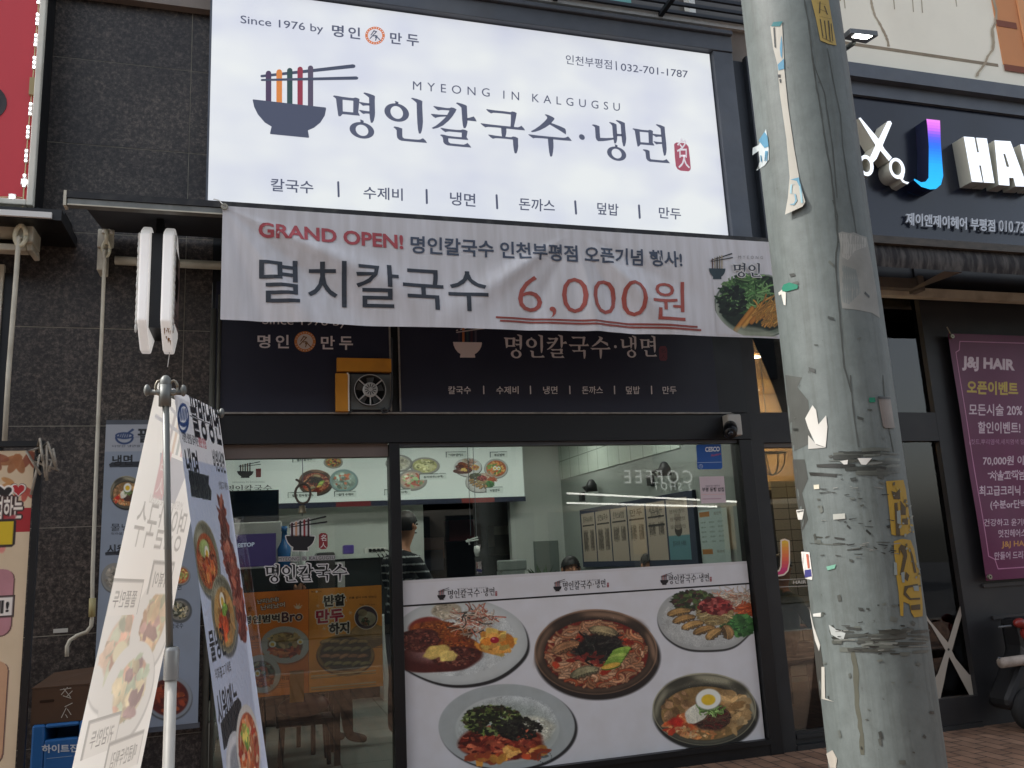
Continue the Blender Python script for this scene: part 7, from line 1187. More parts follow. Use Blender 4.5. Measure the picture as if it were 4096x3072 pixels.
# ------------------------------------------------------------------ two sided banner stand in front
def banner_stand():
    root = thing('banner_stand', 'double sided banner stand with cold noodle banner near the camera', 'banner stand', tuple(P(385, 1659, -3.55)))
    yn, yf = -3.5, -3.06; M_t = print_mat('sheet_print', 0.45, trans=0.3); M_s = print_mat('wrapped_sheet_print', 0.28, trans=0.15, spark=True)
    def sheet(tl, bl, tr):
        tl, bl, tr = Vector(tl), Vector(bl), Vector(tr); s = Sheet(tl, (tr-tl), (tl-bl)); return s, (tr-tl).length
    TL, BL, TR = P(374, 838, yn), P(482, 1659, yn), P(471, 886, yf); s, W = sheet(TL, BL, TR); H = 1.75
    cv = Canvas(s, 0, W, -H, 0.0, 0.0032, '#c3cee4'); e1 = s.px(*ZL(385, 890))[1]; cv.cpoly([cv.uv(*p) for p in ((0, 0), (W, 0), (W, e1), (0, e1))], '#eef0f4')
    ink = '#1b2029'; L = cv.loc(*ZL(412, 520), 11, 33); cv.lstroke(L, [(math.cos(t), math.sin(t)*0.9+0.05) for t in np.linspace(0, 6.29, 24)], 3, '#24457f'); cv.lstroke(L, [(math.cos(t)*0.95, 0.0+0.5*math.sin(t)) for t in np.linspace(0.0, 3.2, 14)], 4, '#24457f')
    for k in range(5): cv.lstroke(L, [(-0.7+0.3*k, 0.15), (-0.5+0.3*k, -0.55)], 2.2, '#24457f')
    V_ = s.px(*ZL(412, 350))
    hd = (-s.px(*ZL(460, 370))[1]); 
    def T(t, u0, u1, v, h, c=ink, bold=0.02, **k): cv.text(t, (u0*W, v), (u1*W, v), h, c, bold=bold, raw=True, **k)
    v0 = s.px(*ZL(500, 700))[1]; T('팔방냉면', 0.3, 0.98, v0, 0.15, bold=0.03); v1 = s.px(*ZL(390, 745))[1]; T('다양한 냉면을 골라먹는 ', 0.05, 0.38, v1, 0.03, bold=0.01); T('냉면 맛집', 0.39, 0.56, v1, 0.032, '#b5323a')
    vb = s.px(*ZL(450, 1215))[1]; cv.cpoly([cv.uv(*p) for p in ((0.08*W, vb-0.015), (0.5*W, vb-0.02), (0.54*W, vb+0.01), (0.49*W, vb+0.03), (0.53*W, vb+0.055), (0.09*W, vb+0.06))], '#2a3038'); T('냉면', 0.06, 0.32, vb+0.01, 0.115)
    v2 = s.px(*ZL(440, 1500))[1]; T('비빔냉면', 0.68, 0.98, v2+0.16, 0.07); T('(숯불고기세트)', 0.74, 0.98, v2+0.1, 0.03, bold=0)
    def dish(px, py, ru, fn):
        c = s.px(px, py); L = (np.array(cv.uv(*c)), np.array([ru*cv.k, 0]), np.array([0, ru*0.9*cv.kv])); return c, L
    def metal(L):
        cv.cell(L, 0.06, 0.12, 1.0, 1.0, '#4c4f4f', 0.08, 0, 0.8); cv.cell(L, 0, 0, 1, 1, '#8f8d78', 0.03, 0, 1, 0.15); cv.cell(L, 0, 0, 0.93, 0.93, '#6b6958', 0.08); cv.cell(L, -0.3, -0.5, 0.4, 0.25, '#b5b49c', 0.8, 0, 0.8)
    c1, L = dish(447, 1205, 0.118, 0); metal(L); cv.cell(L, 0, 0.08, 0.8, 0.74, '#a8522c', 0.05, 0, 1, 0.3); noodles(cv, L, 0, 0.1, 0.7, 0.62, 90, ['#b5602e', '#8f3f20', '#c47a40', '#7a2f1c'], 81, 0.03); cv.cell(L, -0.1, -0.25, 0.4, 0.25, '#9cb06a', 0.2, 0, 1, 0.3); egg(cv, L, 0.05, -0.1, 0.22); scat(cv, L, 0.1, 0.3, 0.4, 0.3, 40, 0.12, ['#c05a2c', '#8e2a1a', '#d08a4a'], 82)
    c2, L = dish(485, 1325, 0.126, 0); metal(L); cv.cell(L, 0, 0.08, 0.82, 0.76, '#b08a52', 0.05, 0, 1, 0.3); scat(cv, L, 0.1, 0.1, 0.65, 0.6, 70, 0.14, ['#b88c50', '#c9a46a', '#a87a40'], 83); noodles(cv, L, 0.05, 0.1, 0.35, 0.4, 60, ['#6a3a24', '#8a3a22', '#4f2c1e'], 84, 0.025); scat(cv, L, -0.15, 0.3, 0.3, 0.35, 36, 0.12, ['#b5401f', '#c9602c'], 85); egg(cv, L, -0.05, -0.3, 0.24); scat(cv, L, 0.05, -0.1, 0.2, 0.12, 30, 0.08, ['#6f9a3a', '#8fb850'], 86)
    for (px, py, sd) in ((480, 1175, 87), (506, 1290, 88)):
        c, L = dish(px, py, 0.1, 0); scat(cv, L, 0.5, 0, 0.42, 1.5, 130, 0.26, ['#7a3028', '#5b221f', '#93483a', '#6b2b25', '#a5604c'], sd)
    v3 = s.px(*ZK(1770, 780))[1]; T('물냉면', 0.05, 0.38, v3+0.0, 0.085); T('직화불고기세트', 0.08, 0.44, v3-0.05, 0.03, bold=0)
    v4 = s.px(*ZK(1840, 1350))[1]; cv.cpoly([cv.uv(*p) for p in ((0.06*W, v4-0.05), (0.52*W, v4-0.03), (0.56*W, v4+0.03), (0.5*W, v4+0.05), (0.06*W, v4+0.02))], '#23282f'); T('시원메뉴', 0.03, 0.5, v4+0.0, 0.1)
    c3, L = dish(*ZK(1965, 1640), 0.1, 0); cv.cell(L, 0, 0, 1, 1, '#c9ccd0', 0.04); cv.cell(L, 0, 0, 0.85, 0.85, '#e0e2e4', 0.1); cv.cell(L, 0, -0.1, 0.6, 0.5, '#9a9fa6', 0.3)
    c4, L = dish(*ZK(2065, 1480), 0.13, 0); cv.cell(L, 0, 0, 1, 1, '#d9d6cf', 0.04); cv.cell(L, 0, 0.05, 0.85, 0.85, '#b5522c', 0.06, 0, 1, 0.3); scat(cv, L, 0, 0.05, 0.7, 0.7, 70, 0.18, ['#c9602e', '#d98a5a', '#b03a20', '#e0c0a0'], 90); scat(cv, L, -0.1, -0.3, 0.3, 0.25, 24, 0.12, ['#6f9a3a', '#8fb850', '#d8c060'], 91)
    cv.mesh('printed_banner', M_s, root, label='printed cold noodle banner in glittery clear wrap')
    TL2, BL2, TR2 = P(341, 820, yn), P(154, 1659, yn), P(459, 893, yf); s2, W2 = sheet(TL2, BL2, TR2); cv = Canvas(s2, 0, W2, -H, 0.0, 0.0036, '#f1efe8'); fa = '#a9a59e'
    def T2(t, u0, u1, v, h, c='#9a968f'): cv.text(t, (u0*W2, v), (u1*W2, v), h, c, raw=True, mirror=True)
    c0 = s2.px(*ZJ(1430, 830)); k_ = 0.1; x, v = c0
    cv.cpoly([cv.uv(x-0.12, v+0.05), cv.uv(x+0.12, v+0.05), cv.uv(x+0.06, v-0.08), cv.uv(x-0.06, v-0.08)], '#b3b3b8')
    for i in range(5): cv.cpoly([cv.uv(x-0.08+0.035*i+d, v+0.06+e) for d, e in ((0, 0), (0.018, 0), (0.018, 0.12), (0, 0.12))], ['#b7b0b0', '#d9c2ad', '#b0b6b2', '#cfaeb0', '#b7b3b6'][i])
    cv.stroke([cv.uv(x+0.1, v+0.14), cv.uv(x-0.2, v+0.2)], 3, '#b3b3b8'); cv.stroke([cv.uv(x+0.1, v+0.12), cv.uv(x-0.2, v+0.14)], 3, '#b3b3b8')
    c0 = s2.px(*ZJ(1355, 800)); cv.cpoly([cv.uv(c0[0]+a, c0[1]+b) for a, b in ((-0.035, 0.06), (0.035, 0.06), (0.035, -0.08), (-0.035, -0.08))], '#d2a9a8'); cv.text('名', (c0[0]-0.025, c0[1]), (c0[0]+0.025, c0[1]), 0.045, '#e9e2dc', raw=True, mirror=True); cv.text('人', (c0[0]-0.025, c0[1]-0.065), (c0[0]+0.025, c0[1]-0.065), 0.045, '#e9e2dc', raw=True, mirror=True)
    vv = s2.px(*ZJ(1180, 1430))[1]; T2('명인칼국수', 0.12, 0.92, vv, 0.13, '#a5a19a'); vv2 = s2.px(*ZJ(1280, 1070))[1]; T2('MYEONG IN KALGUGSU', 0.25, 0.8, vv2, 0.025, '#c2beb6')
    def plate(px, py, ru, rv, cols, sd):
        c = s2.px(px, py); L = (np.array(cv.uv(*c)), np.array([ru*cv.k, 0]), np.array([0, rv*cv.kv])); cv.cell(L, 0.04, 0.06, 1.02, 1.02, '#a5a39d', 0.04, 0, 0.7); cv.cell(L, 0, 0, 1, 1, '#dedcd5', 0.03); cv.cell(L, 0.08, -0.05, 0.62, 0.6, cols[0], 0.1, 0, 0.8, 0.2); scat(cv, L, 0.08, -0.05, 0.55, 0.52, 46, 0.2, cols, sd); return L
    L = plate(*ZK(985, 700), 0.17, 0.15, ['#cdb096', '#c99c84', '#b9b49a', '#d4a08c', '#a5a790'], 92); cv.cell(L, 0.05, 0.0, 0.26, 0.2, '#ddd3ae', 0.2)
    plate(*ZK(1260, 470), 0.14, 0.14, ['#cbab84', '#b9b896', '#c29a7a', '#b08a80', '#d2bb90'], 93); plate(*ZK(1060, 1030), 0.17, 0.14, ['#cbbb96', '#aab59a', '#d0a58c', '#b08f8c', '#b8b68e'], 94)
    for (px, py, t, w_) in ((*ZK(1040, 250), '쫄쫄만두', 0.19), (*ZK(1340, 90), '떡볶이', 0.15), (*ZK(850, 1390), '귀김만두', 0.18), (*ZK(1030, 1550), '매콤만두튀김', 0.22)):
        c = s2.px(px, py); a, b = c; cv.cpoly([cv.uv(a+p, b+q) for p, q in ((-w_/2-0.012, -0.045), (w_/2+0.004, -0.045), (w_/2+0.004, 0.052), (-w_/2-0.012, 0.052))], '#9f9c96'); cv.cpoly([cv.uv(a+p, b+q) for p, q in ((-w_/2, -0.045), (w_/2, -0.045), (w_/2, 0.042), (-w_/2, 0.042))], '#e2dfd7'); cv.text(t, (a-w_*0.38, b-0.025), (a+w_*0.38, b-0.025), 0.045, '#6b6862', raw=True, mirror=True)
    cv.a = 0.32*srgb('#f1efe8')+0.68*cv.a; cv.mesh('printed_banner', M_t, root, label='white banner seen from its back with faint mirrored print')
    # pole, arms and hooks
    yp = yn-0.01; M_p = pm('stand_grey', '#6d706c', 0.45, 0.2, 0.1, 8); p = MB(); t0, t1 = P(357.5, 832, yp), P(379, 1430, yp); bx = P(382, 1560, yp); p.tube([(t0.x, yp, t0.z), (t0.x*0.3+t1.x*0.7, yp, t1.z)], 0.0092, 12); p.build('pole', M_p, root, True)
    xq = t0.x*0.3+t1.x*0.7; q0, q1 = P(382, 1430, yp).z, P(382, 1465, yp).z; b = MB(); b.tube([(xq+0.004, yp, P(382, 1464, yp).z), (xq+0.004, yp, 0.25)], 0.0148, 18); b.build('lower_pole', pm('stand_white', '#cbc8be', 0.4, 0, 0.06, 6, dirt='#7a6f5c', dirt_amt=0.3), root, True)
    c = MB(); c.lathe([(0.0185, P(382, 1467, yp).z), (0.0195, P(382, 1405, yp).z), (0.017, P(382, 1398, yp).z), (0.010, P(382, 1396, yp).z)], (xq+0.004, yp, 0), 18); c.build('clear_collar', pm('clear_grey_plastic', '#8b8d8a', 0.15, spec=0.8), root, True)
    bs = MB(); bs.box(xq-0.24, xq+0.24, yp-0.05, yp+0.6, 0.0, 0.14); bs.lathe([(0.06, 0.0), (0.06, 0.1), (0.035, 0.13)], (xq, yp, 0.141), 16); bs.build('water_base', pm('base_grey', '#7b7c7a', 0.5), root, bevel=0.03)
    h = MB(); h.ball((t0.x, yp, t0.z+0.003), (0.0165, 0.0165, 0.026), 14); h.tube([(t0.x-0.042, yp, t0.z-0.02), (t0.x+0.042, yp, t0.z-0.02)], 0.008, 10); h.tube([(t0.x, yp, t0.z-0.06), (t0.x, yp, t0.z)], 0.0165, 12); h.tube([(t0.x, yp, t0.z-0.02), (TR.x-0.02, yf, TR.z-0.02)], 0.007, 10); h.tube([(TR.x-0.06, yf, TR.z-0.015), (TR.x+0.008, yf-0.01, TR.z-0.015)], 0.006, 10)
    for q in ((t0.x-0.047, yp, t0.z-0.015), (t0.x+0.047, yp, t0.z-0.015), (TR.x+0.012, yf-0.012, TR.z-0.012)): h.ball(q, (0.009, 0.012, 0.017), 12)
    h.build('top_bracket', M_p, root, True)
    e = MB()
    for (px, py) in (ZJ(1325, 105), ZJ(1438, 105)): q = P(px, py, yp-0.004); e.tube([(q.x+0.011*math.cos(i*0.5236), yp-0.004, q.z+0.02*math.sin(i*0.5236)) for i in range(13)], 0.004, 6)
    e.build('eyelet', pm('brass_eyelet', '#8d8778', 0.35, 0.6), root, True)
banner_stand()
# ------------------------------------------------------------------ utility pole
def utility_pole():
    az = lambda px, py: (lambda d: math.atan2(d.x, d.y))(ray(px, py))
    yp = -2.9; aL, aR = az(1733, 1170), az(1980, 1170); ac = (aL+aR)/2; L_ = (yp+6)/math.cos(ac); xp = L_*math.sin(ac)
    def rad(pl, pr): return L_*math.sin((az(*pr)-az(*pl))/2)
    zof = lambda px, py: (lambda d: 1.55+d.z*L_/math.hypot(d.x, d.y))(ray(px, py))
    rows = [((1582, 0), (1792, 0)), ((1648, 525), (1873, 525)), ((1681, 810), (1920, 810)), ((1743, 1242), (1985.5, 1242)), ((1787, 1659), (2046, 1659))]
    zr = [(zof((a[0]+b[0])/2, a[1]), rad(a, b)) for a, b in rows]; A = np.polyfit([z for z, r in zr], [r for z, r in zr], 1); R = lambda z: A[0]*z+A[1]
    root = thing('utility_pole', 'thick grey painted utility pole with torn leaflets and tape marks', 'utility pole', (xp, yp, 0)); g = MB(); g.lathe([(R(z), z) for z in np.linspace(-0.1, 9.0, 40)], (xp, yp, 0), 64)
    mt, n, l, b = nodes_of('pole_paint'); co = tc(n, l)
    def nz(sc_, st, d=8): q = tc(n, l, st); z = n.new('ShaderNodeTexNoise'); z.inputs['Scale'].default_value = sc_; z.inputs['Detail'].default_value = d; z.inputs['Roughness'].default_value = 0.65; l.new(q, z.inputs['Vector']); return z.outputs['Fac']
    def ramp(src, p0, c0, p1, c1): r = n.new('ShaderNodeValToRGB'); r.color_ramp.elements[0].position = p0; r.color_ramp.elements[0].color = (*c0, 1); r.color_ramp.elements[1].position = p1; r.color_ramp.elements[1].color = (*c1, 1); l.new(src, r.inputs[0]); return r.outputs[0]
    def mixm(a, c): m_ = n.new('ShaderNodeMixRGB'); m_.blend_type = 'MULTIPLY'; m_.inputs[0].default_value = 1; l.new(a, m_.inputs[1]); l.new(c, m_.inputs[2]); return m_.outputs[0]
    base = ramp(nz(2.2, (1, 1, 0.6)), 0.3, lin('#5a6260'), 0.7, lin('#6a7270')); st = ramp(nz(9, (3, 3, 0.16)), 0.34, (0.8, 0.79, 0.77), 0.52, (1, 1, 1)); sp = ramp(nz(38, (1, 1, 0.6), 3), 0.25, (0.6, 0.59, 0.57), 0.31, (1, 1, 1)); fine = ramp(nz(14, (1, 1, 1)), 0.35, (0.86, 0.86, 0.85), 0.65, (1.06, 1.06, 1.06))
    l.new(mixm(mixm(mixm(base, st), sp), fine), b.inputs['Base Color']); b.inputs['Roughness'].default_value = 0.6; bp = n.new('ShaderNodeBump'); bp.inputs['Strength'].default_value = 0.35; bp.inputs['Distance'].default_value = 0.006; l.new(nz(22, (1, 1, 0.7)), bp.inputs['Height']); l.new(bp.outputs[0], b.inputs['Normal'])
    g.build('shaft', mt, root, True)
    self_miss = [False]
    def on(px, py, off):
        d = ray(px, py); r = 0.19
        for _ in range(8):
            a = d.x*d.x+d.y*d.y; ox, oy = CAMP.x-xp, CAMP.y-yp; bb = d.x*ox+d.y*oy; c = ox*ox+oy*oy-(r+off)**2; disc = bb*bb-a*c; self_miss[0] = disc < 0.0; t = (-bb-math.sqrt(max(disc, 0)))/a; p = CAMP+d*t; r = R(p.z)
        return p
    def decal(mb, pts, col, off=0.0015, peel=None):
        if isinstance(mb, list):
            if off < 0.0042 or not mb: mb.append(MB())
            mb = mb[-1]
        xs = [p[0] for p in pts]; ys = [p[1] for p in pts]; self_miss[0] = False; on(sum(xs)/len(xs), sum(ys)/len(ys), 0)
        if self_miss[0]: return
        bm = bmesh.new(); vs = [bm.verts.new((x, y, 0)) for x, y in pts]; bm.faces.new(vs)
        for i in range(1, int((max(xs)-min(xs))/5)+1): bmesh.ops.bisect_plane(bm, geom=bm.verts[:]+bm.edges[:]+bm.faces[:], plane_co=(min(xs)+5*i, 0, 0), plane_no=(1, 0, 0))
        for i in range(1, int((max(ys)-min(ys))/25)+1): bmesh.ops.bisect_plane(bm, geom=bm.verts[:]+bm.edges[:]+bm.faces[:], plane_co=(0, min(ys)+25*i, 0), plane_no=(0, 1, 0))
        bm.verts.index_update(); V = [on(v.co.x, v.co.y, off+(peel(v.co.x, v.co.y) if peel else 0)) for v in bm.verts]; mb.add(V, [tuple(v.index for v in f.verts) for f in bm.faces], lin(col) if isinstance(col, str) else col); bm.free()
    def wline(pts, w0, rnd=0.0, sd=1):
        r = random.Random(sd); q = []; 
        for (x1, y1), (x2, y2) in zip(pts[:-1], pts[1:]):
            n_ = max(1, int(math.hypot(x2-x1, y2-y1)/14)); q += [(x1+(x2-x1)*i/n_, y1+(y2-y1)*i/n_) for i in range(n_)]
        q.append(pts[-1]); return [(x-w0/2*(0.5+r.random()), y) for x, y in q]+[(x+w0/2*(0.5+r.random()), y) for x, y in reversed(q)]
    dr = MB()
    for pts, w0, c in ((zl(ZD, (712, 0), (740, 150), (775, 450), (790, 560), (830, 780), (870, 1050), (900, 1200), (945, 1659)), 3.6, '#454a47'), (zl(ZD, (775, 430), (850, 640), (905, 1000), (935, 1350)), 2.6, '#4c514e'), (zl(ZD, (870, 330), (920, 600), (960, 780), (975, 1000), (1020, 1300), (1080, 1659)), 2.2, '#4e5350'), (zl(ZI, (560, 0), (600, 140), (605, 330), (585, 520), (600, 800), (630, 1100), (660, 1450), (720, 1659)), 3.6, '#474c49'), (zl(ZS, (1040, 0), (1060, 250), (1075, 380), (1110, 600)), 3.2, '#4b504d'), (zl(ZT, (1050, 690), (1085, 820), (1090, 1000), (1100, 1200), (1130, 1380), (1145, 1550)), 9, '#5a5b4e'), (zl(ZS, (1310, 0), (1330, 300), (1400, 640)), 2, '#50554f')): decal(dr, wline(pts, w0, 1, int(pts[0][0])), c, 0.0008)
    for pts, c in ((zl(ZI, (608, 285), (640, 272), (700, 285), (745, 280), (800, 305), (852, 318), (900, 560), (940, 800), (968, 1020), (900, 975), (780, 950), (640, 935), (625, 800), (612, 560), (625, 400)), '#8f918c'), (zl(ZI, (615, 290), (700, 290), (845, 330), (860, 400), (750, 440), (690, 520), (640, 490)), '#a3a49e'), (zl(ZI, (640, 560), (760, 600), (800, 800), (700, 900), (640, 880)), '#7d8583')): decal(dr, pts, c, 0.001)
    decal(dr, zl(ZD, (285, 500), (310, 620), (330, 780), (318, 900), (345, 1000), (395, 1280), (420, 1500), (440, 1659), (405, 1640), (380, 1350), (330, 900)), '#3e3b36', 0.001); decal(dr, zl(ZH, (1205, 400), (1260, 420), (1290, 800), (1330, 1100), (1400, 1300), (1350, 1400), (1300, 1200), (1240, 700)), '#403e3a', 0.001); decal(dr, zl(ZS, (500, 0), (640, 20), (600, 100), (690, 210), (720, 560), (560, 640), (520, 300)), '#4f524e', 0.0009); decal(dr, zl(ZS, (560, 700), (660, 700), (690, 860), (640, 980), (690, 1200), (640, 1300), (590, 1000)), '#444642', 0.0009); decal(dr, zl(ZT, (720, 470), (790, 640), (830, 900), (790, 1100), (760, 880)), '#3a3a35', 0.0009)
    dr.build('paint_stains', print_mat('stain_paint', 0.75, dirt=0.3), root)
    lf = []; wt = '#a9a79e'; decal(lf, zl(ZD, (480, 180), (560, 160), (570, 330), (575, 470), (600, 720), (640, 1000), (680, 1230), (718, 1378), (700, 1410), (580, 1465), (600, 1350), (612, 1210), (590, 950), (545, 640), (528, 440), (500, 330)), wt, 0.003, lambda x, y: 0.02*max(0, (y-395)/70)); 
    for q, c in ((((485, 180), (500, 150), (565, 145), (545, 180)), '#1f6a70'), (((500, 190), (510, 185), (520, 330), (508, 320)), '#33393a'), (((545, 330), (555, 240), (562, 300), (560, 400), (550, 380)), '#4f86a3'), (((530, 440), (572, 400), (575, 470), (535, 480)), '#4f86a3'), (((530, 508), (550, 508), (550, 530), (532, 530)), '#2a2c2e'), (((540, 540), (555, 540), (555, 565), (545, 565)), '#2a2c2e'), (((617, 1225), (675, 1210), (682, 1240), (700, 1320), (660, 1235)), '#5b8fa8')): decal(lf, zl(ZD, *q), c, 0.0046, lambda x, y: 0.02*max(0, (y-395)/70))
    for pts in ([(625, 1260), (650, 1255)], [(622, 1260), (620, 1320)], [(620, 1320), (650, 1325), (655, 1370), (640, 1400), (615, 1395)], [(680, 1270), (690, 1330), (695, 1385)]): decal(lf, wline(zl(ZD, *pts), 4.0, 0, 3), '#8fb3bd' if len(pts) < 4 else '#6d94a5', 0.0056, lambda x, y: 0.02*max(0, (y-395)/70))
    decal(lf, zl(ZD, (450, 880), (468, 980), (470, 1090), (440, 1130), (385, 1165), (410, 1100), (400, 1030), (358, 1060), (360, 1010), (400, 990), (430, 930)), '#b9c3c6', 0.003); decal(lf, zl(ZD, (440, 900), (460, 930), (468, 1000), (440, 1010), (400, 960)), '#4f86a3', 0.0046)
    for p in ([(415, 1060), (420, 1105)], [(435, 1030), (450, 1030), (440, 1100)], [(460, 1030), (455, 1100)]): decal(lf, wline(zl(ZD, *p), 2.2, 0, 2), '#4f86a3', 0.006)
    decal(lf, zl(ZH, (1355, 760), (1370, 730), (1420, 712), (1495, 735), (1490, 765), (1400, 790), (1360, 790)), '#13755c', 0.004); decal(lf, zl(ZH, (1325, 800), (1355, 775), (1390, 800), (1388, 910), (1372, 905), (1350, 815), (1330, 825)), '#c9c8c0', 0.003); decal(lf, zl(ZH, (1180, 380), (1205, 400), (1225, 700), (1265, 1050), (1280, 1240), (1265, 1270), (1255, 1180), (1200, 800)), '#a9a8a3', 0.004); decal(lf, zl(ZH, (1325, 1440), (1350, 1450), (1385, 1640), (1365, 1659), (1340, 1659)), '#d0cfc9', 0.003)
    decal(lf, zl(ZS, (440, 0), (480, 0), (500, 110), (530, 330), (490, 350), (460, 150)), '#cfcec9', 0.0035); decal(lf, zl(ZS, (665, 360), (725, 250), (755, 290), (775, 410), (838, 335), (850, 430), (835, 600), (750, 570), (690, 440)), '#cbcac4', 0.003); decal(lf, zl(ZS, (690, 500), (760, 580), (835, 602), (690, 614)), '#b5b4ae', 0.0024); decal(lf, zl(ZS, (735, 912), (780, 908), (782, 945), (738, 948)), '#c9c5b2', 0.003); decal(lf, zl(ZS, (895, 1155), (995, 1148), (998, 1192), (898, 1200)), '#aeb0a8', 0.003); decal(lf, zl(ZS, (1100, 690), (1220, 688), (1170, 745), (1130, 742)), '#d2d1cb', 0.004); decal(lf, zl(ZS, (955, 715), (1020, 703), (1015, 740), (985, 742)), '#cfcec9', 0.004)
    decal(lf, zl(ZS, (1195, 188), (1245, 186), (1248, 225), (1198, 228)), '#15775c', 0.003); decal(lf, zl(ZS, (840, 1590), (920, 1570), (910, 1605), (850, 1620)), '#6fa590', 0.003); decal(lf, zl(ZS, (510, 490), (540, 500), (540, 550), (520, 545)), '#3a7a66', 0.003); decal(lf, zl(ZT, (860, 470), (940, 520), (1000, 540), (980, 600), (930, 580), (880, 550)), '#aab0ae', 0.003); decal(lf, zl(ZT, (730, 380), (795, 370), (795, 405), (732, 403)), '#c6c7c2', 0.003); decal(lf, zl(ZT, (700, 330), (735, 480), (790, 640), (780, 690), (745, 600), (712, 420)), '#bdbcb5', 0.003); decal(lf, zl(ZT, (800, 820), (825, 820), (830, 1080), (905, 1110), (800, 1085)), '#b9b7ae', 0.003); decal(lf, zl(ZT, (840, 1540), (890, 1510), (930, 1580), (920, 1659), (870, 1659)), '#aaa499', 0.003)
    for q in [k for k in lf if k.f]: q.build('torn_leaflet', print_mat('leaflet_paper', 0.7, dirt=0.1), root)
    ph = MB(); decal(ph, zl(ZS, (632, 1465), (700, 1470), (725, 1659), (722, 1700), (665, 1690), (640, 1560)), '#d6d4ce', 0.003); decal(ph, zl(ZS, (590, 1120), (655, 1115), (650, 1150), (640, 1200), (605, 1200)), '#d0cfc9', 0.003)
    for q, c in ((((640, 1500), (665, 1498), (668, 1540), (645, 1545)), '#5a2a24'), (((648, 1555), (670, 1552), (674, 1600), (652, 1605)), '#5a2a24'), (((672, 1485), (690, 1485), (702, 1600), (686, 1605)), '#b0604a'), (((655, 1620), (712, 1610), (718, 1670), (662, 1680)), '#3b3a78'), (((595, 1130), (650, 1122), (648, 1130), (597, 1138)), '#2a2a2e'), (((600, 1150), (622, 1148), (625, 1190), (606, 1190)), '#7d2a24')): decal(ph, zl(ZS, *q), c, 0.0045)
    ph.build('phone_sticker', MATS['leaflet_paper'], root)
    yl = []; Y_ = '#a5862c'; tops = zl(ZD, (760, 0), (875, -20), (900, 130), (932, 310), (880, 300), (822, 275), (790, 120)); decal(yl, tops, '#b59c55', 0.003)
    for p, w0 in (([(800, 20), (860, 30)], 3), ([(820, 10), (815, 90)], 3), ([(850, 40), (870, 100)], 3), ([(812, 60), (860, 80)], 2.5), ([(815, 110), (900, 130)], 2.5), ([(820, 130), (840, 250)], 3), ([(850, 140), (865, 265)], 3), ([(875, 140), (890, 280)], 3), ([(835, 255), (905, 290)], 2.5), ([(895, 160), (908, 280)], 2.5)): decal(yl, wline(zl(ZD, *p), w0, 0, 4), '#4b4330', 0.0045)
    for q in (((1335, 880), (1480, 870), (1500, 950), (1520, 1100), (1545, 1300), (1500, 1330), (1400, 1330), (1380, 1320), (1365, 1150)), ((1400, 1380), (1470, 1358), (1540, 1370), (1570, 1450), (1610, 1659), (1500, 1659), (1430, 1659), (1405, 1500)), ): decal(yl, zl(ZS, *q), Y_, 0.003)
    for q in (((1415, 20), (1610, 0), (1640, 300), (1640, 400), (1570, 410), (1545, 370), (1530, 300), (1480, 280), (1480, 400), (1455, 395), (1440, 200)),): decal(yl, zl(ZT, *q), Y_, 0.003)
    for Zq, q in ((ZS, ((1380, 960), (1420, 975), (1450, 940), (1455, 1030), (1400, 1030))), (ZS, ((1405, 1060), (1430, 1060), (1455, 1330), (1420, 1330))), (ZS, ((1455, 1040), (1500, 1100), (1500, 1160), (1460, 1160))), (ZS, ((1470, 1190), (1515, 1190), (1520, 1240), (1475, 1240))), (ZS, ((1440, 1440), (1460, 1405), (1500, 1420), (1512, 1500), (1475, 1659), (1450, 1659), (1480, 1500), (1455, 1450), (1450, 1500))), (ZS, ((1530, 1420), (1560, 1500), (1590, 1640), (1570, 1640))), (ZT, ((1500, 30), (1530, 60), (1515, 110), (1490, 90))), (ZT, ((1490, 150), (1600, 130), (1600, 150), (1520, 165), (1500, 200), (1540, 250), (1620, 245), (1620, 262), (1530, 265), (1480, 220))), (ZT, ((1540, 310), (1620, 300), (1622, 345), (1545, 350)))): decal(yl, zl(Zq, *q), '#4a3e26', 0.0045)
    for Zq, q in ((ZS, ((1425, 1130), (1455, 1120), (1460, 1240), (1430, 1230))), (ZS, ((1400, 1550), (1425, 1560), (1430, 1659), (1405, 1659))), (ZT, ((1560, 150), (1605, 145), (1610, 190), (1570, 190))), (ZT, ((1460, 40), (1490, 30), (1490, 120), (1470, 120)))): decal(yl, zl(Zq, *q), '#858f8c', 0.0046)
    ry = random.Random(6)
    for _ in range(70):
        f = ry.random(); x0_, y0_ = 1921+90*f+ry.uniform(-8, 42), 1040+290*f; s_ = ry.uniform(1.2, 5); th = ry.random()*3; c, sn = math.cos(th), math.sin(th); decal(yl, [(x0_+c*a-sn*b, y0_+sn*a+c*b) for a, b in ((-s_, -s_*0.3), (s_*0.6, -s_*0.6), (s_, s_*0.3), (-s_*0.4, s_*0.7))], ry.choice(('#7f8885', '#8a8f86', '#5a5138', '#a78f3c', '#77807c')), 0.0047+0.00002*_)
    for q in [k for k in yl if k.f]: q.build('yellow_leaflet', MATS['leaflet_paper'], root)
    tp = MB(); decal(tp, zl(ZS, (1268, 178), (1370, 180), (1410, 440), (1330, 440), (1310, 420)), '#7c6f66', 0.004); decal(tp, zl(ZS, (1268, 175), (1372, 185), (1374, 200), (1270, 195)), '#2c2a2a', 0.006); pass
    rb = random.Random(8)
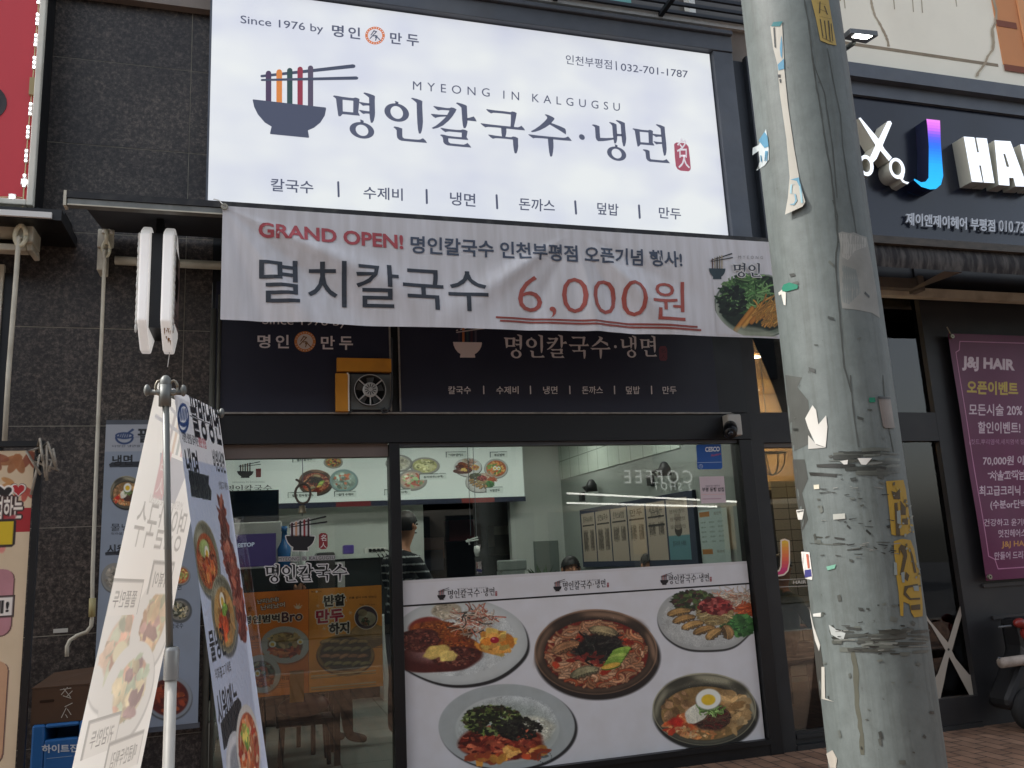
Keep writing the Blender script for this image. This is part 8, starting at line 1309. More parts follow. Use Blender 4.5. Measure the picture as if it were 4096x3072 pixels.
    for (xa, xb, ya, yb, n_, slope) in ((1744, 1945, 975, 1025, 34, -0.06), (1790, 2008, 1352, 1408, 46, 0.02), (1740, 1965, 1156, 1190, 16, 0.03)):
        for _ in range(n_):
            x = xa+(xb-xa)*rb.random()**0.8*0.9; ln = rb.uniform(14, 90)*(0.4 if n_ < 20 else 1); y = rb.uniform(ya, yb)+(x-xa)*slope; h = rb.uniform(1.2, 9)*(0.4 if n_ < 20 else 1); x2 = min(xb, x+ln); dy = rb.uniform(-4, 4); m1, m2 = x+(x2-x)*rb.uniform(0.2, 0.45), x+(x2-x)*rb.uniform(0.55, 0.8)
            if x2-x > 4: decal(tp, [(x, y), (m1, y+dy*0.4-rb.random()*2), (x2, y+dy), (x2-rb.random()*3, y+dy+h*rb.uniform(0.5, 1)), (m2, y+dy*0.6+h*rb.uniform(0.7, 1.3)), (x+rb.random()*3, y+h)], rb.choice(('#4a4e4a', '#535651', '#3c3f3b', '#5b5f59', '#454741', '#31322f', '#696e67', '#646962', '#7c807a')), 0.0012+0.00006*_)
    r = random.Random(11)
    for _ in range(70):
        y = r.uniform(960, 1650) if r.random() < 0.85 else r.uniform(560, 950); f = (y-810)/432; xl = 1681+62*f if y < 1242 else 1743+44*(y-1242)/417; xr = 1920+65*f if y < 1242 else 1985+60*(y-1242)/417; x = r.uniform(xl+14, xr-10); s_ = r.uniform(2.2, 9); th = r.choice((0, 0.2, -0.3, 1.3, 0.7)); w_ = s_*r.uniform(0.3, 0.7); c, sn = math.cos(th), math.sin(th)
        decal(tp, [(x+c*a-sn*b, y+sn*a+c*b) for a, b in ((-s_, -w_), (s_*r.uniform(0.7, 1.1), -w_*r.uniform(0.5, 1.2)), (s_, w_), (-s_*r.uniform(0.6, 1), w_*r.uniform(0.6, 1.2)))], r.choice(('#464a47', '#4f524d', '#3c3f3c', '#575a55', '#636863', '#323431', '#6b706a')), 0.0025)
    for _ in range(60):
        y = r.choice((1060, 1120, 1180, 1190, 1365, 1390))+r.gauss(0, 9); f = (y-810)/432; xl = 1681+62*f if y < 1242 else 1743+44*(y-1242)/417; xr = xl+238; x = r.uniform(xl+20, xr-30); ln = r.uniform(5, 26); dy = r.uniform(-3, 3); decal(tp, [(x, y), (x+ln, y+dy), (x+ln*0.9, y+dy+r.uniform(0.8, 2.6)), (x+ln*0.1, y+r.uniform(0.8, 2.2))], r.choice(('#2e2f2d', '#3a3a36', '#7a7e79', '#232322', '#8e908b')), 0.0035)
    tag(tp.build('tape_remnants', print_mat('old_tape', 0.4, dirt=0.35), root), kind='stuff')
utility_pole()
# ------------------------------------------------------------------ hair salon at the right
def salon():
    M_sb = pm('salon_black', '#1d1d20', 0.5, 0, 0.2, 4, dirt='#3a3733', dirt_amt=0.3)
    root = thing('hair_salon', 'black framed hair salon front partly hidden behind the utility pole', 'shop front', (5, 0, 0)); ZT_ = 3.75
    zbm0, zbm1 = P(1640, 958, 0.03).z, P(1640, 893, 0.03).z; xL, xR = 3.932, P(2012, 900, 0.03).x
    g = MB(); g.box(xL, xR, -0.02, 0.12, zbm0, zbm1); g.build('transom_beam', M_sb, root); g = MB(); g.box(xL, xR, 0.0, 0.12, ZT_-0.1, ZT_+1.0); g.build('head_beam', M_sb, root)
    xp = P(2050, 900, -0.02).x; g = MB(); g.box(xR+0.002, 10.5, -0.02, 0.15, 0, ZT_+1.0); g.build('black_wall_panel', M_sb, root)
    z0 = P(*ZV(820, 300), -0.03).z; g = MB(); p0 = P(*ZV(800, 300), -0.03); g.box(p0.x, 10, -0.04, -0.0201, z0-0.03, z0); z1 = P(*ZV(850, 540), -0.03).z; g.box(p0.x+0.05, 10, -0.04, -0.0201, z1-0.03, z1); g.build('panel_moulding', pm('moulding_dark', '#2d2b2c', 0.5), root)
    zd0, zd1 = P(*ZT(400, 1370), 0.05).z, P(*ZT(420, 1490), 0.05).z; xd0, xd1 = xL+0.02, 4.72
    g = MB(); g.box(xL, xd1+0.05, 0.0, 0.08, 0.04, zd0); g.box(xd0, xd1, -0.012, -0.0005, zd0-0.05, zd0-0.02); g.build('door_rail', M_char, root); g = MB(); g.box(xL, xR, -0.04, 0.1, 0.0, 0.038); g.build('door_sill', M_char, root)
    g = MB(); g.box(xd1, xd1+0.05, -0.005, 0.085, zd0+0.002, zbm0-0.002); g.build('door_stile', M_char, root); g = MB(); g.box(xd1+0.052, xR, -0.03, 0.1, 0.04, 0.24); g.build('window_plinth', M_sb, root)
    ze = P(1625, 968, 0.03).z; g = MB(); g.box(xL, xd1, 0.0, 0.07, ze, zbm0-0.002); g.build('door_header', pm('taupe_header', '#57504a', 0.5), root)
    g = MB(); g.box(xL, xd1-0.002, 0.03, 0.036, zd0+0.002, ze-0.002); dg = g.build('door_glass', M_glass, root); g = MB(); g.box(xd1+0.052, xR, 0.03, 0.036, 0.242, zbm0-0.002); wg = g.build('window_glass', M_glass, root); g = MB(); g.box(xL, xR, 0.03, 0.036, zbm1+0.002, ZT_-0.102); g.build('transom_glass', M_glass, root)
    h = MB(); q = P(*ZS(222, 1600), 0.0); h.box(q.x-0.02, q.x+0.02, -0.05, -0.02, q.z-0.27, q.z+0.17); h.box(q.x-0.01, q.x+0.01, -0.02, 0.029, q.z-0.2, q.z-0.17); h.box(q.x-0.01, q.x+0.01, -0.02, 0.029, q.z+0.08, q.z+0.11); h.build('door_handle', pm('handle_black', '#121212', 0.4), root); k = MB(); sh = facade(-0.0505)
    for i in range(7): z = q.z-0.22+0.055*i; k.flat(sh, [(q.x-0.008, z), (q.x+0.01, z), (q.x+0.01, z+0.025), (q.x-0.008, z+0.025)], lin('#b8b4ac'), 0.001)
    k.build('handle_lettering', M_print, root)
    # letter J and words on the door glass, scissors on the window
    s = facade(0.026); n_ = 14; J = [(470, 1378), (495, 1370), (525, 1382), (528, 1450), (528, 1560), (515, 1620), (485, 1650), (440, 1659), (405, 1630), (425, 1640), (455, 1625), (468, 1590), (472, 1500)]; d = MB(); JJ = [s.px(*ZS(*p)) for p in J]; d.flat(s, grow(JJ, 0.012), lin('#c9b9a8'), 0.001)
    bm = bmesh.new(); bm.faces.new([bm.verts.new((u, v, 0)) for u, v in JJ]); vs_ = [v for u, v in JJ]; lo, hi = min(vs_), max(vs_)
    for i in range(1, 10): bmesh.ops.bisect_plane(bm, geom=bm.verts[:]+bm.edges[:]+bm.faces[:], plane_co=(0, lo+(hi-lo)*i/10, 0), plane_no=(0, 1, 0))
    for f in bm.faces:
        t = (f.calc_center_median().y-lo)/(hi-lo); c = srgb('#c8a52c')*max(0, t*2-1)+srgb('#d0603a')*(1-abs(2*t-1))+srgb('#b0236e')*max(0, 1-2*t); d.flat(s, [(v.co.x, v.co.y) for v in f.verts], lin(tuple(c)), 0.002)
    bm.free(); d.text(s, 'HAIR SALON', ZT(565, 133), ZT(840, 122), 7.5, lin('#b0aca2'), 0.001, bold=0.01); d.line(s, ZT(445, 98), ZT(760, 85), 1, lin('#a5a198'), 0.001); d.line(s, ZT(445, 158), ZT(760, 145), 1, lin('#a5a198'), 0.001); d.build('door_decal', print_mat('door_vinyl', 0.5, emit=0.08), dg)
    d = MB(); cr = lin('#a89f92')
    for q_ in ([(668, 370), (680, 405), (650, 520), (575, 790), (550, 850), (515, 1030), (478, 1195), (440, 1010), (470, 960), (525, 800), (600, 560)], [(360, 485), (400, 560), (545, 735), (600, 850), (700, 970), (735, 975), (762, 958), (760, 990), (735, 1015), (725, 1060), (740, 1140), (770, 1192), (742, 1195), (660, 1040), (560, 850), (525, 790), (420, 610), (365, 540)]): d.pflat(s, zl(ZV, *q_), cr, 0.001 if q_[0][0] > 500 else 0.0018)
    d.ring(s, ZV(548, 785), (2.4, 0), (0, 2.8), lin('#1a1a1a'), 0.003); d.build('scissors_decal', M_print, wg)
    # inside
    fz = 0.06; g = MB(); g.box(xL, 10.4, 0.151, 5.5, fz-0.1, fz); tag(g.build('salon_floor', pm('brown_salon_floor', '#5a4a38', 0.35, 0, 0.2, 3, (1, 6, 1))), kind='structure'); M_w = pm('salon_tan_wall', '#a5875a', 0.6, 0, 0.1, 1.5)
    g = MB(); g.box(xL, 10.4, 5.0, 5.1, fz, 4.4); g.box(xL-0.06, xL, 0.15, 5.1, fz, 4.4); tag(g.build('salon_wall', M_w), kind='structure'); g = MB(); g.box(xL-0.06, 10.4, 0.151, 5.1, 3.752, 3.85); tag(g.build('salon_ceiling', pm('salon_tan_ceiling', '#b08f5c', 0.6, 0, 0.08, 1.5)), kind='structure')
    mt, n, l, b = nodes_of('white_subway_tile'); br = n.new('ShaderNodeTexBrick'); br.offset = 0; br.inputs['Scale'].default_value = 1; br.inputs['Brick Width'].default_value = 0.24; br.inputs['Row Height'].default_value = 0.12; br.inputs['Mortar Size'].default_value = 0.004; br.inputs['Color1'].default_value = (*lin('#a9a99b'), 1); br.inputs['Color2'].default_value = (*lin('#b3b2a4'), 1); br.inputs['Mortar'].default_value = (*lin('#4f4e48'), 1)
    tx = n.new('ShaderNodeTexCoord'); sx = n.new('ShaderNodeSeparateXYZ'); cx = n.new('ShaderNodeCombineXYZ'); ad = n.new('ShaderNodeMath'); l.new(tx.outputs['Object'], sx.inputs[0]); l.new(sx.outputs[0], ad.inputs[0]); l.new(sx.outputs[1], ad.inputs[1]); l.new(ad.outputs[0], cx.inputs[0]); l.new(sx.outputs[2], cx.inputs[1]); l.new(cx.outputs[0], br.inputs['Vector']); l.new(br.outputs[0], b.inputs['Base Color']); b.inputs['Roughness'].default_value = 0.25
    y = 2.4; a, b2 = P(*ZS(400, 1100), y), P(*ZS(560, 1100), y); g = MB(); g.box(a.x, b2.x+0.6, y, y+0.4, fz, P(*ZS(440, 880), y).z); tag(g.build('tiled_pillar', mt), 'white subway tiled pillar inside the hair salon', 'pillar')
    g = MB(); a, b2 = P(*ZS(180, 960), 2.3), P(*ZS(400, 1100), 2.3); g.box(a.x-0.2, b2.x, 2.3, 2.36, fz, a.z); tag(g.build('dark_partition', pm('partition_dark', '#2b2622', 0.5)), 'dark partition left of the tiled pillar in the salon', 'partition')
    g = MB(); a, b2 = P(*ZS(235, 1430), 1.0), P(*ZS(400, 1640), 1.0); g.box(a.x, b2.x, 1.0, 1.45, fz, a.z); tag(g.build('white_machine', pm('machine_white', '#8f918a', 0.4), bevel=0.03), 'white boxy machine beside the seated salon customer', 'machine')
    for i, (px, py, y) in enumerate(((1634, 769.5, 1.0), (1624, 843.5, 2.2), (1936, 690, 1.5))):
        d_ = ray(px, py); q = PZ(px, py, 3.745) if i < 2 else Vector((6.9, 2.0, 3.745)); r = thing('downlight', ('lit round ceiling downlight nearest the salon front', 'lit round ceiling downlight deeper in the salon', 'lit round downlight behind the utility pole')[i], 'downlight', tuple(q), 'salon downlights'); g = MB(); g.lathe([(0.09, 0.0), (0.11, 0.0), (0.11, -0.012), (0.085, -0.012)], q, 24); g.build('trim_ring', M_white, r); e = MB(); e.lathe([(0.085, -0.006), (0.001, -0.006)], q, 24); e.build('lamp_disc', emit_mat('warm_downlight', '#ffe0b4', 20), r)
    for (x, y) in ((5.0, 3.2), (6.5, 1.2), (8.9, 3.2), (7.4, 4.0)):  # globes added to brighten the salon ceiling, mostly out of view
        q = Vector((x, y, 3.745)); r = thing('fill_globe', 'added warm fill globe brightening the inside of the hair salon', 'lamp', tuple(q), 'added salon fill globes'); g = MB(); g.tube([(x, y, 3.3), (x, y, 3.748)], 0.008, 6); g.build('stem', M_black, r); e = MB(); e.ball((x, y, 3.22), 0.13, 16); e.build('globe', emit_mat('warm_fill_globe', '#ffe0bc', 40), r)
    q = P(*ZS(375, 640), 0.6); r = thing('basket_lamp', 'white wire basket lamp hanging inside the salon door', 'lamp', tuple(q)); g = MB(); a, b2 = P(*ZS(248, 650), 0.6), P(*ZS(500, 640), 0.6); R_ = (b2.x-a.x)/2; c = Vector(((a.x+b2.x)/2, 0.6, (a.z+b2.z)/2))
    g.tube([c+Vector((R_*math.cos(t), 0.35*R_*math.sin(t), 0)) for t in np.linspace(0, 6.283, 25)], 0.008, 6); 
    for t in (0, 0.8, 1.6, 2.4, 3.14, 4.0, 5.0): g.tube([c+Vector((R_*math.cos(t)*k, 0.35*R_*math.sin(t)*k, -0.2*math.sqrt(max(0, 1-k*k)))) for k in (1, 0.85, 0.6, 0.3, 0.0)], 0.006, 5)
    g.tube([c, c+Vector((0, 0, 3.74-c.z))], 0.004, 5); g.build('wire_basket', M_white, r)
    bx = P(1688, 1290, 1.15); chair('salon_chair', 'black salon chair under the seated customer', bx.x-0.02, 1.15, fz+0.0, 80, '#0d0d0e'); person('person in a grey green jacket seated inside the salon behind the letter J', (bx.x, 1.15, fz), 80, 'sit', '#5c6257', '#16181c', armR=[(0.23, 0.1, 0.74), (0.12, 0.32, 0.66), (0.04, 0.38, 0.65)], armL=[(-0.23, 0.1, 0.74), (-0.12, 0.33, 0.68), (-0.04, 0.4, 0.67)])
    for k, (px, py, w_, h_, c, y, lab) in enumerate(((1960, 830, 0.5, 0.12, '#8c8a2e', 1.2, 'olive green sign board high inside the salon window'), (1960, 1000, 0.55, 0.5, '#6d665a', 2.5, 'pale grey poster on the far salon wall'), (1965, 1090, 0.55, 0.12, '#27413a', 2.0, 'dark green board under the pale salon poster'), (1985, 1225, 0.35, 0.22, '#7a3c28', 1.2, 'orange brown picture low inside the salon window'), (1975, 1300, 0.4, 0.12, '#4a4238', 1.0, 'brown shelf low inside the salon window'))):
        q = P(px, py, y); g = MB(); g.box(q.x-w_, q.x+w_*0.7, y, y+0.03, q.z-h_, q.z+h_); tag(g.build('wall_board', pm('sboard%s' % c[1:], c, 0.6, 0, 0.2, 4)), lab, 'board')
    g = MB(); a, b2 = P(1905, 760, 1.6), P(2003, 690, 1.6); g.prism([P(1890, 780, 1.6), P(1990, 715, 1.6), P(2000, 748, 1.6), P(1890, 812, 1.6)], (0, 0.2, 0)); tag(g.build('ceiling_beam', pm('beam_dark', '#2b2119', 0.6)), 'dark slanting beam under the tan salon ceiling', 'beam')
    g = MB(); a, b2 = P(*ZU(355, 0), 0.16), P(*ZU(460, 630), 0.16); g.tube([a, b2], 0.016, 10); tag(g.build('copper_pipe', pm('copper_tube', '#8a6a4a', 0.3, 0.7), smooth=True), 'thin copper coloured pipe inside the salon window edge', 'pipe')
salon()
def salon_sign():
    y = -0.2; sh = facade(y); root = thing('salon_sign', 'dark blue salon sign with white channel letters and glowing J', 'sign', tuple(P(2050, 350, y)))
    zt, zb = P(2000, 228, y).z, P(2000, 518, y).z; x0 = 4.4; g = MB(); g.box(x0, 11, y, -0.05, zb, zt); mt, n, l, b = nodes_of('salon_sign_panel'); nz = n.new('ShaderNodeTexNoise'); nz.inputs['Scale'].default_value = 1.2; nz.inputs['Detail'].default_value = 4; l.new(tc(n, l, (1, 1, 0.3)), nz.inputs['Vector']); rp = n.new('ShaderNodeValToRGB'); rp.color_ramp.elements[0].color = (*lin('#0c1223'), 1); rp.color_ramp.elements[1].color = (*lin('#1d2536'), 1); rp.color_ramp.elements[0].position = 0.35; rp.color_ramp.elements[1].position = 0.7; l.new(nz.outputs['Fac'], rp.inputs[0]); l.new(rp.outputs[0], b.inputs['Base Color']); b.inputs['Roughness'].default_value = 0.22; g.build('sign_panel', mt, root)
    za, zc = P(*ZX(1200, 830), y).z, P(*ZX(1200, 960), y).z; f = MB(); f.box(x0, 11, y-0.1, -0.05, zt+0.14, P(*ZX(1200, 815), y-0.1).z); f.box(x0, 11, y-0.03, -0.05, zt+0.02, zt+0.139); f.box(x0, 11, y-0.035, -0.05, zt+0.001, zt+0.019); f.box(x0, 11, y-0.02, -0.05, zb-0.03, zb-0.001); f.build('frame', M_dkgrey, root); t = MB(); t.box(x0, 11, y-0.026, y-0.0205, zb-0.02, zb-0.004); t.build('white_trim', M_white, root)
    M_l = print_mat('channel_letter', 0.5, emit=0.42); side = lin('#9a9a90'); D = 0.14
    def sideless(name, fn, sidecol='#b9b7a8'):
        k = MB(); fn(k, D); k.build(name, M_l, root); e = MB(); fn(e, None); return e
    def solid(name, loops, col, sc, holes=()):
        k = MB(); s_ = MB()
        for pts, hs in loops:
            uv = [sh.px(*p) for p in pts]; hv = [[sh.px(*p) for p in h] for h in hs]
            # the letter stands off the panel: place its front face where the photo shows it
            f2 = facade(y-D); uv = [f2.px(*p) for p in pts]; hv = [[f2.px(*p) for p in h] for h in hs]; k.flat(f2, uv, col(uv) if callable(col) else col, 0.0005, hv)
            for lp in [uv]+hv:
                for i in range(len(lp)): a, b_ = lp[i], lp[(i+1) % len(lp)]; s_.add([(a[0], y-D, a[1]), (b_[0], y-D, b_[1]), (b_[0], y-0.001, b_[1]), (a[0], y-0.001, a[1])], [(0, 1, 2, 3)])
        p = k.build(name, M_l, root); s_.build('letter_return', pm('return_'+sc[1:], sc, 0.5), p)
    wh = lin('#f0f6ff')
    ringp = lambda c, a, b_: elp(c, a, b_, 24)
    solid('scissors_letter', [(zl(ZD, (1083, 806), (1096, 803), (1220, 950), (1262, 1020), (1310, 1075), (1290, 1100), (1225, 1020), (1195, 985)), []), (zl(ZD, (1280, 828), (1300, 826), (1310, 842), (1250, 985), (1205, 1085), (1180, 1110), (1160, 1075), (1190, 1010)), []), (zl(ZD, *ringp((1135, 1130), (50, 5), (5, 72))), [zl(ZD, *ringp((1133, 1130), (30, 3), (3, 47)))]), (zl(ZD, *ringp((1345, 1150), (54, 8), (5, 72))), [zl(ZD, *ringp((1342, 1148), (33, 5), (3, 48)))]), (zl(ZD, (1362, 1215), (1395, 1195), (1385, 1225), (1400, 1238), (1428, 1245), (1415, 1258), (1385, 1245)), [])], wh, '#c9c7ba')
    JP = zl(ZD, (1545, 812), (1638, 822), (1645, 1000), (1660, 1200), (1645, 1260), (1610, 1290), (1570, 1293), (1510, 1275), (1460, 1230), (1462, 1220), (1510, 1245), (1540, 1240), (1560, 1215), (1562, 1000), (1552, 860))
    f2 = facade(y-D); JJ = [f2.px(*p) for p in JP]; k = MB(); bm = bmesh.new(); bm.faces.new([bm.verts.new((u, v, 0)) for u, v in JJ]); vs_ = [v for u, v in JJ]; lo, hi = min(vs_), max(vs_)
    for i in range(1, 24): bmesh.ops.bisect_plane(bm, geom=bm.verts[:]+bm.edges[:]+bm.faces[:], plane_co=(0, lo+(hi-lo)*i/24, 0), plane_no=(0, 1, 0))
    st = [(0, '#12b4f5'), (0.35, '#0aa0f2'), (0.62, '#1566dd'), (0.75, '#5a50d8'), (0.87, '#c45fe0'), (1, '#e07ad8')]
    for f in bm.faces:
        t = (f.calc_center_median().y-lo)/(hi-lo)
        for (a, ca), (b_, cb) in zip(st[:-1], st[1:]):
            if a <= t <= b_: c = srgb(ca)+(srgb(cb)-srgb(ca))*(t-a)/(b_-a); break
        k.flat(f2, [(v.co.x, v.co.y) for v in f.verts], lin(tuple(c)), 0.0005)
    bm.free(); p = k.build('glowing_j', M_l, root); s_ = MB()
    for i in range(len(JJ)): a, b_ = JJ[i], JJ[(i+1) % len(JJ)]; s_.add([(a[0], y-D, a[1]), (b_[0], y-D, b_[1]), (b_[0], y-0.001, b_[1]), (a[0], y-0.001, a[1])], [(0, 1, 2, 3)])
    s_.build('letter_return', pm('return_navy', '#1b2140', 0.4), p)
    H = [(1800, 932), (1873, 938), (1892, 1040), (1905, 1041), (1885, 940), (1958, 945), (2010, 1250), (1937, 1246), (1918, 1130), (1905, 1129), (1930, 1245), (1856, 1240)]; A_ = [(2010, 958), (2120, 965), (2235, 1275), (2155, 1272), (2140, 1215), (2110, 1213), (2113, 1268), (2040, 1262)]
    solid('white_letter', [(zl(ZD, *H), [])], wh, '#c3c2b4'); solid('white_letter', [(zl(ZD, *A_), [zl(ZD, (2070, 1050), (2083, 1050), (2112, 1140), (2093, 1139))])], wh, '#c3c2b4'); solid('white_letter', [(zl(ZD, (2185, 985), (2265, 990), (2330, 1280), (2252, 1278)), [])], wh, '#c3c2b4')
    t = MB(); t.text(sh, '제이앤제이헤어 부평점', ZZ(545, 142), ZZ(1452, 212), 27, lin('#aeb2ba'), 0.02, bold=0.02, depth=0.015, side=lin('#8a8e96')); t.text(sh, '010.732', ZZ(1492, 205), ZZ(1800, 228), 24, lin('#aeb2ba'), 0.02, depth=0.015, side=lin('#8a8e96')); t.build('small_lettering', print_mat('steel_letter', 0.4, emit=0.1), root)
salon_sign()
def salon_awning():
    root = thing('salon_awning', 'dark streaked awning with deep valance under the salon sign', 'awning', (6, -0.5, 4)); yv = -0.95; a, b_ = P(*ZZ(180, 255), yv), P(*ZZ(1776, 350), yv); c, d = P(*ZZ(225, 548), yv), P(*ZZ(1776, 635), yv); x0 = a.x-0.35; x1 = 10.5; zt, zb = (a.z+b_.z)/2, (c.z+d.z)/2
    mt, n, l, b = nodes_of('streaked_valance'); nz = n.new('ShaderNodeTexNoise'); nz.inputs['Scale'].default_value = 7; nz.inputs['Detail'].default_value = 8; l.new(tc(n, l, (3, 3, 0.35)), nz.inputs['Vector']); rp = n.new('ShaderNodeValToRGB'); rp.color_ramp.elements[0].position = 0.44; rp.color_ramp.elements[0].color = (*lin('#1d1b1e'), 1); rp.color_ramp.elements[1].position = 0.74; rp.color_ramp.elements[1].color = (*lin('#5d5a57'), 1); l.new(nz.outputs['Fac'], rp.inputs[0]); l.new(rp.outputs[0], b.inputs['Base Color']); b.inputs['Roughness'].default_value = 0.8
    g = MB(); n_ = 120; V = []
    for i in range(n_+1):
        x = x0+(x1-x0)*i/n_; wv = 0.004*math.sin(i*0.37)+0.003*math.sin(i*1.7)
        for k in range(5): V.append((x, yv-0.0-wv*k/4-0.02*math.sin(k/4*3.14), zt-0.06+(zb-zt+0.06)*k/4))
    g.add(V, [(i*5+k, i*5+k+1, (i+1)*5+k+1, (i+1)*5+k) for i in range(n_) for k in range(4)]); g.build('valance', mt, root, True)
    f = MB(); f.box(x0-0.02, x1, yv-0.04, yv+0.04, zt-0.06, zt, mi=0); f.build('front_bar', pm('rusty_front_bar', '#4a453f', 0.6, 0.2, 0.35, 9, (1, 1, 3), dirt='#1f1d1b', dirt_amt=0.6), root)
    bz = P(*ZZ(1200, 850), -0.1).z; s = MB(); s.add([(x0, yv+0.02, zt-0.05), (x1, yv+0.02, zt-0.05), (x1, -0.1, bz+0.25), (x0, -0.1, bz+0.25), (x0, yv+0.02, zt-0.04), (x1, yv+0.02, zt-0.04), (x1, -0.1, bz+0.26), (x0, -0.1, bz+0.26)], [(0, 1, 2, 3), (7, 6, 5, 4), (0, 4, 5, 1), (2, 6, 7, 3), (1, 5, 6, 2), (0, 3, 7, 4)]); s.build('canopy_fabric', pm('navy_awning_fabric', '#161c33', 0.85, 0, 0.1, 6), root)
    t = MB(); t.box(x0-0.3, x1, -0.16, -0.08, bz-0.05, bz+0.03); t.build('wall_bar', M_ivory, root); p, q = P(*ZZ(260, 715), -0.3), P(*ZZ(640, 690), -0.3); t = MB(); z0_ = P(*ZZ(640, 790), -0.3).z; t.box(p.x-0.2, q.x, -0.34, -0.26, z0_, q.z); t.box(q.x, q.x+0.06, -0.36, -0.24, z0_-0.02, q.z+0.02); t.prism([P(*ZZ(650, 770), -0.4), P(*ZZ(700, 770), -0.4), P(*ZZ(1150, 608), yv+0.05), P(*ZZ(960, 600), yv+0.05)], (0, 0.03, 0.0)); t.build('folding_arm', pm('arm_grey', '#66625b', 0.5, 0.1, 0.15, 6), root)
salon_awning()
def salon_banner():
    y = -0.09; sh = facade(y); root = thing('salon_banner', 'dark magenta salon opening banner hanging on the black salon wall', 'banner', tuple(P(2150, 1000, y))); a, b_ = P(*ZU(545, 62), y), P(*ZV(828, 278), y); x0, zt, zb = (a.x+b_.x)/2, a.z, b_.z; x1 = x0+1.0; cv = Canvas(sh, x0, x1, zb, zt, 0.0042, '#5c0f42'); cv.a *= (0.9+0.2*fbm(cv.H, cv.W, 21, 2, 3)[..., None])
    W_ = x1-x0; fr = [(x0+0.06, zb+0.2), (x0+0.06, zt-0.17), (x0+0.1, zt-0.15), (x0+0.12, zt-0.07), (x1-0.12, zt-0.07), (x1-0.1, zt-0.15), (x1-0.06, zt-0.17), (x1-0.06, zb+0.2), (x1-0.12, zb+0.17), (x1-0.14, zb+0.09), (x0+0.14, zb+0.09), (x0+0.12, zb+0.17), (x0+0.06, zb+0.2)]; cv.stroke([cv.uv(*p) for p in fr], 1.8, '#c48bab')
    wt = '#cfc0ca'; ye = '#b8a33c'
    def T(t, A, B, h, c, bold=0.02): cv.text(t, A, B, h, c, bold=bold)
    T('J&J HAIR', ZU(652, 335), ZU(1038, 362), 32, wt, 0.05); T('오픈이벤트', ZU(688, 508), ZU(1062, 522), 30, ye, 0.04); T('모든시술 20%', ZU(702, 668), ZU(1092, 672), 26, wt); T('할인이벤트!', ZU(768, 800), ZU(1076, 802), 26, wt); T('(컷트,뿌리염색,새치염색 일반펌)', ZU(705, 888), ZU(1180, 888), 14, '#b08aa4', 0.0); T('70,000원 이상', ZU(805, 1040), ZU(1165, 1036), 22, wt); T('시술고객님께', ZU(855, 1148), ZU(1165, 1140), 22, wt); T('최고급크리닉 시술', ZU(775, 1260), ZU(1205, 1255), 22, wt); T('(수분or단백질)', ZU(855, 1366), ZU(1200, 1358), 22, wt); T('건강하고 윤기나는', ZU(805, 1485), ZU(1195, 1478), 16, wt, 0.01); T('멋진헤어스타일', ZU(912, 1568), ZU(1210, 1556), 17, wt, 0.01); T('J&J HAIR', ZU(935, 1650), ZU(1160, 1640), 16, '#c08a3c', 0.02); T('만들어 드리겠습니다', ZV(885, 125), ZV(1260, 108), 17, wt, 0.01)
    cv.mesh('printed_cloth', print_mat('magenta_print', 0.45, dirt=0.1), root, warp=lambda u, v: 0.006*np.sin(u*7)*np.sin(v*3)+0.003*np.sin(v*6+u*4)); e = MB()
    for x, z in ((x0+0.03, zt-0.03), (x1-0.03, zt-0.03), (x0+0.03, zb+0.03)): e.lathe([(0.008, 0), (0.008, -0.02), (0.02, -0.02), (0.022, 0)], (x, y, z), 14, 'y')
    e.tube([(x0+0.03, y-0.01, zt-0.03), (x0-0.0, y-0.0, zt+0.06)], 0.006, 6); e.tube([(x1-0.03, y-0.01, zt-0.03), (x1, y-0.0, zt+0.06)], 0.006, 6); e.build('eyelet', pm('brass_eyelet', '#8d8778', 0.35, 0.6), root)
salon_banner()
def flood_light():
    y = -0.75; root = thing('flood_light', 'lit white rectangular floodlight on a slanted arm above the salon sign', 'flood light', tuple(P(1855, 85, y)))
    # lamp head: flat slab seen from below
    q = [PZ(*ZX(*p), P(1855, 85, y).z) for p in ((205, 440), (285, 370), (595, 400), (455, 490))]; g = MB(); g.prism(q, (0, 0, 0.05)); g.build('housing', M_grey, root, bevel=0.006)
    z = q[0].z-0.002; e = MB(); e.add([PZ(*ZX(*p), z) for p in ((300, 415), (345, 375), (530, 400), (450, 440))], [(0, 1, 2, 3)]); e.build('lamp_panel', emit_mat('flood_white', '#fffdf2', 22), root)
    f = MB(); c = [PZ(*ZX(*p), z-0.004) for p in ((205, 462), (300, 462), (455, 492), (210, 470))]; a = MB(); a.tube([P(*ZX(315, 480), y+0.05), P(*ZX(230, 540), y+0.3), P(*ZX(140, 620), -0.21)], 0.022, 10); a.build('arm', pm('flood_arm', '#4f5554', 0.5, 0.2), root, True); w_ = MB(); w_.tube([P(*ZX(300, 490), y+0.1), P(*ZX(200, 545), y+0.3), P(*ZX(150, 595), -0.3)], 0.008, 6); w_.build('cable', pm('grey_cable', '#3b4044', 0.6), root, True)
flood_light()
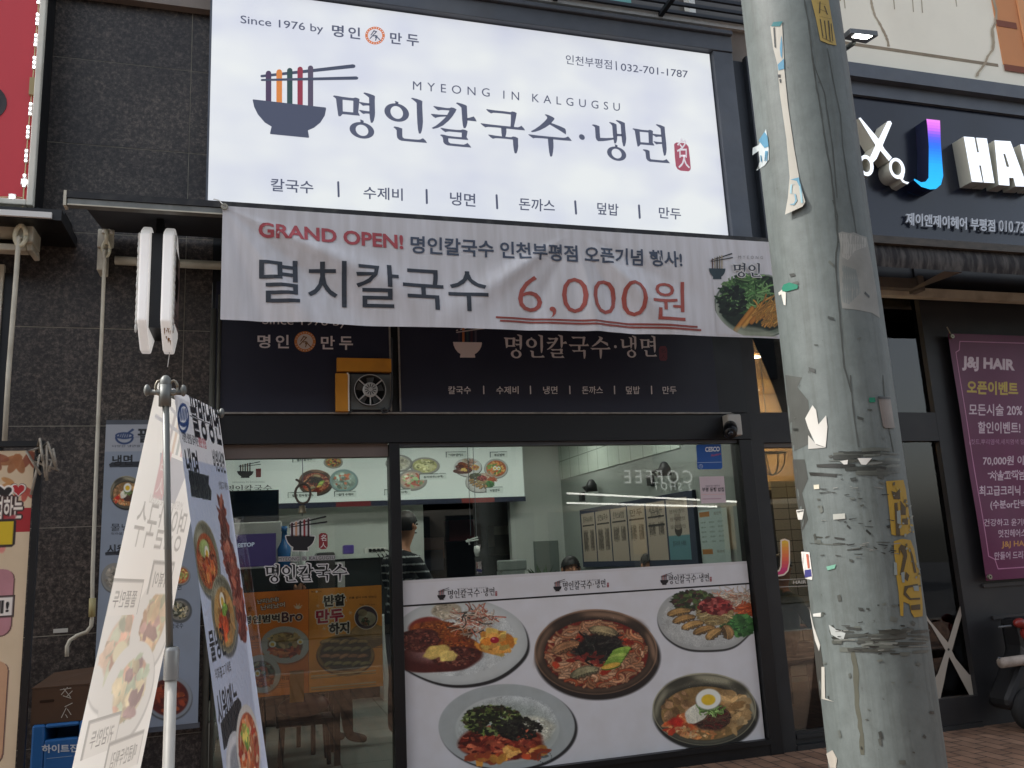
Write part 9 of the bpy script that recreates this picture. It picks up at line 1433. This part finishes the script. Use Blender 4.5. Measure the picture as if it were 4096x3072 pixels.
def cream_building():
    y = -0.1; sh = facade(y); root = thing('cream_building', 'cream rendered building wall with orange panel above the salon', 'building', (8, 0, 6)); zt = P(*ZX(1200, 800), y).z-0.2; g = MB(); g.box(4.41, 14, y, 0.4, zt, 14); g.build('wall', pm('cream_render', '#efe9d8', 0.85, 0, 0.04, 1.2, dirt='#b9b09c', dirt_amt=0.3), root)
    b = MB(); z1, z0 = P(*ZX(1000, 575), y).z, P(*ZX(1000, 608), y).z; xo = P(*ZX(1900, 600), y).x; b.box(4.41, xo, y-0.003, y+0.0, z0, z1); b.build('groove_band', pm('groove_brown', '#91836f', 0.85, 0, 0.2, 6), root)
    o = MB(); xo2 = P(*ZX(1905, 600), y).x; zo = P(*ZX(1935, 712), y).z; o.box(xo2+0.06, 14, y-0.01, y+0.001, zo, 14); o.build('orange_panel', pm('orange_render', '#c98a5e', 0.85, 0, 0.05, 2, dirt='#b57a52', dirt_amt=0.3), root)
    t = MB(); za = P(*ZX(1990, 262), y).z; xe = P(*ZX(2130, 290), y-0.012).x; t.box(xo2+0.06, xe, y-0.014, y-0.0101, za-0.05, za+0.02); t.box(xo2+0.06, 14, y-0.014, y-0.0101, zo-0.07, zo-0.001); t.build('brown_joint', pm('joint_brown', '#7e4a38', 0.8), root); p = MB(); p.box(xe+0.05, xe+0.4, y-0.03, y-0.0141, zo, 14); p.build('orange_pilaster', pm('orange_light', '#d69a6c', 0.85, 0, 0.05, 2), root)
    s = MB(); st = lin('#b3a58f')
    for pts, w_ in ((((510, 0), (525, 80), (555, 180), (600, 250), (640, 330), (675, 400), (700, 470), (705, 520)), 7), (((1860, 0), (1895, 130), (1890, 250), (1850, 330), (1865, 480), (1855, 560), (1800, 630), (1775, 700), (1735, 760), (1690, 815), (1680, 855)), 7)):
        q = zl(ZX, *pts)
        q = [(q[i][0]+(q[i+1][0]-q[i][0])*k/4, q[i][1]+(q[i+1][1]-q[i][1])*k/4) for i in range(len(q)-1) for k in range(4)]+[q[-1]]; ws_ = [w_*(0.3+random.random()*0.2) for _ in q]
        for i in range(len(q)-1): s.pflat(sh, [(q[i][0]-ws_[i], q[i][1]), (q[i+1][0]-ws_[i+1], q[i+1][1]), (q[i+1][0]+ws_[i+1], q[i+1][1]), (q[i][0]+ws_[i], q[i][1])], st, 0.012 if pts[0][0] > 1000 else 0.002)
    for px in (970, 1070, 210, 1450, 760): s.line(sh, ZX(px, -20), ZX(px+12, 60+px % 90), 2.2, lin('#b9af9b'), 0.002)
    q = P(*ZX(110, 5), y); s.pflat(sh, zl(ZX, (60, -10), (175, -5), (175, 12), (60, 5)), st, 0.002); s.build('rain_stains', print_mat('stain_render', 0.9, dirt=0.2), root)
cream_building()
def parked_scooter():
    y = -0.35; root = thing('parked_scooter', 'dark scooter with red lamp and rolled white paper beside the salon', 'scooter', tuple(P(2190, 1560, y))); M_k = pm('scooter_black', '#0f0f11', 0.5); q = lambda x, y_: P(*ZV(x, y_), y)
    b = MB(); b.prism([q(1075, 560), q(1300, 540), q(1300, 1250), (q(1010, 1240)), q(985, 1160), q(1050, 1000), q(1120, 800)], (0, 0.22, 0)); b.build('body', M_k, root, bevel=0.05)
    w_ = MB(); c = q(960, 1230); w_.lathe([(0.0, -0.05), (0.13, -0.05), (0.16, -0.03), (0.16, 0.03), (0.13, 0.05), (0.0, 0.05)], (c.x+0.25, y, 0.165), 24, 'y'); w_.build('wheel', pm('tyre_black', '#161616', 0.8), root, True)
    r = MB(); r.tube([q(935, 885), q(1106, 862), q(1250, 840)], 0.04, 14, (1, 1, 1)); r.build('rolled_paper', pm('printed_roll', '#9a8f86', 0.6, 0, 0.25, 14), root, True); l_ = MB(); l_.ball(q(1118, 665), (0.035, 0.05, 0.055), 14); l_.ball(q(1075, 590), (0.06, 0.04, 0.04), 14); l_.build('tail_lamp', pm('lamp_red', '#7a2620', 0.3), root, True); s = MB(); s.tube([q(920, 620), q(1010, 610)], 0.008, 6); s.tube([q(915, 845), q(960, 855)], 0.006, 6); s.build('lever', M_grey, root)
parked_scooter()
# ------------------------------------------------------------------ the other side of the street (seen in the panes' reflections)
def opposite():
    root = thing('opposite_building', 'grey shop building across the street mirrored in the window panes', 'building', (0, -15, 0)); g = MB(); g.box(-16, 16, -22, -15, -0.1, 7.5); g.build('wall', pm('opposite_render', '#8f8a80', 0.8, 0, 0.15, 0.6), root); w_ = MB()
    for i in range(11):
        x = -14+2.7*i
        for z in (3.8, 6.2): w_.box(x, x+1.5, -14.99, -14.9, z, z+1.3)
        w_.box(x-0.4, x+1.9, -14.99, -14.9, 0.1, 2.6)
    w_.build('window', pm('opposite_glass', '#2b3136', 0.15), root); s = MB(); s.box(-15, 15, -15.25, -15.0, 2.75, 3.4); s.build('fascia_strip', pm('opposite_fascia', '#b7a98f', 0.6, 0, 0.3, 0.8), root); a = MB(); a.box(-15, 15, -16+1.0-0.8, -15.26, 2.66, 2.72); a.build('light_ledge', pm('ledge_white', '#d8d4c8', 0.5), root)
    sh = Sheet((0, -14.97, 0), (-1, 0, 0), (0, 0, 1)); t = MB(); c = pm('lit_letters', '#f4f4ee', 0.5, emit=0.7)
    R = lambda px, py: (lambda d: (-d.x/d.y*21, 1.55+d.z/d.y*21))(ray(px, py))
    a_, b_ = R(*ZP(1230, 555)), R(*ZP(585, 555)); t.text(sh, 'COFFEE', a_, b_, 0.36, (1, 1, 1), 0.01, raw=True, sp=1.4); a_, b_ = R(*ZP(1225, 625)), R(*ZP(860, 612)); t.text(sh, '2 SHOT', a_, b_, 0.2, (1, 1, 1), 0.01, raw=True, sp=1.4); t.build('cafe_lettering', c, root)
    for A, B in (((1222, 1066), (1640, 1087)), ((1222, 1087), (1545, 1095))):
        p, q = R(*A), R(*B); l_ = MB(); l_.tube([(-p[0], -14.9, p[1]), (-q[0], -14.9, q[1])], 0.022, 8); l_.build('tube_light', pm('tube_white', '#fffaf0', 0.5, emit=3), root)
    w2 = MB(); z_ = R(1222, 1095)[1]; w2.box(-R(1222, 1095)[0]-0.3, 14, -14.99, -14.96, z_-1.3, z_-0.1); w2.build('cafe_wall', pm('warm_cafe_wall', '#c9a877', 0.7, 0, 0.2, 1.0), root)
opposite()
